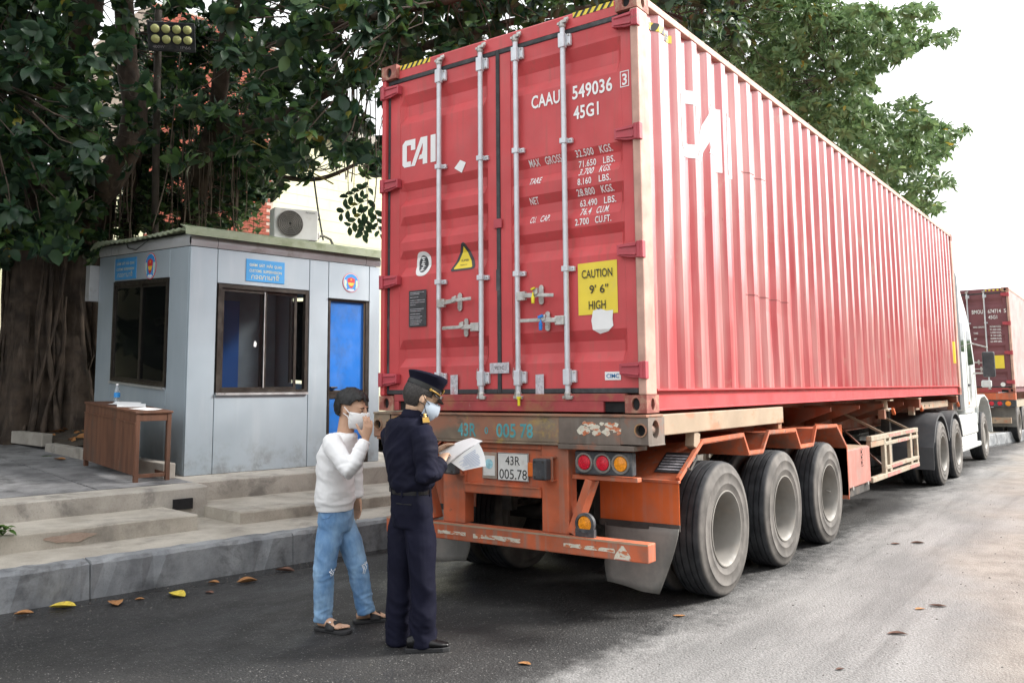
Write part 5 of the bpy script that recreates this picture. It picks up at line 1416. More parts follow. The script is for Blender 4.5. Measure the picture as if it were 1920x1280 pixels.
# signs; the third line is Lao script, drawn stroke by stroke
LAO = {'k': (0.62, [[(.05, 0), (.05, .5), (.18, .55)], [(.05, .5), (.12, .78), (.3, .98), (.5, .9), (.58, .7), (.58, 0)]]),
       'v': (0.60, [[(.08, .75), (.3, 1), (.50, .82), (.55, .4), (.4, .04), (.16, .1), (.12, .34), (.28, .42)]]),
       'd': (0.62, [[(.58, 0), (.58, .65), (.46, .95), (.2, .95), (.08, .6), (.1, .15), (.25, .02), (.34, .2), (.22, .36)]]),
       'a': (0.42, [[(.05, .78), (.2, 1), (.35, .85), (.35, 0)]]),
       'p': (0.68, [[(.05, 1), (.05, .12), (.2, 0), (.33, .32), (.46, 0), (.6, .12), (.6, 1)]]),
       's': (0.72, [[(.12, .3), (.25, .08), (.36, .3), (.2, .5), (.08, .78), (.3, 1), (.5, .8), (.52, 0)], [(.5, .6), (.68, 1.0)], [(.1, 1.18), (.3, 1.36), (.5, 1.18), (.1, 1.18)], [(.5, 1.18), (.5, 1.42)]])}
def lao_line(par, og, ux, uy, h, width):
    seq = 'kvdkapas'; tw = sum(LAO[c][0] + 0.12 for c in seq); sx = width / tw; x = -width / 2
    nz = ux.cross(uy).normalized()
    for c in seq:
        w_, strokes = LAO[c]; mb = MB()
        for st in strokes:
            pts = [(x + a * sx, b * h) for a, b in st]
            for (a0, b0), (a1, b1) in zip(pts, pts[1:]):
                d = Vector((a1 - a0, b1 - b0)); L = d.length; d /= L; n_ = Vector((-d.y, d.x)) * 0.0036
                e = d * 0.0025
                q = [(a0 - e.x + n_.x, b0 - e.y + n_.y), (a0 - e.x - n_.x, b0 - e.y - n_.y), (a1 + e.x - n_.x, b1 + e.y - n_.y), (a1 + e.x + n_.x, b1 + e.y + n_.y)]
                mb.add([og + ux * p[0] + uy * p[1] + nz * 0.0016 for p in q], [(0, 1, 2, 3)])
        mb.build('lettering', m_signtxt, par)
        x += (w_ + 0.12) * sx
def sign(axis, a0, a1, z0, z1, plane):
    sg = 1 if axis == 'u' else -1
    if axis == 'u': bx = MU().box(a0, a1, plane - 0.008, plane - 0.0005, z0, z1)
    else: bx = MU().box(plane - 0.008, plane - 0.0005, a0, a1, z0, z1)
    s_ = bb(bx, 'sign_board', m_signblue, bevel=0.002)
    wd = a1 - a0; hh = z1 - z0
    for k, (body, fz, fh, fw_) in enumerate((('GIÁM SÁT HẢI QUAN', 0.68, 0.13, 0.84), ('CUSTOMS SUPERVISION', 0.42, 0.13, 0.84), ('LAO', 0.12, 0.17, 0.74))):
        zc = z0 + fz * hh; ac = (a0 + a1) / 2
        if axis == 'u':
            og = P(ac, plane - 0.0082, zc + 0.062 * (plane - BW_)); ux = UU; uy = Vector((0, 0, 1))
        else:
            og = P(plane - 0.0082, ac, zc + 0.062 * (ac - BW_)); ux = (-WW + Vector((0, 0, -0.062))); uy = Vector((0, 0, 1))
        if k == 2:
            lao_line(s_, og, ux, uy, fh * hh, fw_ * wd); continue
        words = body.split(' '); tot = len(body); pos = 0
        for wd_ in words:
            f0 = pos / tot; f1 = (pos + len(wd_)) / tot; pos += len(wd_) + 1
            text('lettering', wd_, m_signtxt, s_, og + ux * ((f0 - 0.5) * fw_ * wd), ux, uy, fh * hh, (f1 - f0) * fw_ * wd, 0, 0.0015, 0.012)
    return s_
sign('u', 0.785, 1.305, 2.885, 3.155, BW_); sign('w', 5.23, 5.91, 2.905, 3.185, BU)
m_emb_w = mat('emblem_white', (0.75, 0.78, 0.8), 0.5); m_emb_r = mat('emblem_red', (0.62, 0.03, 0.04), 0.5); m_emb_b = mat('emblem_blue', (0.03, 0.25, 0.62), 0.5); m_emb_y = mat('emblem_yellow', (0.85, 0.55, 0.06), 0.5); m_emb_g = mat('emblem_pale_green', (0.55, 0.68, 0.5), 0.5)
def emblem(axis, ac, zc, r, plane):
    def mp(a, b, d):
        return (ac + a * r, plane - d, zc + b * r) if axis == 'u' else (plane - d, ac - a * r, zc + b * r)
    def poly(pts, d, m, nm, par=None):
        return bb(MU().add([mp(a, b, d) for a, b in pts], [tuple(range(len(pts)))]), nm, m, par)
    circ = lambda q, n=36: [(q * math.cos(2 * math.pi * k / n), q * math.sin(2 * math.pi * k / n)) for k in range(n)]
    mb = MU(); c = circ(1.0); n = len(c)
    mb.add([mp(a, b, 0.001) for a, b in c] + [mp(a, b, 0.006) for a, b in c], [tuple(range(n, 2 * n))] + [(k, (k + 1) % n, n + (k + 1) % n, n + k) for k in range(n)])
    e = bb(mb, 'emblem', m_emb_r)
    poly(circ(0.95), 0.0068, m_emb_w, 'emblem_ring', e); poly(circ(0.91), 0.0076, m_emb_b, 'emblem_disc', e)
    for s_ in (-1, 1):
        poly([(s_ * 0.84, 0.25), (s_ * 0.62, 0.30), (s_ * 0.55, 0.0), (s_ * 0.60, -0.30), (s_ * 0.50, -0.62), (s_ * 0.66, -0.55), (s_ * 0.84, -0.25)], 0.0084, m_emb_g, 'emblem_wreath', e)
    poly([(-0.16, -0.86), (0.16, -0.86), (0.4, -0.76), (0.3, -0.66), (-0.3, -0.66), (-0.4, -0.76)], 0.0084, m_emb_w, 'emblem_scroll', e)
    poly([(0, -0.62), (0.25, -0.40), (0.45, 0.05), (0.45, 0.42), (0.18, 0.50), (0, 0.58), (-0.18, 0.50), (-0.45, 0.42), (-0.45, 0.05), (-0.25, -0.40)], 0.0084, m_emb_r, 'emblem_shield', e)
    st_ = []
    for k in range(10):
        a = math.pi / 2 + k * math.pi / 5; q = 0.15 if k % 2 == 0 else 0.06
        st_.append((q * math.cos(a), 0.32 + q * math.sin(a)))
    poly(st_, 0.0092, m_emb_y, 'emblem_star', e)
    poly([(-0.40, 0.02), (-0.22, -0.02), (-0.08, 0.02), (0, -0.05), (0.08, 0.02), (0.22, -0.02), (0.40, 0.02), (0.28, -0.22), (0.10, -0.34), (-0.10, -0.34), (-0.28, -0.22)], 0.0092, m_emb_y, 'emblem_bird', e)
emblem('u', 2.30, 2.985, 0.128, BW_); emblem('w', 4.80, 3.045, 0.165, BU)
# small junction box on the far left corner
bb(MU().box(BU - 0.12, BU + 0.10, BWE + 0.01, BWE + 0.16, 2.63, 3.12), 'junction_box', m_fascia, bevel=0.006)
# loose cable on the fascia
cb = MU().tube([(BU - 0.02, 5.55, ZT + 0.16), (BU - 0.03, 5.45, ZT + 0.07), (BU - 0.03, 5.2, ZT + 0.03), (BU - 0.03, 4.95, ZT + 0.10), (BU - 0.02, 4.75, ZT + 0.16)], 0.006, 6)
bb(cb, 'loose_cable', m_rubber)

# ------------------------------------------------------------------ air conditioner outdoor unit on the booth roof
def ac_unit():
    c = P(2.02, 4.70, 0); z0 = 3.60
    root = empty('air_conditioner', (c.x, c.y, z0), 'white outdoor air conditioner unit on the booth roof', 'air conditioner')
    ax = (CR * 0.86 + Vector((CF.x, CF.y, 0)) * 0.5); ax.z = 0; ax.normalize(); bx = Vector((-ax.y, ax.x, 0))   # ax along the front, bx away
    bx = -bx if bx.dot(CF) < 0 else bx
    m_ac = mat('off_white_ac_casing', (0.62, 0.63, 0.62), 0.5, var=0.05, dirt=(0.42, 0.4, 0.36), dscale=5, dlo=0.55, dhi=0.75, damt=0.5)
    L, D, H = 0.31, 0.12, 0.43
    q = lambda a, b, z: Vector((c.x, c.y, z0)) + ax * a + bx * b + Vector((0, 0, z))
    body = MB().obox(q(0, 0, H / 2 + 0.04), ax * L, bx * D, Vector((0, 0, H / 2))).build('casing', m_ac, root, bevel=0.015)
    MB().obox(q(-0.12, 0, 0.02), ax * 0.04, bx * (D + 0.02), Vector((0, 0, 0.02))).build('foot', m_steel_dk, root)
    MB().obox(q(0.22, 0, 0.02), ax * 0.04, bx * (D + 0.02), Vector((0, 0, 0.02))).build('foot', m_steel_dk, root)
    fc = q(-0.09, -D - 0.004, H / 2 + 0.04)
    MB().lathe([(0.0, 0.0), (0.18, 0.0), (0.18, 0.004), (0.0, 0.004)], fc, -bx, 36).build('fan_opening', m_dark, root)
    for k in range(7): MB().lathe([(0.022 + k * 0.025, 0.008), (0.028 + k * 0.025, 0.012), (0.034 + k * 0.025, 0.008)], fc, -bx, 36).build('grille_ring', m_grey_rubber, root)
    for k in range(12):
        a = k * math.pi / 6
        MB().tube([fc - bx * 0.012 + (ax * math.cos(a) + Vector((0, 0, 1)) * math.sin(a)) * r_ for r_ in (0.03, 0.18)], 0.003, 4).build('grille_spoke', m_grey_rubber, root)
    for k in range(3):
        MB().obox(q(L + 0.002, 0, 0.14 + k * 0.14), ax * 0.003, bx * 0.11, Vector((0, 0, 0.003))).build('panel_line', m_seam, root)
    MB().obox(q(L + 0.012, -0.03, 0.36), ax * 0.010, bx * 0.055, Vector((0, 0, 0.012))).build('side_grip', m_steel_dk, root, bevel=0.004)
    MB().obox(q(L + 0.03, 0.02, 0.14), ax * 0.028, bx * 0.03, Vector((0, 0, 0.05))).build('valve_cover', m_zinc, root, bevel=0.008)
    MB().tube([q(L + 0.04, 0.03, 0.12), q(L + 0.12, 0.06, 0.16), q(L + 0.25, 0.1, 0.12), q(L + 0.34, 0.14, -0.02), q(L + 0.36, 0.16, -0.10)], 0.018, 8).build('pipe', m_grey_rubber, root, smooth=True)
    text('lettering', 'Panasonic', m_plate_dark, root, q(0.13, -D - 0.004, H - 0.01), ax, Vector((0, 0, 1)), 0.022, 0.13, 0, 0.002, 0.01)
ac_unit()

# ------------------------------------------------------------------ floodlight on its pole behind the booth
def floodlight():
    hp = at_depth(322, 70, 13.4); base = at_depth(294, 400, 13.5)
    root = empty('floodlight', (base.x, base.y, 0.8), 'black eight-lens floodlight on a thin pole behind the booth', 'floodlight')
    m_pole = mat('rusty_pole', (0.075, 0.062, 0.05), 0.7, var=0.25, vs=5)
    top = at_depth(297, 20, 13.5)
    MB().tube([(base.x, base.y, 0.8), (base.x, base.y, 3.0), top], 0.055, 12).build('pole', m_pole, root, smooth='auto')
    ax = Vector((CR.x, CR.y, -0.05)).normalized(); nz = (CAM - hp); nz.z = 0; nz = (nz.normalized() + Vector((0, 0, -0.35))).normalized(); ay = nz.cross(ax).normalized(); ax = ay.cross(nz)
    hd = MB().obox(hp, ax * 0.345, ay * 0.222, nz * 0.05).build('lamp_head', m_lampbox, root, bevel=0.012)
    m_lens = NT('greenish_led_lens'); m_lens.col((0.95, 0.96, 0.42)); m_lens.set(0.2); m_lens = m_lens.m
    m_core = mat('yellow_led_core', (0.75, 0.65, 0.2), 0.4)
    for i in range(4):
        for j_ in range(2):
            c = hp + ax * (-0.235 + i * 0.155) + ay * (0.115 - j_ * 0.155) + nz * 0.051
            MB().lathe([(0.066, 0.0), (0.062, 0.014), (0.04, 0.026), (0.0, 0.030)], c, nz, 20).build('lens', m_lens, hd, smooth=True)
            MB().lathe([(0.070, 0.0), (0.078, 0.008), (0.070, 0.012), (0.066, 0.0)], c, nz, 20).build('lens_ring', m_lampbox, hd, smooth=True)
    text('lettering', '400W', m_tape, hd, hp - ax * 0.28 - ay * 0.175 + nz * 0.051, ax, ay, 0.045, 0.17, 0, 0.002, 0)
    text('lettering', 'IP66', m_tape, hd, hp + ax * 0.12 - ay * 0.175 + nz * 0.051, ax, ay, 0.045, 0.15, 0, 0.002, 0)
    MB().bar(hp - nz * 0.05, Vector((hp.x, hp.y, hp.z)) - nz * 0.25, 0.05, 0.05).build('bracket', m_lampbox, root)
floodlight()

# ------------------------------------------------------------------ wooden desk with papers and bottle
def wood_mat(name, c1, c2, dark):
    t = NT(name)
    k = t.mix(t.ramp(t.noise((14, 14, 1.6), 6, 0.6), 0.3, 0.7), c1, c2)
    k = t.mix(t.ramp(t.noise((3, 3, 1.2), 6, 0.7), 0.5, 0.72, 0, 0.7), k, dark)
    k = t.mix(t.ramp(t.noise(26, 5, 0.7), 0.66, 0.74, 0, 0.6), k, (0.42, 0.36, 0.3))
    t.col(k); t.set(0.6); t.bump(t.noise((40, 40, 4), 5), 0.2, 0.003)
    return t.m
m_wood = wood_mat('weathered_brown_wood', (0.085, 0.036, 0.020), (0.155, 0.068, 0.038), (0.07, 0.058, 0.048))
def desk():
    # front-right bottom corner at (u0,w0); long side runs along w, end frame along u
    u0, w0, L, D = -0.56, 3.46, 1.46, 0.38
    root = empty('wooden_desk', P(u0 + D / 2, w0 + L / 2, zp(w0 + L / 2)), 'worn brown wooden desk against the booth wall', 'desk')
    sh = lambda p: zp(p[1]) + 0.012 + 0.018 * (p[1] - w0)
    def db(mb, nm, m=m_wood, **k): mb.shear = sh; return mb.build(nm, m, root, **k)
    H = 0.735
    for a in (0.0, D - 0.045):
        for b in (0.0, L - 0.045):
            db(MU().box(u0 + a, u0 + a + 0.045, w0 + b, w0 + b + 0.045, 0.0, H - 0.02), 'leg', bevel=0.004)
    db(MU().box(u0 - 0.012, u0 + D + 0.012, w0 - 0.012, w0 + L + 0.012, H - 0.0195, H + 0.004), 'desk_top', bevel=0.004)
    db(MU().box(u0 - 0.001, u0 + 0.022, w0 + 0.0455, w0 + L - 0.0455, H - 0.125, H - 0.020), 'apron', bevel=0.003)
    db(MU().box(u0 + 0.0455, u0 + D - 0.0455, w0 + 0.006, w0 + 0.03, H - 0.10, H - 0.020), 'apron', bevel=0.003)
    for k, (a, b) in enumerate(((0.0, 0.40), (0.404, L))):
        db(MU().box(u0 - 0.008, u0 - 0.0015, w0 + a, w0 + b - 0.002, 0.075, H - 0.128), 'front_board', bevel=0.003)
    db(MU().box(u0 - 0.014, u0 - 0.0015, w0, w0 + L, H - 0.1275, H - 0.112), 'moulding', bevel=0.003)
    db(MU().box(u0 + 0.0455, u0 + D - 0.0455, w0 + 0.008, w0 + 0.032, 0.045, 0.085), 'stretcher', bevel=0.003)
    db(MU().box(u0 + D - 0.040, u0 + D - 0.012, w0 + 0.0455, w0 + L - 0.0455, 0.045, 0.085), 'stretcher', bevel=0.003)
    return u0, w0, L, D, H, sh
du_, dw_, dL, dD, dH, dsh = desk()
m_paper = mat('white_paper', (0.88, 0.88, 0.88), 0.6, var=0.03)
def paper_sheet(name, c, a, lw, lh, curl, label):
    n = 6; mb = MU(); vs = []; fs = []
    for i in range(n + 1):
        for j_ in range(n + 1):
            x, y = (i / n - 0.5) * lw, (j_ / n - 0.5) * lh
            u = c[0] + x * math.cos(a) - y * math.sin(a); w = c[1] + x * math.sin(a) + y * math.cos(a)
            vs.append((u, w, dH + 0.006 + c[2] + curl * max(0, i / n - 0.45) ** 2 * 3.0))
    for i in range(n):
        for j_ in range(n): fs.append((i * (n + 1) + j_, (i + 1) * (n + 1) + j_, (i + 1) * (n + 1) + j_ + 1, i * (n + 1) + j_ + 1))
    mb.add(vs, fs); mb.shear = dsh
    o = mb.build(name, m_paper, None, smooth=True, fix=False)
    tag(o, label, 'paper', 'papers on the desk')
paper_sheet('paper_sheet', (-0.36, 4.10, 0.002), 1.2, 0.21, 0.297, 0.022, 'white paper with a curled-up corner on the wooden desk')
paper_sheet('paper_sheet', (-0.36, 3.72, 0.0), 0.3, 0.21, 0.297, 0.006, 'flat white paper at the road end of the wooden desk')
paper_sheet('paper_sheet', (-0.33, 4.36, 0.006), 0.8, 0.21, 0.297, 0.02, 'white paper lying behind the curled one on the desk')
def bottle():
    c = P(-0.33, 4.60, zp(4.6) + dsh((0, 4.6, 0)) - zp(4.6) + dH + 0.006)
    t = NT('clear_plastic_bottle'); t.col((0.75, 0.82, 0.88)); t.set(0.08); t.p.inputs['Transmission Weight'].default_value = 0.75
    root = empty('water_bottle', c, 'clear plastic water bottle with blue label on the wooden desk', 'bottle')
    MB().lathe([(0.0, 0.0), (0.030, 0.0), (0.033, 0.012), (0.031, 0.04), (0.033, 0.06), (0.033, 0.13), (0.028, 0.165), (0.014, 0.195), (0.013, 0.205)], c, (0, 0, 1), 18).build('bottle_body', t.m, root, smooth=True)
    MB().lathe([(0.0335, 0.065), (0.0342, 0.07), (0.0342, 0.118), (0.0335, 0.122)], c, (0, 0, 1), 18).build('bottle_label', m_emb_b, root, smooth=True)
    MB().lathe([(0.015, 0.203), (0.016, 0.222), (0.0, 0.224)], c, (0, 0, 1), 14).build('bottle_cap', m_sticker, root, smooth=True)
bottle()

# ------------------------------------------------------------------ buildings behind
def board_wall():
    t = NT('cream_painted_siding')
    k = t.mix(t.ramp(t.noise(0.8, 4), 0.3, 0.7), (0.60, 0.60, 0.40), (0.70, 0.68, 0.48))
    k = t.mix(t.ramp(t.noise((2, 2, 0.5), 6, 0.7), 0.52, 0.72, 0, 0.45), k, (0.42, 0.48, 0.26))
    t.col(k); t.set(0.7); return t.m
m_sidingw = board_wall()
m_brick = mat('red_brick', (0.30, 0.075, 0.045), 0.85, var=0.25, vs=9, bump=0.3, bs=60)
m_mortar = mat('pale_mortar', (0.45, 0.36, 0.30), 0.9)
bld = empty('cream_building', P(8, 14.5, 0.6), 'cream building wall with horizontal boards behind the trees', 'building')
WB = 13.8
MU().box(6.82, 40, WB + 0.03, WB + 5, 0.5, 8.4).build('wall', m_sidingw, bld)
for k in range(27):
    z = 0.6 + k * 0.29
    MU().box(6.83, 20, WB, WB + 0.029, z, z + 0.283).build('board', m_sidingw, bld)
MU().box(6.80, 40.2, WB - 0.35, WB + 5.3, 8.4, 8.65).build('roof_slab', m_conc, bld)
brk = empty('brick_building', P(0, 14.5, 0.6), 'red brick wall half hidden behind the hanging foliage', 'building')
MU().box(3.55, 6.79, WB - 0.20, WB + 4, 0.6, 10.6).build('mortar_wall', m_mortar, brk)
MU().box(-26.0, 3.54, WB - 0.22, WB + 4, 0.6, 6.3).build('plaster_wall', m_sidingw, brk)
bme = None
bw_, bh_ = 0.225, 0.075
cnt = 0
far_b = MU()
for r_ in range(120):
    z = 0.62 + r_ * (bh_ + 0.010)
    off = 0.1175 if r_ % 2 else 0.0
    for c_ in range(14):
        u = 3.56 + off + c_ * (bw_ + 0.010)
        if u + bw_ > 6.785 or z > 10.5: continue
        px, py, _ = project(P(u + bw_ / 2, WB - 0.21, z + bh_ / 2))
        if 440 < px < 520 and 320 < py < 460 and cnt < 295:
            mb = MU().box(0, bw_, 0, 0.016, 0, bh_)
            if bme is None:
                o = mb.build('brick', m_brick, brk); bme = o.data
                bme.transform(Matrix.Translation(base_of(brk)))
            else:
                o = bpy.data.objects.new('brick', bme); COL.objects.link(o); o.parent = brk
            o.location = P(u, WB - 0.216 + random.uniform(-0.002, 0.002), z) - base_of(brk)
            cnt += 1
        else:
            far_b.box(u, u + bw_, WB - 0.216, WB - 0.2005, z, z + bh_)
far_b.build('brickwork', m_brick, brk, kind='stuff', fix=False)
# ------------------------------------------------------------------ trees
def leaf_mat(name, lo, hi, tip):
    t = NT(name)
    g = t.n.new('ShaderNodeNewGeometry'); oi = t.n.new('ShaderNodeObjectInfo')
    rnd = t.math('FRACT', t.math('ADD', g.outputs['Random Per Island'], oi.outputs['Random']))
    k = t.mix(rnd, lo, hi)
    k = t.mix(t.ramp(rnd, 0.984, 0.996), k, tip)
    t.col(k); t.set(0.42, 0, 0.38)
    tr_ = t.n.new('ShaderNodeBsdfTranslucent'); t.l.new(k, tr_.inputs[0])
    mx = t.n.new('ShaderNodeMixShader'); mx.inputs[0].default_value = 0.32
    t.l.new(t.p.outputs[0], mx.inputs[1]); t.l.new(tr_.outputs[0], mx.inputs[2])
    t.l.new(mx.outputs[0], t.n['Material Output'].inputs[0])
    return t.m
m_leaf_dk = leaf_mat('dark_rubber_fig_leaf', (0.014, 0.036, 0.022), (0.037, 0.078, 0.036), (0.16, 0.16, 0.03))
m_leaf_md = leaf_mat('mid_green_leaf', (0.095, 0.165, 0.070), (0.185, 0.270, 0.110), (0.32, 0.25, 0.04))
m_leaf_fg = leaf_mat('younger_fig_leaf', (0.036, 0.082, 0.026), (0.078, 0.145, 0.040), (0.25, 0.20, 0.03))
m_leaf_lt = leaf_mat('fresh_green_leaf', (0.06, 0.14, 0.03), (0.12, 0.22, 0.045), (0.30, 0.30, 0.05))
m_bark = mat('dark_grey_brown_bark', (0.052, 0.037, 0.027), 0.9, var=0.5, vs=4, dirt=(0.11, 0.082, 0.062), dscale=(8, 8, 1.2), dlo=0.5, dhi=0.68, damt=0.8, bump=0.9, bs=22)
m_root = mat('hanging_root', (0.12, 0.092, 0.07), 0.9, var=0.3, vs=3)

LT = np.array([(0, 0, 0), (-0.27, 0.18, 0.07), (0, 0.20, 0), (0.27, 0.22, 0.09), (-0.40, 0.48, 0.13), (0, 0.52, 0), (0.40, 0.54, 0.10), (-0.28, 0.80, 0.06), (0, 0.82, 0.01), (0.28, 0.83, 0.10), (0.02, 1.04, -0.06)], float)
LF = [(0, 2, 1), (0, 3, 2), (1, 2, 5, 4), (2, 3, 6, 5), (4, 5, 8, 7), (5, 6, 9, 8), (7, 8, 10), (8, 9, 10)]

def leaf_frames(base, direc, up, L, wid, droop):
    """vectorised: arrays of base (n,3), unit direction, approx up, length, width ratio, droop -> verts (n,11,3)"""
    d = direc / np.linalg.norm(direc, axis=1, keepdims=True)
    s = np.cross(d, up); s /= np.maximum(np.linalg.norm(s, axis=1, keepdims=True), 1e-6)
    n = np.cross(s, d)
    t = LT[None]
    x = t[:, :, 0] * wid[:, None]; y = t[:, :, 1]; z = t[:, :, 2] - droop[:, None] * (t[:, :, 1] ** 2)
    return base[:, None] + L[:, None, None] * (x[:, :, None] * s[:, None] + y[:, :, None] * d[:, None] + z[:, :, None] * n[:, None])

def rosettes(cent, nl, L0, L1, wid, spread=0.5):
    """leaf arrays radiating from cluster centres"""
    B, D, U, LL, WD, DR = [], [], [], [], [], []
    for c in cent:
        k = nl + int(rng.integers(-2, 3))
        ax = np.array([rng.normal() * 0.5, rng.normal() * 0.5, 0.35 + 0.5 * rng.random()]); ax /= np.linalg.norm(ax)
        if rng.random() < 0.35: ax[2] *= -0.6
        a0 = rng.random() * 6.28
        o1 = np.cross(ax, [0.3, 0.8, 0.5]); o1 /= np.linalg.norm(o1); o2 = np.cross(ax, o1)
        for i in range(k):
            a = a0 + i * 2.4
            tilt = 0.25 + spread * (i / k) + 0.25 * rng.normal() * 0.5
            d = (o1 * math.cos(a) + o2 * math.sin(a)) * math.cos(tilt * 0.8 - 0.15) + ax * (0.75 - tilt)
            d[2] -= 0.18
            B.append(c + ax * (0.05 * (k - i) / k) + rng.normal(size=3) * 0.015); D.append(d)
            U.append(ax + rng.normal(size=3) * 0.25); LL.append(L0 + (L1 - L0) * rng.random()); WD.append(wid * (0.85 + 0.3 * rng.random())); DR.append(0.08 + 0.55 * rng.random())
    return leaf_frames(np.array(B), np.array(D), np.array(U), np.array(LL), np.array(WD), np.array(DR))

def mesh_from_leaves(name, A, m, parent, kind='stuff'):
    n = A.shape[0]
    me = bpy.data.meshes.new(name)
    b = base_of(parent)
    V_ = (A.reshape(-1, 3) - np.array(b)).astype(np.float32)
    loops = []; tot = []
    for f in LF: loops += list(f); tot.append(len(f))
    loops = np.array(loops); tot = np.array(tot)
    nl = len(loops)
    all_loops = (loops[None] + (np.arange(n) * 11)[:, None]).ravel()
    all_tot = np.tile(tot, n)
    start = np.concatenate([[0], np.cumsum(all_tot)[:-1]])
    me.vertices.add(len(V_)); me.vertices.foreach_set('co', V_.ravel())
    me.loops.add(len(all_loops)); me.loops.foreach_set('vertex_index', all_loops.astype(np.int32))
    me.polygons.add(len(all_tot)); me.polygons.foreach_set('loop_start', start.astype(np.int32))
    me.update(calc_edges=True); me.validate()
    me.polygons.foreach_set('use_smooth', np.ones(len(all_tot), bool))
    me.materials.append(m)
    o = bpy.data.objects.new(name, me); COL.objects.link(o); o.parent = parent
    if kind: o['kind'] = kind
    return o

SHAREDLEAF = {}
def leaf_objects(A, m, parent, key):
    """the largest leaves in the picture as single objects sharing one mesh"""
    if key not in SHAREDLEAF:
        me = bpy.data.meshes.new('leaf')
        v = LT.copy(); v[:, 2] -= 0.22 * v[:, 1] ** 2
        me.from_pydata([tuple(p) for p in v], [], LF)
        for p in me.polygons: p.use_smooth = True
        me.materials.append(m); SHAREDLEAF[key] = me
    b = base_of(parent)
    for q in A:
        base = Vector(q[0]); y = Vector(q[10]) - base; L = y.length / 1.06; y.normalize()
        x = Vector(q[6]) - Vector(q[4]); w = x.length / 0.84; x = (x - y * x.dot(y)).normalized(); z = x.cross(y)
        o = bpy.data.objects.new('leaf', SHAREDLEAF[key]); COL.objects.link(o); o.parent = parent
        o.matrix_local = Matrix(((x.x * w, y.x * L, z.x * L, base.x - b.x), (x.y * w, y.y * L, z.y * L, base.y - b.y), (x.z * w, y.z * L, z.z * L, base.z - b.z), (0, 0, 0, 1)))

def in_poly(x, y, poly):
    c = False; n = len(poly); j = n - 1
    for i in range(n):
        xi, yi = poly[i]; xj, yj = poly[j]
        if (yi > y) != (yj > y) and x < (xj - xi) * (y - yi) / (yj - yi) + xi: c = not c
        j = i
    return c

def smooth_path(P_, n=6):
    P_ = [Vector(p) for p in P_]; out = []
    for i in range(len(P_) - 1):
        p0 = P_[max(i - 1, 0)]; p1 = P_[i]; p2 = P_[i + 1]; p3 = P_[min(i + 2, len(P_) - 1)]
        for k in range(n):
            t = k / n
            out.append(0.5 * ((2 * p1) + (p2 - p0) * t + (2 * p0 - 5 * p1 + 4 * p2 - p3) * t * t + (3 * p1 - p0 - 3 * p2 + p3) * t ** 3))
    out.append(P_[-1]); return out

def limb(path, r0, r1, name, parent, m=None, n=10, wob=0.03):
    pts = smooth_path(path); N = len(pts)
    pts = [p + Vector((mnoise.noise(p * 1.7), mnoise.noise(p * 1.7 + Vector((9, 0, 0))), 0)) * wob for p in pts]
    rs = [(r0 + (r1 - r0) * (i / (N - 1)) ** 0.8) * (1 + 0.12 * mnoise.noise(Vector((i * 0.6, r0 * 50, 3)))) for i in range(N)]
    MB().tube(pts, rs, n).build(name, m or m_bark, parent, smooth=True)
    return pts

def twigs(cent, anchors, parent, rad=0.010, maxl=1.0):
    A = np.array([tuple(a) for a in anchors]); mb = MB()
    for c in cent:
        if rng.random() < 0.6: continue
        d = A - c; i = int(np.argmin((d ** 2).sum(1))); v = d[i]; L = np.linalg.norm(v)
        if L > maxl: v = v / L * maxl
        p0 = Vector(c); p1 = p0 + Vector(v); mid = (p0 + p1) / 2 + Vector(rng.normal(size=3) * 0.06) + Vector((0, 0, -0.05))
        mb.tube([p0, mid, p1], [rad * 0.4, rad * 0.8, rad * 1.3], 4, caps=False)
    mb.build('twig', m_bark, parent, kind='stuff')

# ---- the large rubber fig left of the road
fb = at_depth(92, 815, 13.2)
fig = empty('fig_tree', (fb.x, fb.y, 0.9), 'huge old fig tree with thick rooty trunk and dark leaves at left', 'tree', 'roadside trees')
# fluted trunk
TC = Vector((fb.x, fb.y, 0.85))
mb = MB(); vs = []; fs = []; NA, NZ = 56, 22
for j_ in range(NZ + 1):
    t_ = j_ / NZ; z = 0.80 + 4.2 * t_
    for i in range(NA):
        a = 2 * math.pi * i / NA
        r_ = 0.60 + 0.28 * (1 - t_) ** 4 + 0.10 * t_
        r_ *= 1 + 0.10 * math.sin(5 * a + 1.3 + 0.6 * t_) + 0.07 * math.sin(11 * a + 2.0 * t_) + 0.16 * mnoise.noise(Vector((math.cos(a) * 2.2, math.sin(a) * 2.2, z * 0.5))) + 0.05 * mnoise.noise(Vector((math.cos(a) * 8, math.sin(a) * 8, z * 0.9)))
        vs.append((TC.x + r_ * math.cos(a), TC.y + r_ * math.sin(a), z))
for j_ in range(NZ):
    for i in range(NA): fs.append((j_ * NA + i, j_ * NA + (i + 1) % NA, (j_ + 1) * NA + (i + 1) % NA, (j_ + 1) * NA + i))
mb.add(vs, fs); mb.build('trunk', m_bark, fig, smooth=True)
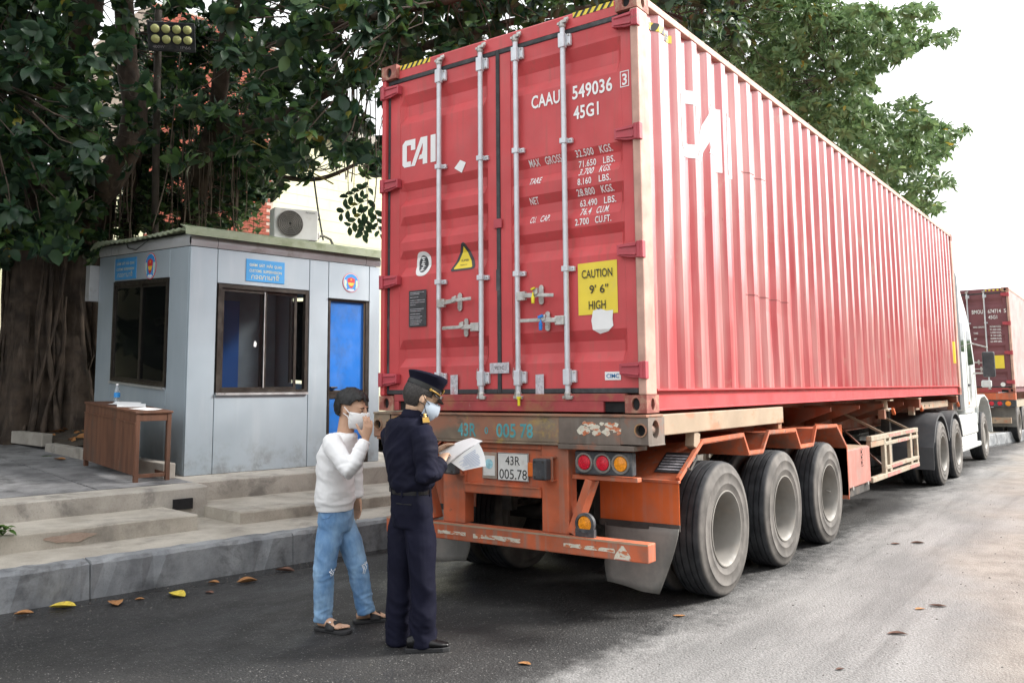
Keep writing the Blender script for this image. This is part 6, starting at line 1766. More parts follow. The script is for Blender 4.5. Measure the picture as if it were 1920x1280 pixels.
# roots running down the trunk
for k in range(46):
    a = rng.random() * 6.28; r0 = 0.66 + 0.08 * rng.random(); pts = []
    zt_ = 1.6 + 3.2 * rng.random(); da = rng.normal() * 0.25
    for q in range(9):
        t_ = q / 8; z = zt_ + (0.82 - zt_) * t_
        rr = r0 + 0.26 * t_ ** 4 + 0.03 * math.sin(q * 1.7 + k)
        pts.append((TC.x + rr * math.cos(a + da * t_ + 0.05 * math.sin(q + k)), TC.y + rr * math.sin(a + da * t_ + 0.05 * math.sin(q + k)), z))
    MB().tube(pts, [0.012 + 0.03 * rng.random() ** 2 + 0.012 * (q / 8) for q in range(9)], 6).build('aerial_root', m_bark, fig, smooth=True)
anch = []
L_ = [([(95, 480, 13.2), (150, 400, 13.0), (215, 320, 12.8), (255, 225, 12.9), (238, 120, 13.0), (228, -60, 12.6)], 0.30, 0.12),
      ([(80, 470, 13.2), (50, 330, 12.6), (110, 170, 12.0), (170, 20, 11.5), (190, -160, 11)], 0.30, 0.10),
      ([(120, 500, 13.3), (60, 300, 13.8), (-60, 120, 13.5), (-160, -40, 13)], 0.26, 0.10),
      ([(352, 470, 14.4), (358, 400, 14.3), (378, 320, 14.0), (402, 235, 13.6), (418, 110, 13.2), (450, -60, 12.8)], 0.20, 0.11),
      ([(236, 470, 14.0), (242, 380, 13.8), (262, 250, 13.4), (275, 150, 13)], 0.12, 0.07),
      ([(402, 235, 13.6), (500, 235, 13.2), (580, 190, 12.6), (660, 140, 12.2), (740, 105, 12), (860, 70, 11.8), (1010, 30, 11.5), (1200, 5, 11.6)], 0.13, 0.04),
      ([(418, 110, 13.2), (560, 60, 12), (700, 30, 11), (820, 5, 10.6), (950, -30, 10.4)], 0.11, 0.04),
      ([(450, -60, 12.8), (700, -60, 12), (950, -40, 11.6), (1150, 0, 11.6), (1300, 40, 11.8)], 0.10, 0.03),
      ([(402, 235, 13.6), (450, 300, 13.6), (520, 330, 13.4), (600, 335, 13.0), (680, 300, 12.8)], 0.07, 0.025),
      ([(228, -60, 12.6), (200, -200, 11.0), (120, -300, 9.8)], 0.12, 0.05),
      ([(110, 170, 12.0), (40, 120, 10.8), (-30, 150, 9.8)], 0.08, 0.03)]
for k, (pp, r0, r1) in enumerate(L_):
    pts = limb([at_depth(*q) for q in pp], r0, r1, 'limb', fig)
    anch += pts
# second stem reaching the ground behind the booth
for k in (3, 4):
    p0 = at_depth(*L_[k][0][0]); limb([Vector((p0.x + 0.1, p0.y, 0.85)), Vector((p0.x + 0.02, p0.y, 2.2)), p0], L_[k][1] * 1.15, L_[k][1], 'limb', fig)
# hanging aerial roots
for k in range(74):
    if k < 44: px, py, d = 320 + 160 * rng.random(), 150 + 120 * rng.random(), 13.3 + 0.9 * rng.random()
    elif k < 60: px, py, d = 640 + 70 * rng.random(), 80 + 80 * rng.random(), 12.3 + 0.6 * rng.random()
    else: px, py, d = 200 + 60 * rng.random(), 260 + 60 * rng.random(), 13.0 + 0.5 * rng.random()
    p = at_depth(px, py, d); ln = (1.0 + 1.2 * rng.random()) * (0.7 if k > 59 else 1.0)
    pts = [(p.x + 0.03 * math.sin(q * 0.9 + k), p.y + 0.02 * math.cos(q * 1.3 + k), p.z - ln * q / 8) for q in range(9)]
    MB().tube(pts, 0.004 + 0.006 * rng.random(), 5).build('aerial_root', m_root, fig)

def clear(px, py):
    """openings in the crown through which sky and wall show"""
    for cx, cy, rx, ry in ((193, 28, 22, 34), (128, 150, 16, 22), (548, 196, 12, 12), (535, 205, 10, 8), (690, 205, 14, 16), (600, 300, 10, 22), (708, 215, 8, 40), (212, 350, 10, 60)):
        if ((px - cx) / rx) ** 2 + ((py - cy) / ry) ** 2 < 1: return True
    return False
regA = [(-160, -80), (-160, 520), (30, 490), (60, 470), (110, 475), (170, 492), (178, 470), (200, 440), (300, 425), (330, 330), (400, 300), (470, 330), (505, 372), (540, 345), (600, 322), (640, 300), (700, 320), (730, 330), (760, 60), (780, -80)]
regB = [(700, -80), (700, 150), (770, 130), (900, 110), (1050, 60), (1180, 20), (1260, 30), (1330, 90), (1400, 60), (1400, -80)]
def sample(n, poly, dlo, dhi, hard=True):
    out = []; x0, x1 = min(p[0] for p in poly), max(p[0] for p in poly); y0, y1 = min(p[1] for p in poly), max(p[1] for p in poly)
    while len(out) < n:
        px, py = x0 + (x1 - x0) * rng.random(), y0 + (y1 - y0) * rng.random()
        if not in_poly(px, py, poly) or clear(px, py): continue
        lo, hi = (dlo(px, py), dhi(px, py)) if callable(dlo) else (dlo, dhi)
        d = lo + (hi - lo) * rng.random()
        if 240 < px < 405 and 5 < py < 140: d = max(d, 14.0)
        out.append(np.array(at_depth(px, py, d)))
    return out
# depth limits: in front of the trunk at the far left, behind the booth elsewhere
dA0 = lambda px, py: (13.5 if (190 < px < 500 and py > 130 and rng.random() < 0.72) else (9.4 if (px < 130 and py < 470 or py < 330) else 12.9))
dA1 = lambda px, py: 12.3 if px < 190 else 15.0
cA = sample(1650, regA, dA0, dA1) + sample(150, [(225, 240), (225, 435), (360, 430), (440, 425), (470, 400), (470, 260)], 13.7, 15.5) + sample(560, [(215, 60), (225, 435), (360, 430), (440, 425), (480, 390), (520, 340), (520, 150), (400, 40)], 14.6, 16.6) + sample(90, [(300, 200), (520, 200), (700, 240), (700, 330), (640, 300), (540, 340), (480, 350)], 13, 14.5)
cA = [c for c in cA if not (c[0] > -0.5 and c[2] < 4.6)]
cB = sample(520, regB, 10.3, 13.5)
cB = [c for c in cB if not (c[2] < 4.55 and -0.3 < c[0] < 2.7 and c[1] > -0.3)]
# crown that goes on above the frame and shades the place below
cC = []
while len(cC) < 520:
    u, w, z = -3.5 + 12 * rng.random(), 2.5 + 10.5 * rng.random(), 6.8 + 3.6 * rng.random()
    p = P(u, w, z); q = project(p)
    if q[2] > 1 and 0 < q[0] < 1920 and q[1] > -20: continue
    cC.append(np.array(p))
dcA = [(np.array(c) - np.array(CAM)) @ np.array(CF) for c in cA]
near = [c for c, d in zip(cA, dcA) if d < 11.2 or project(c)[0] < 190]; farr = [c for c, d in zip(cA, dcA) if not (d < 11.2 or project(c)[0] < 190)]
A1 = np.concatenate([rosettes(near, 10, 0.11, 0.19, 0.92), rosettes(farr, 11, 0.09, 0.155, 0.9)]); A2 = rosettes(cB, 10, 0.10, 0.17, 0.92); A3 = rosettes(cC, 8, 0.20, 0.30, 1.0)
allv = np.concatenate([A1, A2])
# the leaves that show largest: nearest to the camera inside the frame
cen = allv.mean(1); dd = (cen - np.array(CAM)) @ np.array(CF)
pxs = CX + FPX * ((cen - np.array(CAM)) @ np.array(CR)) / dd; pys = CY - FPX * ((cen - np.array(CAM)) @ np.array(CU)) / dd
inn = (pxs > 0) & (pxs < 1250) & (pys > 5) & (pys < 480)
order = np.argsort(np.where(inn, dd, 1e9))[:300]
mask = np.ones(len(allv), bool); mask[order] = False
rest = allv[mask]; lt_ = rng.random(len(rest)) < 0.42
crown = mesh_from_leaves('crown', rest[~lt_], m_leaf_dk, fig)
mesh_from_leaves('crown', rest[lt_], m_leaf_fg, fig)
leaf_objects(allv[order], m_leaf_dk, fig, 'dk')
mesh_from_leaves('crown', A3, m_leaf_dk, fig)
twigs(cA + cB, anch, fig, 0.009, 0.9)

# ---- leafy shrubs with upright shoots behind the booth roof
def shrub(name, px, d, n, h, label):
    b = at_depth(px, 440, d)
    root = empty(name, (b.x, b.y, 0.9), label, 'shrub', 'shrubs behind the booth')
    B, D, U, LL, WD, DR = [], [], [], [], [], []
    for k in range(n):
        x = b.x + rng.normal() * 0.35; y = b.y + rng.normal() * 0.2; top = b.z + h * (0.3 + 0.7 * rng.random())
        lean = rng.normal(size=2) * 0.12
        pts = [(x, y, 0.9), (x, y, 2.5), (x + lean[0], y + lean[1], top)]
        MB().tube(pts, [0.014, 0.011, 0.004], 5).build('stem', m_bark, root)
        for q in range(int(12 + 6 * rng.random())):
            t_ = q / 16; z = top - (top - 3.1) * t_ * 0.9
            a = q * 2.4 + k; f = (z - 2.5) / (top - 2.5)
            B.append((x + lean[0] * f, y + lean[1] * f, z)); D.append((math.cos(a), math.sin(a), 0.75 - 0.9 * t_)); U.append((0, 0, 1)); LL.append(0.10 + 0.09 * rng.random()); WD.append(0.8); DR.append(0.2)
    A = leaf_frames(np.array(B), np.array(D), np.array(U), np.array(LL), np.array(WD), np.array(DR))
    mesh_from_leaves('foliage', A, m_leaf_md, root)
shrub('leafy_shrub', 235, 13.6, 9, 0.75, 'mid green leafy shrub above the left corner of the booth roof')
shrub('leafy_shrub', 330, 13.9, 9, 1.2, 'mid green leafy shrub below the floodlight behind the booth roof')
shrub('leafy_shrub', 430, 14.2, 8, 0.55, 'mid green leafy shrub beside the brick wall behind the booth')
# ---- drooping twig with paired leaves beside the container
b = at_depth(675, 330, 12.6)
sp = empty('hanging_branch', b, 'thin hanging branch with paired leaves between booth roof and container', 'branch')
B, D, U, LL, WD, DR = [], [], [], [], [], []
for (x0, y0, x1, y1) in ((690, 330, 690, 420), (690, 375, 640, 400), (690, 390, 655, 425), (700, 380, 712, 440), (690, 350, 648, 372), (690, 405, 680, 440)):
    p0 = at_depth(x0, y0, 12.5); p1 = at_depth(x1, y1, 12.45)
    MB().tube([p0, (p0 + p1) / 2 + Vector((0, 0, 0.02)), p1], [0.006, 0.005, 0.003], 5).build('twig', m_root, sp)
    for k in range(8):
        t_ = (k + 1) / 8; q = p0.lerp(p1, t_); s_ = 1 if k % 2 else -1; dr = (p1 - p0).normalized()
        sd_ = dr.cross(CF).normalized() * s_
        B.append(tuple(q)); D.append(tuple(dr * 0.7 + sd_ + Vector((0, 0, -0.25)))); U.append(tuple(-CF + Vector(rng.normal(size=3) * 0.3))); LL.append(0.11 + 0.05 * rng.random()); WD.append(0.75); DR.append(0.15)
A = leaf_frames(np.array(B), np.array(D), np.array(U), np.array(LL), np.array(WD), np.array(DR))
leaf_objects(A, m_leaf_dk, sp, 'dk2')

# ---- the lighter tree behind the truck on the right
rt = empty('roadside_tree', (-3.2, 14.0, 0.3), 'tall mid green tree rising behind the large red container', 'tree', 'roadside trees')
limb([(-3.2, 14.0, 0.2), (-3.1, 14.1, 2.5), (-2.9, 14.3, 4.8), (-2.6, 14.6, 6.5)], 0.34, 0.24, 'trunk', rt, n=14)
an2 = []
for pp, r0, r1 in (([(-2.6, 14.6, 6.5), (-1.6, 15.0, 7.4), (-0.4, 15.5, 7.9), (0.2, 15.8, 8.1)], 0.16, 0.03), ([(-2.7, 14.5, 6.0), (-1.2, 14.9, 6.4), (0.2, 15.6, 6.8), (0.8, 16.0, 6.9)], 0.13, 0.025),
                   ([(-2.8, 14.4, 5.6), (-1.4, 15.0, 5.6), (0.2, 16.0, 5.8), (1.2, 16.6, 5.7)], 0.11, 0.02), ([(-2.6, 14.6, 6.5), (-2.2, 15.5, 8.4), (-1.4, 16.6, 10.2), (-0.6, 17.4, 11.5)], 0.16, 0.03),
                   ([(-2.6, 14.6, 6.5), (-2.8, 13.2, 8.2), (-2.2, 12.0, 9.0), (-1.4, 11.2, 9.4)], 0.14, 0.02), ([(-1.6, 15.0, 7.4), (-0.8, 14.2, 8.0), (0.2, 13.6, 8.2)], 0.07, 0.015)):
    an2 += limb(pp, r0, r1, 'limb', rt)
regR = [(1215, -60), (1215, 10), (1290, 70), (1500, 240), (1700, 395), (1745, 402), (1768, 392), (1748, 372), (1775, 352), (1806, 346), (1775, 330), (1745, 318), (1772, 300), (1790, 278), (1780, 262), (1822, 246), (1818, 238), (1785, 246), (1760, 222), (1735, 212), (1745, 188), (1705, 180), (1660, 195), (1630, 180), (1655, 160), (1640, 140), (1668, 122), (1720, 112), (1700, 98), (1735, 78), (1790, 80), (1818, 62), (1810, 52), (1760, 62), (1700, 48), (1770, 28), (1765, 14), (1700, 10), (1650, 14), (1560, 8), (1540, -60)]
cR = []
while len(cR) < 1900:
    px, py = 1215 + 610 * rng.random(), -60 + 462 * rng.random()
    if not in_poly(px, py, regR): continue
    e = 1690 - 0.0 * py
    if px > 1640 and rng.random() < 0.30: continue
    d = 17.5 + 5.0 * rng.random()
    cR.append(np.array(at_depth(px, py, d)))
AR = rosettes(cR, 10, 0.13, 0.21, 0.62, 0.6)
cen = AR.mean(1); dd = (cen - np.array(CAM)) @ np.array(CF)
pys = CY - FPX * ((cen - np.array(CAM)) @ np.array(CU)) / dd; pxs = CX + FPX * ((cen - np.array(CAM)) @ np.array(CR)) / dd
inn = (pys > 3) & (pys < 0.76 * (pxs - 1222) - 12) 
order = np.argsort(np.where(inn, dd, 1e9))[:300]
mask = np.ones(len(AR), bool); mask[order] = False
mesh_from_leaves('crown', AR[mask], m_leaf_md, rt)
leaf_objects(AR[order], m_leaf_md, rt, 'md')
cR2 = [np.array((-6 + 6.5 * rng.random(), 10 + 9 * rng.random(), 7.5 + 4.5 * rng.random())) for _ in range(420)]
cR2 = [c for c in cR2 if project(c)[1] < -10 or project(c)[0] < 1200]
mesh_from_leaves('crown', rosettes(cR2, 8, 0.16, 0.24, 0.65), m_leaf_md, rt)
twigs([c for c in cR if project(c)[0] < 1560], an2, rt, 0.010, 1.0)
# ---- small weeds by the steps
def weed(px, py, z, label, n=14, s=0.07):
    d = (z - CAM.z); ray = CF + CR * ((px - CX) / FPX) - CU * ((py - CY) / FPX); c = CAM + ray * (d / ray.z)
    root = empty('weed', c, label, 'weed', 'weeds growing between the steps')
    B, D, U, LL, WD, DR = [], [], [], [], [], []
    for k in range(n):
        a = rng.random() * 6.28
        B.append((c.x + rng.normal() * 0.02, c.y + rng.normal() * 0.02, c.z + 0.02 + 0.06 * rng.random())); D.append((math.cos(a), math.sin(a), 0.7 * rng.random() + 0.1)); U.append((0, 0, 1)); LL.append(s * (0.6 + 0.6 * rng.random())); WD.append(0.8); DR.append(0.3)
    A = leaf_frames(np.array(B), np.array(D), np.array(U), np.array(LL), np.array(WD), np.array(DR))
    leaf_objects(A, m_leaf_lt, root, 'lt')
weed(383, 962, 0.29, 'small green weed between the two low steps')
weed(8, 1004, 0.43, 'green weed on the step at the left edge', 22, 0.10)
weed(0, 965, 0.43, 'bright green sprout at the left edge below the platform', 14, 0.10)
weed(25, 845, 0.72, 'small weed on the planter edging at left', 10, 0.06)
weed(88, 865, 0.70, 'small weed by the paving near the desk', 10, 0.05)
# ---- cables
def cable(name, pts, r, m, label):
    o = MB().tube(smooth_path([at_depth(*q) for q in pts]), r, 5).build(name, m, None, smooth=True)
    tag(o, label, 'cable', 'overhead cables')
m_cabley = mat('yellow_cable', (0.28, 0.21, 0.05), 0.6, var=0.15)
cable('overhead_cable', [(338, 98, 13.3), (325, 220, 13.2), (312, 330, 13.0), (285, 430, 12.6)], 0.010, m_root, 'thin pale cable running down from the floodlight to the booth')
cable('overhead_cable', [(466, 262, 13.2), (540, 300, 12.9), (625, 345, 12.7)], 0.012, m_cabley, 'yellowish cable slanting down towards the container')
cable('overhead_cable', [(440, 225, 13.4), (560, 250, 13.0), (712, 282, 12.6)], 0.006, m_rubber, 'thin dark cable stretched through the foliage to the container')
cable('overhead_cable', [(588, 330, 13.0), (596, 390, 12.8), (606, 450, 12.5)], 0.014, m_rubber, 'dark cable hanging behind the air conditioner')
# ---- fallen leaves
m_ly = mat('yellow_fallen_leaf', (0.62, 0.48, 0.06), 0.6, var=0.2, vs=20, dirt=(0.30, 0.16, 0.04), dscale=22, dlo=0.55, dhi=0.7)
m_lb = mat('brown_fallen_leaf', (0.36, 0.17, 0.06), 0.7, var=0.25, vs=20, dirt=(0.16, 0.07, 0.03), dscale=20, dlo=0.5, dhi=0.65)
m_ld = mat('dead_dark_leaf', (0.13, 0.065, 0.045), 0.8, var=0.3, vs=20)
def fallen(x, y, z, L, ang, m, label, curl=0.35, wd=0.85, cat='leaf', name='fallen_leaf', grp='fallen leaves'):
    n = 8; mb = MB(); vs = []; fs = []
    ca, sa = math.cos(ang), math.sin(ang); bend = 1.2 * mnoise.noise(Vector((x * 5.3, y * 5.3, 2)))
    for i in range(n + 1):
        t_ = i / n; hw = 0.5 * wd * 0.62 * L * math.sin(math.pi * min(1, t_ * 1.0)) ** 0.7 + 0.001
        for s_ in (-1, -0.5, 0, 0.5, 1):
            lx = (t_ - 0.5) * L; ly = s_ * hw * (1 + 0.25 * mnoise.noise(Vector((x * 7, t_ * 4, s_)))) + bend * L * ((t_ - 0.5) ** 2)
            zz = 0.004 + curl * L * (0.30 * s_ * s_ * math.sin(math.pi * t_) + 0.35 * (t_ - 0.5) ** 2) + 0.02 * L * mnoise.noise(Vector((x * 9 + t_ * 3, y * 9 + s_, 0)))
            vs.append((x + lx * ca - ly * sa, y + lx * sa + ly * ca, z + max(0.002, zz)))
    for i in range(n):
        for k in range(4): fs.append((i * 5 + k, (i + 1) * 5 + k, (i + 1) * 5 + k + 1, i * 5 + k + 1))
    mb.add(vs, fs)
    o = mb.build(name, m, None, smooth=True); tag(o, label, cat, grp)
    return o
fallen(-1.48, -2.04, 0, 0.13, 0.9, m_lb, 'brown curled leaf in the gutter nearest the left edge', 0.6)
fallen(-1.45, -1.78, 0, 0.19, 0.75, m_ly, 'bright yellow leaf in the gutter', 0.55, 1.0)
fallen(-1.21, -1.51, 0, 0.17, -0.5, m_lb, 'tan brown leaf between two yellow leaves in the gutter', 0.6, 1.0)
fallen(-1.19, -1.33, 0, 0.07, 0.9, m_lb, 'tiny crumpled leaf in the gutter', 0.7)
fallen(-1.07, -1.10, 0, 0.22, -0.1, m_ly, 'yellow brown long leaf on the asphalt by the kerb', 0.5, 0.8)
fallen(-1.22, -0.66, 0, 0.10, 0.5, m_lb, 'small tan leaf against the kerb', 0.6)
fallen(-0.95, -0.89, 0, 0.09, 0.2, m_ld, 'small dark leaf beside the yellow brown leaf', 0.4)
fallen(-1.01, -0.49, 0, 0.17, 1.1, m_lb, 'golden brown curled leaf nearest the man along the kerb', 0.7)
fallen(-1.10, -0.02, 0, 0.20, 0.3, m_ld, 'dark brown dead leaf by the kerb near the man', 0.5, 0.5)
for k, (x, y, L, a, lb_) in enumerate(((2.38, 0.52, 0.11, 0.6, 'reddish dead leaf in front of the rearmost wheel'), (3.70, 0.90, 0.16, 0.4, 'crushed brown leaf on the dusty road right of the wheels'), (3.78, 1.79, 0.15, 0.2, 'flat grey-brown leaf farther up the dusty road'), (3.69, 1.64, 0.10, 0.8, 'small crushed leaf beside the flat grey-brown one'), (3.14, 4.40, 0.16, 0.3, 'dark twig-like leaf on the road beside the middle wheel'), (3.60, -0.02, 0.07, 0.9, 'tiny red-brown leaf low on the dusty road'), (2.10, -0.93, 0.10, 0.2, 'dark leaf on the asphalt between officer and wheel'), (2.97, 4.23, 0.12, 0.5, 'thin leaf on the road near the third wheel'))):
    fallen(x, y, 0, L * 0.8, a, m_ld if k % 3 else m_lb, lb_, 0.18 + 0.3 * rng.random(), 0.45 + 0.4 * rng.random())
# leaf litter under the fig
def litter():
    B, D, U, LL, WD, DR = [], [], [], [], [], []
    for k in range(260):
        u, w = -0.15 + 1.9 * rng.random(), 6.75 + 2.6 * rng.random()
        z = 0.80 + 0.028 * (w - 6.6) + 0.22 * math.exp(-((u - 0.6) ** 2 + (w - 8.4) ** 2) / 3.0) + 0.015
        p = P(u, w, z); a = rng.random() * 6.28
        B.append(tuple(p)); D.append((math.cos(a), math.sin(a), 0.25 * rng.normal())); U.append((0.3 * rng.normal(), 0.3 * rng.normal(), 1)); LL.append(0.10 + 0.09 * rng.random()); WD.append(0.9); DR.append(0.4)
    A = leaf_frames(np.array(B), np.array(D), np.array(U), np.array(LL), np.array(WD), np.array(DR))
    o = MB().build('leaf_litter', m_lb)
    bpy.data.objects.remove(o)
    r_ = bpy.data.objects.new('leaf_litter_root', None)
    o = mesh_from_leaves('leaf_litter', A, m_lb, None); tag(o, 'brown dead leaves heaped under the fig trunk', 'leaf litter', kind='stuff')
    bpy.data.objects.remove(r_)
litter()
fallen(*P(-0.55, 5.75, zp(5.75) + 0.02), 0.17, 0.4, m_lb, 'curled brown leaf on the paving beside the planter', 0.5, 0.9)

# ------------------------------------------------------------------ unseen tree row, added only to darken what the container side mirrors low down
def added_treeline():
    cs = []
    for k in range(1500):
        y = -30 + 170 * rng.random(); x = 15 + 5 * rng.random() + 0.02 * max(0, y)
        h = 6.6 + 2.0 * mnoise.noise(Vector((y * 0.12, 0, 0))) + 1.0 * mnoise.noise(Vector((y * 0.45, 3, 0)))
        cs.append(np.array((x, y, h * rng.random() ** 0.7)))
    A = rosettes(cs, 9, 0.9, 1.6, 1.0)
    o = mesh_from_leaves('added_tree_mass', A, m_leaf_md, None); tag(o, 'unseen trees added to darken the reflection low on the container side', 'trees', kind='stuff')
added_treeline()
def added_street_trees():  # unseen foliage added so the left booth window mirrors something dark
    cs = []
    while len(cs) < 700:
        u, w, z = -22 + 22 * rng.random(), 8.0 + 5.3 * rng.random(), 1.2 + 6 * rng.random()
        p = P(u, w, z); q = project(p)
        if q[2] > 0.5 and -80 < q[0] < 2000 and -80 < q[1] < 1400: continue
        if z < 4 and (w < 5 or u > -2.5): continue
        cs.append(np.array(p))
    o = mesh_from_leaves('added_tree_mass', rosettes(cs, 9, 0.45, 0.8, 1.0), m_leaf_dk, None); tag(o, 'unseen trees added to darken the reflection in the left booth window', 'trees', kind='stuff')
added_street_trees()

# ------------------------------------------------------------------ loose grit and bits of litter on the road
def grit():
    mb = MB()
    for k in range(900):
        if k < 450:
            u = -7 + 9 * rng.random(); w = 1.29 - abs(rng.normal()) * 0.28; p = P(u, w, 0)
        else:
            p = Vector((2.6 + 2.6 * rng.random(), -1.5 + 12 * rng.random(), 0))
        r_ = 0.003 + 0.007 * rng.random() ** 3
        a = rng.random() * 6.28; ca, sa = math.cos(a) * r_, math.sin(a) * r_
        e = 0.7 + 0.8 * rng.random()
        mb.add([(p.x + ca * e, p.y + sa * e, 0.0), (p.x - sa, p.y + ca, 0.0), (p.x - ca * e, p.y - sa * e, 0.0), (p.x + sa, p.y - ca, 0.0), (p.x + 0.2 * ca, p.y, r_ * 0.9)], [(0, 1, 4), (1, 2, 4), (2, 3, 4), (3, 0, 4)])
    o = mb.build('grit', conc('grit_stone', (0.06, 0.055, 0.05), (0.20, 0.185, 0.17)), None); tag(o, 'loose grit and tiny stones scattered on the road', 'grit', kind='stuff')
grit()
# ------------------------------------------------------------------ people
m_skin = mat('tan_skin', (0.56, 0.34, 0.23), 0.5, var=0.06, vs=14)
m_skin2 = mat('light_skin', (0.62, 0.40, 0.27), 0.5, var=0.06, vs=14)
m_hair = mat('black_hair', (0.008, 0.0075, 0.0075), 0.55, var=0.3, vs=60, bump=0.5, bs=140)
m_hair2 = mat('cropped_hair', (0.035, 0.030, 0.028), 0.6, var=0.4, vs=90, bump=0.4, bs=200)
m_mask_w = mat('white_mask', (0.80, 0.80, 0.80), 0.7, var=0.03)
m_mask_b = mat('pale_blue_mask', (0.48, 0.56, 0.66), 0.7, var=0.04)
m_sweat = mat('white_sweatshirt', (0.84, 0.84, 0.85), 0.85, var=0.02, bump=0.1, bs=180)
m_navy = mat('navy_uniform_cloth', (0.0085, 0.009, 0.021), 0.8, var=0.10, vs=3, bump=0.12, bs=220, spec=0.15)
m_leather = mat('black_leather', (0.006, 0.006, 0.007), 0.3, var=0.2, spec=0.35)
m_sandal = mat('black_foam_sandal', (0.022, 0.022, 0.024), 0.7, var=0.1)
m_gold = mat('gold_braid', (0.45, 0.28, 0.07), 0.35, 0.4, var=0.1)
def denim():
    t = NT('faded_blue_denim')
    k = t.mix(t.ramp(t.noise((5, 5, 2.2), 6, 0.6), 0.32, 0.68), (0.10, 0.22, 0.42), (0.33, 0.50, 0.68))
    k = t.mix(t.ramp(t.noise((26, 26, 9), 5, 0.7), 0.45, 0.75, 0, 0.45), k, (0.075, 0.16, 0.32))
    t.col(k); t.set(0.85); t.bump(t.noise(260, 3), 0.2, 0.002); return t.m
m_denim = denim()

def loft(mb, secs, n=18):
    vs = []; fs = []
    for c, a, b in secs:
        for k in range(n):
            an = 2 * math.pi * k / n
            vs.append(Vector(c) + Vector(a) * math.cos(an) + Vector(b) * math.sin(an))
    m_ = len(secs)
    for i in range(m_ - 1):
        for k in range(n):
            k2 = (k + 1) % n
            fs.append((i * n + k, i * n + k2, (i + 1) * n + k2, (i + 1) * n + k))
    fs.append(tuple(range(n - 1, -1, -1))); fs.append(tuple((m_ - 1) * n + k for k in range(n)))
    mb.add(vs, fs)

def ball(mb, c, a, b, d, n=14):
    secs = []
    c = Vector(c); d = Vector(d)
    for i in range(n + 1):
        t = -1 + 2 * i / n; s = math.sqrt(max(1e-4, 1 - t * t))
        secs.append((c + d * t, Vector(a) * s, Vector(b) * s))
    loft(mb, secs, 16)

def bake_skin(mb, name, m, parent, voxel=0.008, sm=6, fold=None):
    """union of the lofts as one continuous smooth surface"""
    me = bpy.data.meshes.new('tmp'); me.from_pydata(mb.v, [], mb.f)
    bm = bmesh.new(); bm.from_mesh(me); bmesh.ops.recalc_face_normals(bm, faces=bm.faces); bm.to_mesh(me); bm.free()
    o = bpy.data.objects.new('tmp', me); COL.objects.link(o)
    r_ = o.modifiers.new('r', 'REMESH'); r_.mode = 'VOXEL'; r_.voxel_size = voxel; r_.use_smooth_shade = True
    s_ = o.modifiers.new('s', 'SMOOTH'); s_.factor = 0.5; s_.iterations = sm
    bpy.context.view_layer.update()
    out = bpy.data.meshes.new_from_object(o.evaluated_get(bpy.context.evaluated_depsgraph_get()))
    bpy.data.objects.remove(o); bpy.data.meshes.remove(me)
    if fold:
        nv = len(out.vertices); co = np.zeros(nv * 3); out.vertices.foreach_get('co', co); co = co.reshape(-1, 3)
        no = np.zeros(nv * 3); out.vertices.foreach_get('normal', no); no = no.reshape(-1, 3)
        amp = np.array([fold(Vector(p)) for p in co])
        co = co + no * amp[:, None]
        out.vertices.foreach_set('co', co.ravel()); out.update()
    out.transform(Matrix.Translation(-base_of(parent)))
    out.name = name; out.materials.clear(); out.materials.append(m)
    for p in out.polygons: p.use_smooth = True
    q = bpy.data.objects.new(name, out); COL.objects.link(q); q.parent = parent
    return q

def tube_to(mb, pts, rs, n=14):
    mb.tube(pts, rs, n)

def hand(mb, wrist, fwd, palm, thumb_side, curl=0.5, spread=0.12, s=1.0, thumb_out=0.6):
    """fwd: knuckle direction, palm: direction the palm faces, thumb_side: towards the thumb"""
    f = Vector(fwd).normalized(); p = Vector(palm); p = (p - f * p.dot(f)).normalized(); t = f.cross(p).normalized()
    if t.dot(Vector(thumb_side)) < 0: t = -t
    w = Vector(wrist)
    loft(mb, [(w - f * 0.02 * s, t * 0.024 * s, p * 0.018 * s), (w + f * 0.015 * s, t * 0.029 * s, p * 0.019 * s), (w + f * 0.05 * s, t * 0.038 * s, p * 0.016 * s), (w + f * 0.082 * s, t * 0.039 * s, p * 0.013 * s), (w + f * 0.092 * s, t * 0.034 * s, p * 0.009 * s)], 16)
    for k, (o_, L) in enumerate(((0.029, 0.074), (0.0100, 0.084), (-0.0095, 0.078), (-0.0285, 0.060))):
        q = w + f * (0.084 - (0.006 if k == 3 else 0)) * s + t * o_ * s
        d = (f + t * (o_ * 3.2 * spread / 0.12) * 0.5).normalized(); pts = [q - d * 0.012 * s, q]
        for seg in range(3):
            c_ = curl * (0.65, 1.0, 0.7)[seg]
            d = (d * math.cos(c_) + p * math.sin(c_)).normalized()
            q = q + d * L * (0.45, 0.31, 0.24)[seg] * s; pts.append(q)
        mb.tube(pts, [0.0088 * s, 0.0090 * s, 0.0084 * s, 0.0078 * s, 0.0062 * s], 10)
    q = w + f * 0.022 * s + t * 0.026 * s; d = (f * 0.75 + t * thumb_out + p * 0.35).normalized()
    pts = [q - d * 0.01 * s, q, q + d * 0.038 * s]; d2 = (d * 0.85 + f * 0.35 + p * 0.3 * curl).normalized()
    pts += [pts[-1] + d2 * 0.030 * s, pts[-1] + d2 * 0.054 * s]
    mb.tube(pts, [0.012 * s, 0.0125 * s, 0.0105 * s, 0.0095 * s, 0.007 * s], 10)

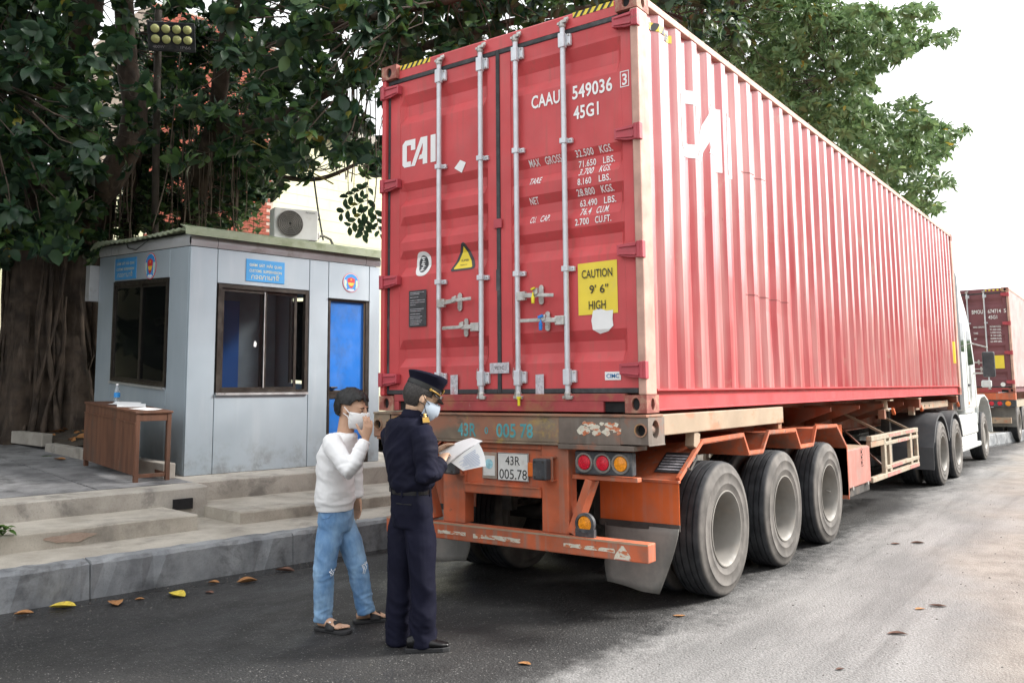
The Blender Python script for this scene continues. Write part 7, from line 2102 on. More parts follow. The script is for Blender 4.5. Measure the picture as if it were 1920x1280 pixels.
def head_shape(mb, c, F, U_, Rr, s=1.0):
    """c: centre of the skull; F forward, U_ up, Rr right of the head"""
    Q = lambda f, r, u: Vector(c) + F * f * s + Rr * r * s + U_ * u * s
    ball(mb, Q(-0.012, 0, 0.018), F * 0.098 * s, Rr * 0.076 * s, U_ * 0.098 * s)
    loft(mb, [(Q(0.020, 0, 0.03), F * 0.074 * s, Rr * 0.066 * s), (Q(0.024, 0, -0.02), F * 0.072 * s, Rr * 0.066 * s), (Q(0.022, 0, -0.065), F * 0.068 * s, Rr * 0.056 * s), (Q(0.036, 0, -0.100), F * 0.048 * s, Rr * 0.040 * s), (Q(0.050, 0, -0.118), F * 0.026 * s, Rr * 0.024 * s)], 18)
    loft(mb, [(Q(0.090, 0, 0.018), F * 0.010 * s, Rr * 0.010 * s), (Q(0.100, 0, -0.008), F * 0.014 * s, Rr * 0.013 * s), (Q(0.108, 0, -0.030), F * 0.014 * s, Rr * 0.018 * s), (Q(0.096, 0, -0.042), F * 0.008 * s, Rr * 0.014 * s)], 10)
    for sd in (-1, 1):
        ball(mb, Q(-0.008, sd * 0.078, -0.012), F * 0.019 * s, Rr * 0.010 * s, U_ * 0.032 * s, 10)
        ball(mb, Q(0.086, sd * 0.033, 0.024), F * 0.010 * s, Rr * 0.026 * s, U_ * 0.007 * s, 8)   # brow ridge
        ball(mb, Q(0.078, sd * 0.032, 0.004), F * 0.011 * s, Rr * 0.014 * s, U_ * 0.008 * s, 8)   # eyelid
    ball(mb, Q(0.090, 0, -0.068), F * 0.010 * s, Rr * 0.024 * s, U_ * 0.008 * s, 8)

def shell(name, c, F, U_, Rr, rf, rr, ru, keep, disp, m, parent, s=1.0, off=(0, 0, 0), thick=0.004, nu=44, nv=30):
    """part of an ellipsoid kept where keep(f,r,u) in head units"""
    vs = []; fs = []; idx = {}
    mb = MB(); grid = []
    for j_ in range(nv + 1):
        ph = math.pi * j_ / nv
        row = []
        for i in range(nu):
            a = 2 * math.pi * i / nu
            f = rf * math.sin(ph) * math.cos(a) + off[0]; r_ = rr * math.sin(ph) * math.sin(a) + off[1]; u = ru * math.cos(ph) + off[2]
            k = 1 + disp(f, r_, u)
            row.append((f * k, r_ * k, u * k))
        grid.append(row)
    P_ = lambda q: tuple(Vector(c) + F * q[0] * s + Rr * q[1] * s + U_ * q[2] * s)
    for j_ in range(nv + 1):
        for i in range(nu): vs.append(P_(grid[j_][i]))
    for j_ in range(nv):
        for i in range(nu):
            i2 = (i + 1) % nu
            q = [grid[j_][i], grid[j_][i2], grid[j_ + 1][i2], grid[j_ + 1][i]]
            m_ = [sum(z[k] for z in q) / 4 for k in range(3)]
            if keep(*m_): fs.append((j_ * nu + i, j_ * nu + i2, (j_ + 1) * nu + i2, (j_ + 1) * nu + i))
    o = MB().add(vs, fs).build(name, m, parent, smooth=True)
    bm = bmesh.new(); bm.from_mesh(o.data)
    bmesh.ops.delete(bm, geom=[v for v in bm.verts if not v.link_faces], context='VERTS')
    bmesh.ops.remove_doubles(bm, verts=bm.verts, dist=1e-5)
    bmesh.ops.recalc_face_normals(bm, faces=bm.faces); bm.to_mesh(o.data); bm.free()
    for p in o.data.polygons: p.use_smooth = True
    sd_ = o.modifiers.new('solid', 'SOLIDIFY'); sd_.thickness = thick; sd_.offset = 0.5
    return o

AD = at_depth
NF = lambda p, s=1.0: mnoise.noise(Vector(p) * s)
def ridge(p, a, sa, b, sb, c, sc, seed=0.0):
    """soft creases: sharp across axis a, drawn out along b and c"""
    q = Vector((p.dot(a) * sa + seed, p.dot(b) * sb + seed * 1.7, p.dot(c) * sc))
    n = mnoise.noise(q); m = mnoise.noise(q * 2.1 + Vector((3.1, 7.7, 1.3)))
    return (0.42 - abs(n)) * 1.5 + 0.4 * (0.35 - abs(m))

# ======================= the man in the white sweatshirt
def build_man():
    F = Vector((0.947, 0.32, 0)).normalized(); Rt = Vector((F.y, -F.x, 0)); Z = Vector((0, 0, 1))
    foot0 = Vector((0.62, -1.0, 0))
    root = empty('person', foot0, 'man in white sweatshirt and ripped blue jeans holding his hand to a white face mask', 'person', 'people')
    pel = AD(630, 962, 5.84); wai = AD(628, 900, 5.84); che = AD(631, 850, 5.84); shc = AD(638, 829, 5.85); neck = AD(647, 814, 5.86)
    HR = [AD(622, 972, 5.79), AD(608, 1068, 5.70), AD(605, 1164, 5.685)]
    HL = [AD(643, 972, 5.89), AD(669, 1056, 5.84), AD(686, 1148, 5.83)]
    SR, ER, WR = AD(618, 826, 5.71), AD(657, 884, 5.58), AD(684, 826, 5.68)
    SL_, EL, WL = AD(656, 826, 6.00), AD(664, 895, 6.03), AD(670, 932, 6.0)
    hc = AD(660, 766, 5.87); hF = (F + Vector((0, 0, -0.18)) - Rt * 0.05).normalized(); hU = (Z - hF * hF.z).normalized(); hR = hF.cross(hU)
    s = 1.03
    # ---- body
    mb = MB()
    loft(mb, [(pel - Z * 0.06, Rt * 0.10, F * 0.075), (pel, Rt * 0.115, F * 0.080), (wai, Rt * 0.12, F * 0.080), (che, Rt * 0.15, F * 0.10), (shc, Rt * 0.16, F * 0.085), (neck - Z * 0.005, Rt * 0.07, F * 0.065)])
    mb.tube([neck - Z * 0.05, neck, hc - hU * 0.04 - hF * 0.018], [0.060, 0.056, 0.058], 16)
    head_shape(mb, hc, hF, hU, hR, s)
    for S_, E_, W_ in ((SR, ER, WR), (SL_, EL, WL)):
        mb.tube([S_, S_.lerp(E_, 0.5), E_, E_.lerp(W_, 0.4), W_], [0.046, 0.043, 0.036, 0.036, 0.026], 12)
    for H_, K_, A_ in (HR, HL):
        mb.tube([H_, H_.lerp(K_, 0.5), K_, K_.lerp(A_, 0.4), A_], [0.055, 0.062, 0.048, 0.046, 0.034], 14)
    # right hand raised to the mask, fingers up and curled towards the face
    hand(mb, WR + (WR - ER).normalized() * 0.012, (AD(694, 775, 5.70) - WR), (AD(664, 800, 5.83) - WR), Vector((0, 0, 0)) + (AD(672, 800, 5.66) - WR), 0.45, 0.1, 0.98, 0.7)
    # left hand hanging
    hand(mb, WL, Vector((0.02, 0.0, -1)), -Rt * -1 + F * -0.2, F, 0.35, 0.1, 0.95, 0.4)
    # feet with toes
    feet = []
    for A_, heel, toe, sg in ((HR[2], Vector((0.555, -1.115, 0)), Vector((0.785, -1.075, 0)), 1), (HL[2], Vector((0.655, -0.875, 0)), Vector((0.775, -0.675, 0)), -1)):
        d = (toe - heel).normalized(); sd = Vector((d.y, -d.x, 0)); z0 = 0.026
        A2 = Vector((A_.x, A_.y, 0.085))
        loft(mb, [(heel + d * 0.012 + Z * (z0 + 0.022), sd * 0.022, Z * 0.020), (heel + d * 0.045 + Z * (z0 + 0.032), sd * 0.030, Z * 0.032), (heel + d * 0.11 + Z * (z0 + 0.030), sd * 0.034, Z * 0.030), (heel + d * 0.165 + Z * (z0 + 0.018), sd * 0.042, Z * 0.018), (heel + d * 0.195 + Z * (z0 + 0.012), sd * 0.042, Z * 0.012)], 14)
        mb.tube([A_ + Z * 0.03, A2, heel + d * 0.06 + Z * (z0 + 0.03)], [0.036, 0.036, 0.032], 12)
        for k in range(5):
            o_ = (-0.034 + 0.0165 * k) * sg * -1; ln = (0.052, 0.046, 0.042, 0.037, 0.030)[k] if True else 0
            q = heel + d * (0.185 - 0.004 * k) + sd * o_ * -1 * 1.0 + Z * (z0 + 0.011)
            rr = 0.0125 if k == 0 else 0.009
            mb.tube([q, q + d * ln * 0.6 + Z * 0.001, q + d * ln - Z * 0.001], [rr, rr, rr * 0.8], 8)
        feet.append((heel, toe, d, sd))
    bake_skin(mb, 'body', m_skin, root, 0.005, 3)
    # ---- sweatshirt
    mb = MB()
    hem = AD(628, 952, 5.84)
    loft(mb, [(hem - Z * 0.012, Rt * 0.148, F * 0.115), (hem + Z * 0.03, Rt * 0.155, F * 0.118), (hem + Z * 0.052, Rt * 0.165, F * 0.124), (wai + Z * 0.0, Rt * 0.156, F * 0.112), (che, Rt * 0.165, F * 0.115), (shc + Z * 0.004, Rt * 0.160, F * 0.096), (neck - Z * 0.010, Rt * 0.098, F * 0.082), (neck + Z * 0.008, Rt * 0.078, F * 0.074)], 24)
    up = (ER - SR).normalized(); fo = (WR - ER).normalized()
    mb.tube([SR + Rt * -0.03, SR + up * 0.05, SR.lerp(ER, 0.55), ER, ER + fo * 0.06, ER.lerp(WR, 0.6), WR - fo * 0.035, WR - fo * 0.030, WR], [0.064, 0.066, 0.058, 0.054, 0.050, 0.046, 0.042, 0.037, 0.036], 18)
    fo2 = (WL - EL).normalized()
    mb.tube([SL_ + Rt * 0.03, SL_.lerp(EL, 0.5), EL, EL.lerp(WL, 0.6), WL - fo2 * 0.0], [0.070, 0.066, 0.058, 0.048, 0.040], 16)
    dg1 = (Z * 0.80 + F * 0.60).normalized(); dg2 = (F * 0.80 - Z * 0.60).normalized()
    def fold(p):
        g = math.exp(-((p.z - 1.02) / 0.13) ** 2)
        a = 0.010 * ridge(p, dg1, 15, dg2, 5, Rt, 6) * (0.35 + 0.65 * g)
        a += 0.010 * ridge(p, Z, 24, F, 5, Rt, 7, 4.0) * math.exp(-((p.z - hem.z - 0.07) / 0.05) ** 2)
        a += 0.010 * ridge(p, (up - fo).normalized(), 30, Rt, 8, (up + fo).normalized(), 9, 2.0) * math.exp(-((p - ER).length / 0.12) ** 2)
        a += 0.007 * ridge(p, fo, 42, Rt, 10, F, 10, 6.0) * math.exp(-((p - WR + fo * 0.06).length / 0.07) ** 2)
        if p.z < hem.z + 0.025: a *= 0.2
        return a
    bake_skin(mb, 'sweatshirt', m_sweat, root, 0.007, 4, fold)
    # collar ring
    mb = MB(); pts = [neck + Z * (0.010 + 0.006 * math.cos(a)) + F * (0.074 * math.cos(a)) - Z * (0.022 * max(0, math.cos(a))) + Rt * (0.074 * math.sin(a)) for a in [2 * math.pi * k / 24 for k in range(25)]]
    mb.tube(pts, 0.009, 8).build('collar', m_sweat, root, smooth=True)
    # ---- jeans
    mb = MB()
    loft(mb, [(pel - Z * 0.11, Rt * 0.138, F * 0.098), (pel - Z * 0.05, Rt * 0.148, F * 0.108), (pel + Z * 0.03, Rt * 0.142, F * 0.104), (pel + Z * 0.055, Rt * 0.138, F * 0.100)], 22)
    hems = []
    for H_, K_, A_ in (HR, HL):
        dn = (A_ - K_).normalized(); hemp = A_ + Z * 0.002
        mb.tube([H_ + Z * 0.03, H_ - Z * 0.06, H_.lerp(K_, 0.5), K_, K_.lerp(A_, 0.4), K_.lerp(A_, 0.8), hemp], [0.060, 0.088, 0.082, 0.067, 0.063, 0.058, 0.056], 18)
        hems.append((K_, A_))
    def fold(p):
        a = 0.007 * ridge(p, (Z + F * 0.7).normalized(), 15, F, 6, Rt, 8, 1.0)
        for K_, A_ in hems:
            a += 0.008 * ridge(p, (Z + Rt * 0.5).normalized(), 26, F, 6, Rt, 7, 5.0) * math.exp(-((p - K_).length / 0.11) ** 2)
            a += 0.011 * ridge(p, (Z - F * 0.4).normalized(), 28, F, 7, Rt, 7, 9.0) * math.exp(-((p - A_ - Z * 0.05).length / 0.10) ** 2)
        a += 0.007 * ridge(p, (Z * 0.6 + F).normalized(), 20, Rt, 6, Z, 6, 3.0) * math.exp(-((p - pel + Z * 0.10).length / 0.14) ** 2)
        return a
    jn = bake_skin(mb, 'jeans', m_denim, root, 0.006, 4, fold)
    # frayed white threads at the ripped knees
    for K_, sg in ((HL[1], 1), (HR[1], 1)):
        q = K_ + F * 0.066 + Rt * 0.03 + Z * 0.0
        m_ = MB()
        for k in range(5):
            o_ = Rt * (0.012 * (k - 2)) + Z * 0.006 * math.sin(k * 2.2)
            e = q + o_ + F * (0.006 + 0.012 * rng.random()) - Z * (0.02 + 0.035 * rng.random()) * (1 if k % 3 else -0.4)
            m_.tube([q + o_, (q + o_ + e) / 2 + F * 0.010, e], 0.0022, 4)
        m_.build('frayed_threads', m_sweat, jn)
    # pocket stitching
    MB().tube([pel + Rt * 0.128 + F * 0.050 + Z * 0.030, pel + Rt * 0.145 + F * 0.02 - Z * 0.010, pel + Rt * 0.150 - F * 0.02 - Z * 0.015], 0.003, 5).build('pocket_seam', m_denim, jn)
    # ---- sandals
    for (heel, toe, d, sd), lab in zip(feet, ('right', 'left')):
        poly = [(-0.012, -0.020), (0.0, -0.034), (0.06, -0.037), (0.12, -0.040), (0.19, -0.048), (0.235, -0.046), (0.262, -0.028), (0.268, 0.0), (0.260, 0.028), (0.235, 0.046), (0.19, 0.048), (0.12, 0.042), (0.06, 0.038), (0.0, 0.034), (-0.012, 0.020)]
        sdl = MB().prism(poly, lambda a, b, t: tuple(heel + d * a + sd * b + Z * t), 0.001, 0.024).build('sandal', m_sandal, root, bevel=0.006, fix=True)
        st_ = MB(); vs = []; nn = 12
        for i in range(nn + 1):
            a = math.pi * i / nn
            for w_ in (0.105, 0.175):
                hh = 0.062 - 0.2 * (w_ - 0.105)
                vs.append(heel + d * (w_ + 0.008 * math.cos(a)) + sd * (-0.049 * math.cos(a)) + Z * (0.018 + hh * math.sin(a)))
        st_.add(vs, [(2 * i, 2 * i + 1, 2 * i + 3, 2 * i + 2) for i in range(nn)])
        o = st_.build('strap', m_sandal, sdl, smooth=True); m_ = o.modifiers.new('s', 'SOLIDIFY'); m_.thickness = 0.006; m_.offset = 1
        if lab == 'right':
            c_ = heel + d * 0.13 + sd * 0.036 + Z * 0.070
            MB().obox(c_, d * 0.008, sd * 0.0025 - Z * 0.0025, (sd + Z).normalized() * 0.002).build('strap_mark', m_sticker, sdl)
    # ---- hair: thick short black hair with a fringe
    def keep(f, r_, u):
        if u > 0.078: return True
        if f > 0.050: return u > 0.070 + 0.010 * math.sin(r_ * 190)
        if f > 0.020: return u > 0.030 + 1.3 * (f - 0.020)
        if f > -0.045: return u > (0.026 if abs(r_) > 0.05 else -0.05)
        return u > -0.046 + 0.008 * math.sin(r_ * 210)
    shell('hair', hc, hF, hU, hR, 0.108, 0.086, 0.108, keep, lambda f, r_, u: 0.05 * mnoise.noise(Vector((f * 85, r_ * 85, u * 18))) + 0.06 * min(1, max(0, (u - 0.03) / 0.05)) + (0.06 if f > 0.05 and u > 0.05 else 0), m_hair, root, s, (-0.012, 0, 0.018), 0.008, 110, 80)
    # eyes, brows
    for sd in (-1, 1):
        e = hc + hF * 0.092 * s + hR * sd * 0.033 * s + hU * 0.001 * s
        m_ = MB(); ball(m_, e, hF * 0.004, hR * 0.012, hU * 0.0035, 8); m_.build('eye', m_black, root, smooth=True)
        m_ = MB(); ball(m_, e + hU * 0.022 * s + hF * 0.003, hF * 0.004, hR * 0.017, hU * 0.004, 8); m_.build('eyebrow', m_hair, root, smooth=True)
    # ---- mask with straps
    mk = shell('face_mask', hc, hF, hU, hR, 0.100, 0.078, 0.088, lambda f, r_, u: f > 0.018 + 0.1 * max(0, abs(u + 0.045) - 0.03) and -0.122 < u < -0.004 - 0.16 * abs(r_), lambda f, r_, u: 0.10 * math.exp(-((r_ / 0.03) ** 2)) * (1 if u > -0.07 else 0.6), m_mask_w, root, s, (0.022, 0, -0.045), 0.003, 60, 44)
    for sd in (-1, 1):
        for zu in (-0.030, -0.085):
            MB().tube([hc + hF * 0.045 * s + hR * sd * 0.079 * s + hU * zu * s, hc + hF * 0.015 * s + hR * sd * 0.084 * s + hU * (zu * 0.5) * s, hc + hF * -0.018 * s + hR * sd * 0.084 * s + hU * (0.012 if zu > -0.05 else -0.030) * s], 0.0035, 6).build('mask_strap', m_mask_w, mk)
build_man()

# ======================= the officer with the papers
def build_officer():
    F = Vector((0.30, 0.954, 0)).normalized(); Rt = Vector((F.y, -F.x, 0)); Z = Vector((0, 0, 1))
    root = empty('person', Vector((1.36, -1.08, 0)), 'officer in navy uniform and peaked cap reading papers beside the trailer', 'person', 'people')
    pel = AD(771, 945, 5.36); belt = AD(771, 918, 5.37); che = AD(761, 845, 5.40); shc = AD(763, 802, 5.42); neck = AD(778, 776, 5.42)
    HR_ = [AD(786, 962, 5.315), AD(792, 1080, 5.25), AD(794, 1200, 5.235)]
    HL = [AD(757, 962, 5.405), AD(750, 1080, 5.37), AD(746, 1195, 5.35)]
    SR, ER, WR = AD(795, 815, 5.27), AD(801, 893, 5.18), AD(828, 866, 5.36)
    SL_, EL, WL = AD(730, 812, 5.55), AD(758, 890, 5.66), AD(812, 848, 5.60)
    hF = (F * 0.72 + CR * 0.62 + Vector((0, 0, -0.50))); hF.normalize(); hU = (Z - hF * hF.z).normalized(); hR = hF.cross(hU).normalized()
    hc = AD(790, 744, 5.42)
    s = 1.06
    mb = MB()
    loft(mb, [(pel - Z * 0.06, Rt * 0.10, F * 0.08), (pel, Rt * 0.115, F * 0.085), (belt, Rt * 0.115, F * 0.08), (che, Rt * 0.155, F * 0.10), (shc, Rt * 0.165, F * 0.085), (neck - Z * 0.01, Rt * 0.07, F * 0.07)])
    mb.tube([neck - Z * 0.06, neck - F * 0.005, hc - hU * 0.05 - hF * 0.02], [0.062, 0.058, 0.060], 16)
    head_shape(mb, hc, hF, hU, hR, s)
    for S_, E_, W_ in ((SR, ER, WR), (SL_, EL, WL)):
        mb.tube([S_, S_.lerp(E_, 0.5), E_, E_.lerp(W_, 0.4), W_], [0.048, 0.044, 0.037, 0.037, 0.027], 12)
    for H_, K_, A_ in (HR_, HL):
        mb.tube([H_, H_.lerp(K_, 0.5), K_, K_.lerp(A_, 0.4), A_], [0.055, 0.062, 0.052, 0.050, 0.036], 14)
    pr = AD(828, 850, 5.47)
    hand(mb, WR + (WR - ER).normalized() * 0.01, (AD(832, 846, 5.48) - WR), (AD(846, 858, 5.60) - WR), Z + (-Rt) * 0.8, 0.75, 0.05, 0.95, 0.4)
    hand(mb, WL, (AD(838, 833, 5.62) - WL), Vector((0.3, -0.2, -1)), -F * 0.2 + CR * -0.2 - Z, 0.30, 0.06, 0.95, 0.5)
    bake_skin(mb, 'body', m_skin2, root, 0.005, 3)
    # ---- uniform shirt, tucked in
    mb = MB()
    loft(mb, [(belt - Z * 0.010, Rt * 0.140, F * 0.103), (belt + Z * 0.035, Rt * 0.165, F * 0.128), (AD(767, 885, 5.385), Rt * 0.162, F * 0.118), (che, Rt * 0.174, F * 0.122), (shc + Z * 0.015, Rt * 0.190, F * 0.105), (shc + Z * 0.045, Rt * 0.15, F * 0.092), (neck - Z * 0.018, Rt * 0.088, F * 0.080), (neck + Z * 0.006, Rt * 0.072, F * 0.072)], 26)
    up = (ER - SR).normalized(); fo = (WR - ER).normalized()
    mb.tube([SR - Rt * 0.04 + Z * 0.012, SR + up * 0.04, SR.lerp(ER, 0.55), ER, ER + fo * 0.06, ER.lerp(WR, 0.65), WR - fo * 0.012], [0.070, 0.074, 0.068, 0.062, 0.056, 0.050, 0.046], 18)
    fo2 = (WL - EL).normalized()
    mb.tube([SL_ + Rt * 0.04 + Z * 0.012, SL_.lerp(EL, 0.5), EL, EL.lerp(WL, 0.6), WL - fo2 * 0.005], [0.072, 0.068, 0.060, 0.050, 0.044], 16)
    dg1 = (Z * 0.75 - Rt * 0.66).normalized(); dg2 = (Rt * 0.75 + Z * 0.66).normalized()
    def fold(p):
        a = 0.014 * ridge(p, dg1, 12, dg2, 4, F, 5)
        a += 0.010 * ridge(p, (Z + Rt * 0.4).normalized(), 20, Rt, 7, F, 6, 4.0) * math.exp(-((p.z - belt.z - 0.06) / 0.06) ** 2)
        a += 0.011 * ridge(p, (up - fo).normalized(), 26, Rt, 7, (up + fo).normalized(), 8, 2.0) * math.exp(-((p - ER).length / 0.12) ** 2)
        a += 0.007 * ridge(p, (Z * 0.3 + Rt).normalized(), 18, Z, 4, F, 6, 6.0) * math.exp(-((p - SR + Z * 0.12 + Rt * 0.06).length / 0.15) ** 2)
        return a
    sh = bake_skin(mb, 'uniform_shirt', m_navy, root, 0.007, 4, fold)
    # collar
    mb = MB(); vs = []; nn = 24
    for k in range(nn + 1):
        a = -2.6 + 5.2 * k / nn
        d = (-F * math.cos(a) + Rt * math.sin(a))
        for h_, o_ in ((0.030, 0.066), (0.034, 0.072), (0.002, 0.088), (-0.020, 0.098)): vs.append(neck + d * o_ + Z * (h_ - 0.018 * (1 - math.cos(a)) * 0.5))
    mb.add(vs, [(4 * i + j_, 4 * i + j_ + 1, 4 * i + j_ + 5, 4 * i + j_ + 4) for i in range(nn) for j_ in range(3)])
    o = mb.build('collar', m_navy, sh, smooth=True); m_ = o.modifiers.new('s', 'SOLIDIFY'); m_.thickness = 0.005
    # shoulder boards
    for sd in (1, -1):
        a = neck + Rt * sd * 0.085 - Z * 0.002 + F * 0.012; b = (SR if sd > 0 else SL_) + Z * 0.066 + F * 0.01
        d = (b - a).normalized(); w_ = F; n_ = d.cross(w_).normalized(); n_ = n_ if n_.z > 0 else -n_
        ep = MB().obox((a + b) / 2 + n_ * 0.010, d * ((b - a).length / 2 + 0.012), w_ * 0.024, n_ * 0.004).build('shoulder_board', m_navy, sh, bevel=0.004)
        for t_ in (0.30, 0.42): MB().obox(a.lerp(b, t_ + 0.3) + n_ * 0.0165, d * 0.006, w_ * 0.022, n_ * 0.002).build('gold_bar', m_gold, ep)
        for t_ in (0.15, 0.35): MB().lathe([(0.0, 0.006), (0.010, 0.002), (0.011, 0.0)], a.lerp(b, t_) + n_ * 0.0145, n_, 8).build('gold_star', m_gold, ep)
        MB().obox(a.lerp(b, 0.92) + n_ * 0.0155, d * 0.014, w_ * 0.024, n_ * 0.0025).build('gold_edge', m_gold, ep)
    # ---- trousers
    mb = MB()
    loft(mb, [(pel - Z * 0.13, Rt * 0.140, F * 0.104), (pel - Z * 0.04, Rt * 0.152, F * 0.118), (belt - Z * 0.035, Rt * 0.148, F * 0.112), (belt + Z * 0.012, Rt * 0.143, F * 0.106)], 24)
    legs = []
    for H_, K_, A_ in (HR_, HL):
        mb.tube([H_ + Z * 0.02, H_ - Z * 0.08, H_.lerp(K_, 0.5), K_, K_.lerp(A_, 0.5), A_ + Z * 0.02, A_ - Z * 0.028], [0.070, 0.088, 0.086, 0.076, 0.071, 0.070, 0.071], 20)
        legs.append((K_, A_))
    def fold(p):
        a = 0.010 * ridge(p, (Rt + Z * 0.35).normalized(), 13, Z, 2.5, F, 6, 1.0) + 0.006 * ridge(p, (Z + Rt).normalized(), 9, Rt, 5, F, 5, 8.0)
        for K_, A_ in legs:
            a += 0.017 * ridge(p, (Z + Rt * 0.7).normalized(), 14, Rt, 5, F, 5, 5.0) * math.exp(-((p - A_ - Z * 0.09).length / 0.14) ** 2)
            q = (p - K_)
            a += 0.005 * math.exp(-(q.dot(Rt) / 0.014) ** 2) * (1 if q.z < 0.25 else 0)
        a += 0.007 * ridge(p, (Z - Rt * 0.5).normalized(), 15, Rt, 5, F, 6, 3.0) * math.exp(-((p - pel + Z * 0.12).length / 0.16) ** 2)
        return a
    ts = bake_skin(mb, 'trousers', m_navy, root, 0.007, 4, fold)
    # belt and loops
    pts = [belt - Z * 0.004 + Rt * 0.150 * math.cos(a) + F * 0.113 * math.sin(a) for a in [2 * math.pi * k / 40 for k in range(41)]]
    mb = MB(); vs = []
    for q in pts:
        d = (q - belt); d.z = 0; d.normalize()
        vs += [q + Z * 0.016, q + d * 0.004 + Z * 0.014, q + d * 0.004 - Z * 0.014, q - Z * 0.016]
    mb.add(vs, [(4 * i + j_, 4 * i + j_ + 1, 4 * i + j_ + 5, 4 * i + j_ + 4) for i in range(40) for j_ in range(3)])
    mb.build('belt', m_leather, ts, smooth='auto')
    for a in (-0.35, -1.1, -1.9, -2.7, 0.5):
        q = belt + Rt * 0.155 * math.cos(a) + F * 0.118 * math.sin(a); d = (q - belt); d.z = 0; d.normalize()
        MB().obox(q - Z * 0.004, d * 0.003, d.cross(Z) * 0.006, Z * 0.026).build('belt_loop', m_navy, ts)
    MB().tube([pel + Rt * 0.03 - F * 0.123 + Z * 0.018, pel + Rt * 0.13 - F * 0.075 + Z * 0.016], 0.003, 5).build('back_pocket', m_black, ts)
    MB().box(0, 0, 0, 0, 0, 0)
    ph = belt - Rt * 0.165 - F * 0.03 - Z * 0.004
    MB().obox(ph, Rt * 0.014, F * 0.03, Z * 0.018).build('belt_pouch', m_leather, ts, bevel=0.004)
    # ---- shoes
    for heel, toe in ((Vector((1.375, -1.145, 0)), Vector((1.575, -0.965, 0))), (Vector((1.185, -1.085, 0)), Vector((1.26, -0.82, 0)))):
        d = (toe - heel).normalized(); sd = Vector((d.y, -d.x, 0)); L = (toe - heel).length
        poly = [(0.0, -0.028), (0.03, -0.036), (0.10, -0.034), (0.17, -0.044), (0.225, -0.042), (0.262, -0.024), (0.272, 0.0), (0.262, 0.024), (0.225, 0.042), (0.17, 0.044), (0.10, 0.036), (0.03, 0.036), (0.0, 0.028), (-0.008, 0.0)]
        sl = MB().prism([(a * L / 0.272, b) for a, b in poly], lambda a, b, t: tuple(heel + d * a + sd * b + Z * t), 0.0, 0.026)
        so = sl.build('shoe', m_sandal, root, bevel=0.004, fix=True)
        mb = MB(); k_ = L / 0.272
        loft(mb, [(heel + d * 0.004 * k_ + Z * 0.055, sd * 0.022, Z * 0.030), (heel + d * 0.04 * k_ + Z * 0.060, sd * 0.034, Z * 0.042), (heel + d * 0.10 * k_ + Z * 0.055, sd * 0.035, Z * 0.040), (heel + d * 0.16 * k_ + Z * 0.045, sd * 0.041, Z * 0.028), (heel + d * 0.22 * k_ + Z * 0.038, sd * 0.040, Z * 0.019), (heel + d * 0.26 * k_ + Z * 0.034, sd * 0.022, Z * 0.012)], 18)
        bake_skin(mb, 'shoe_upper', m_leather, so, 0.005, 5)
    # ---- cropped hair below the cap
    shell('hair', hc, hF, hU, hR, 0.103, 0.082, 0.104, lambda f, r_, u: (f < -0.02 and u > -0.075 - 0.2 * (f + 0.02) * 0 and u < 0.07) or (-0.02 <= f < 0.04 and 0.012 < u < 0.07), lambda f, r_, u: 0.012 * mnoise.noise(Vector((f * 80, r_ * 80, u * 60))), m_hair2, root, s, (-0.012, 0, 0.018), 0.004, 50, 36)
    # ---- peaked cap
    cU = (hU + hF * 0.10).normalized(); cF = (hF - cU * hF.dot(cU)).normalized(); cR = cF.cross(cU)
    cc = hc + hU * 0.045 * s - hF * 0.010
    ring = lambda rf, rr, h, tilt=0.0, of=0.0, n=36: [cc + cF * (rf * 0.96 * math.cos(a) + of) + cR * rr * 0.94 * math.sin(a) + cU * (h + tilt * math.cos(a)) for a in [2 * math.pi * k / n for k in range(n)]]
    rows = [ring(0.112, 0.090, -0.005), ring(0.114, 0.092, 0.0), ring(0.114, 0.092, 0.040, 0.006), ring(0.124, 0.106, 0.058, 0.012), ring(0.134, 0.128, 0.088, 0.020, -0.006), ring(0.128, 0.126, 0.098, 0.022, -0.006), ring(0.100, 0.098, 0.106, 0.018, -0.006), ring(0.05, 0.045, 0.106, 0.009, -0.004)]
    mb = MB(); n = 36
    mb.add([p for r_ in rows for p in r_], [(i * n + k, i * n + (k + 1) % n, (i + 1) * n + (k + 1) % n, (i + 1) * n + k) for i in range(len(rows) - 1) for k in range(n)] + [tuple((len(rows) - 1) * n + k for k in range(n))])
    cap = mb.build('peaked_cap', m_navy, root, smooth='auto', fix=True)
    band = [ring(0.1165, 0.0945, 0.002), ring(0.1165, 0.0945, 0.034, 0.005)]
    MB().add([p for r_ in band for p in r_], [(k, (k + 1) % n, n + (k + 1) % n, n + k) for k in range(n)]).build('cap_band', m_black, cap, smooth=True)
    mb = MB(); vs = []; nn = 20
    for k in range(nn + 1):
        a = -1.15 + 2.3 * k / nn
        p0 = cc + cF * 0.112 * math.cos(a) + cR * 0.092 * math.sin(a) + cU * 0.002
        w_ = 0.058 * math.cos(a * 1.15) ** 0.8 if abs(a) < 1.15 else 0
        dd = (cF * math.cos(a * 0.8) + cR * math.sin(a * 0.8) - cU * 0.62).normalized()
        vs += [p0, p0 + dd * w_ * 0.5, p0 + dd * w_]
    mb.add(vs, [(3 * i + j_, 3 * i + j_ + 1, 3 * i + j_ + 4, 3 * i + j_ + 3) for i in range(nn) for j_ in range(2)])
    o = mb.build('cap_visor', m_leather, cap, smooth=True); m_ = o.modifiers.new('s', 'SOLIDIFY'); m_.thickness = 0.004
    pts = [cc + cF * 0.1195 * math.cos(a) + cR * 0.0985 * math.sin(a) + cU * 0.010 for a in [-1.35 + 2.7 * k / 20 for k in range(21)]]
    MB().tube(pts, 0.0055, 6).build('gold_cord', m_gold, cap, smooth=True)
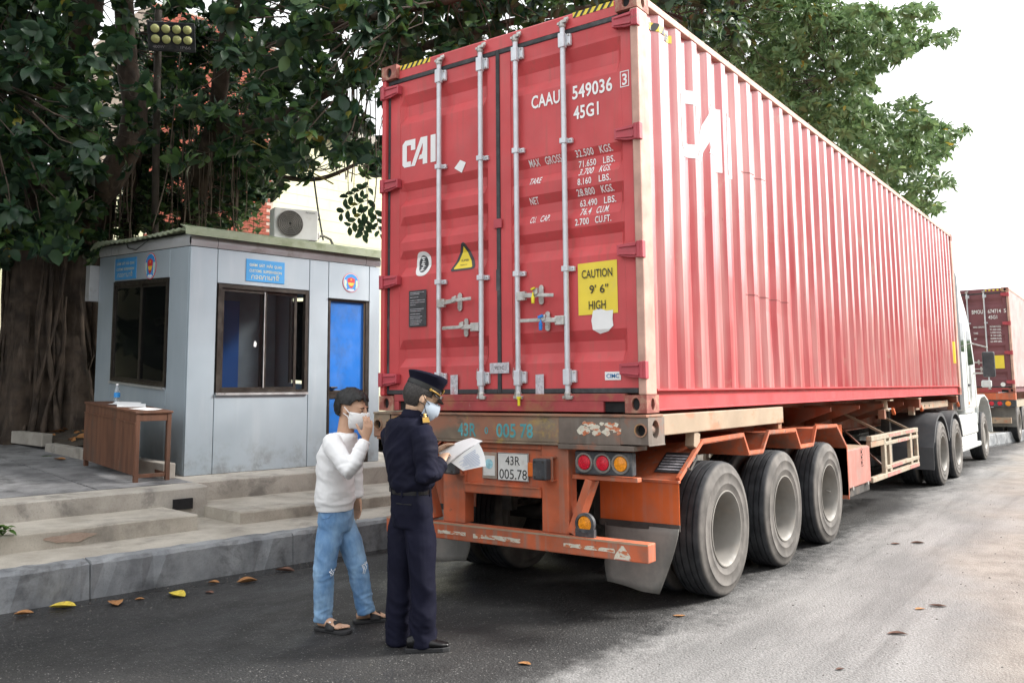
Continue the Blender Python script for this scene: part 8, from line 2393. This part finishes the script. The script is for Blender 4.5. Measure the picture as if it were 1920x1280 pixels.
    for a in (-1.35, 1.35):
        MB().lathe([(0.0, 0.006), (0.009, 0.004), (0.010, 0.0)], cc + cF * 0.1195 * math.cos(a) + cR * 0.0985 * math.sin(a) + cU * 0.010, cF * math.cos(a) + cR * math.sin(a), 10).build('cap_button', m_gold, cap)
    MB().lathe([(0.0, 0.010), (0.016, 0.007), (0.020, 0.0)], cc + cF * 0.124 + cU * 0.042, cF, 12).build('cap_badge', m_gold, cap)
    # ---- mask and straps
    mk = shell('face_mask', hc, hF, hU, hR, 0.100, 0.078, 0.088, lambda f, r_, u: f > 0.020 + 0.1 * max(0, abs(u + 0.045) - 0.03) and -0.120 < u < -0.004 - 0.16 * abs(r_), lambda f, r_, u: 0.10 * math.exp(-((r_ / 0.03) ** 2)) * (1 if u > -0.07 else 0.6), m_mask_b, root, s, (0.022, 0, -0.045), 0.003, 60, 44)
    for sd in (-1, 1):
        for zu in (-0.030, -0.085):
            MB().tube([hc + hF * 0.045 * s + hR * sd * 0.080 * s + hU * zu * s, hc + hF * 0.012 * s + hR * sd * 0.085 * s + hU * (zu * 0.5) * s, hc + hF * -0.020 * s + hR * sd * 0.086 * s + hU * (0.016 if zu > -0.05 else -0.034) * s], 0.0026, 6).build('mask_strap', m_black, mk)
    for sd in (-1, 1):
        e = hc + hF * 0.094 * s + hR * sd * 0.033 * s + hU * 0.001 * s
        m_ = MB(); ball(m_, e, hF * 0.004, hR * 0.012, hU * 0.0035, 8); m_.build('eye', m_black, root, smooth=True)
    # pen in the right hand
    return WR, WL
build_officer()

# ======================= the papers he holds
def papers():
    a = AD(822, 858, 5.50); b = AD(826, 842, 5.60)
    root = empty('document', AD(850, 850, 5.55), 'sheaf of white papers with a folded-over page held by the officer', 'paper')
    # top sheet: corners in the picture (838,876),(826,842)...(885,822),(895,848)
    c00, c01, c10, c11 = AD(836, 872, 5.42), AD(822, 848, 5.62), AD(905, 826, 5.44), AD(884, 820, 5.66)
    def sheet(cs, lift, name, bend=0.01, m=m_paper):
        n = 8; vs = []; fs = []
        for i in range(n + 1):
            for j_ in range(n + 1):
                s_, t_ = i / n, j_ / n
                p = cs[0].lerp(cs[2], s_).lerp(cs[1].lerp(cs[3], s_), t_)
                vs.append(p + Vector((0, 0, lift + bend * math.sin(math.pi * s_))))
        for i in range(n):
            for j_ in range(n): fs.append((i * (n + 1) + j_, (i + 1) * (n + 1) + j_, (i + 1) * (n + 1) + j_ + 1, i * (n + 1) + j_ + 1))
        return MB().add(vs, fs).build(name, m, root, smooth=True)
    sheet((c00, c01, c10, c11), 0.0, 'sheet', 0.012)
    sheet((c00, c01, c10, c11), -0.004, 'sheet', 0.008)
    # page folded back over the far edge, hanging down towards the camera, with printed lines
    t0, t1 = AD(906, 826, 5.44), AD(884, 820, 5.66)
    b0, b1 = AD(911, 872, 5.40), AD(866, 880, 5.50)
    n = 10; vs = []; fs = []
    u0, u1 = AD(898, 846, 5.40), AD(846, 868, 5.46)
    for i in range(n + 1):
        s_ = i / n
        for j_ in range(n + 1):
            t_ = j_ / n
            top = AD(897, 829, 5.42).lerp(AD(845, 866, 5.44), t_); bot = AD(911, 873, 5.37).lerp(AD(868, 882, 5.40), t_)
            p = top.lerp(bot, s_) + (CR * 0.012 * math.sin(math.pi * s_)) * (1 - t_)
            vs.append(p)
    for i in range(n):
        for j_ in range(n): fs.append((i * (n + 1) + j_, (i + 1) * (n + 1) + j_, (i + 1) * (n + 1) + j_ + 1, i * (n + 1) + j_ + 1))
    pg = MB().add(vs, fs).build('folded_page', m_paper, root, smooth=True)
    m_ink = mat('faint_blue_print', (0.36, 0.44, 0.62), 0.6, var=0.1)
    for r_ in range(11):
        s_ = 0.16 + r_ * 0.07
        w0, w1 = 0.15 + 0.1 * rng.random(), 0.62 + 0.28 * rng.random()
        q = []
        for t_ in (w0, w1):
            top = AD(897, 829, 5.42).lerp(AD(845, 866, 5.44), t_); bot = AD(911, 873, 5.37).lerp(AD(868, 882, 5.40), t_)
            q += [top.lerp(bot, s_) - CF * 0.006 + CR * 0.012 * math.sin(math.pi * s_) * (1 - t_), top.lerp(bot, s_ + 0.022) - CF * 0.006 + CR * 0.012 * math.sin(math.pi * s_) * (1 - t_)]
        MB().add([q[0], q[2], q[3], q[1]], [(0, 1, 2, 3)]).build('print_line', m_ink, pg)
papers()
flush_text()
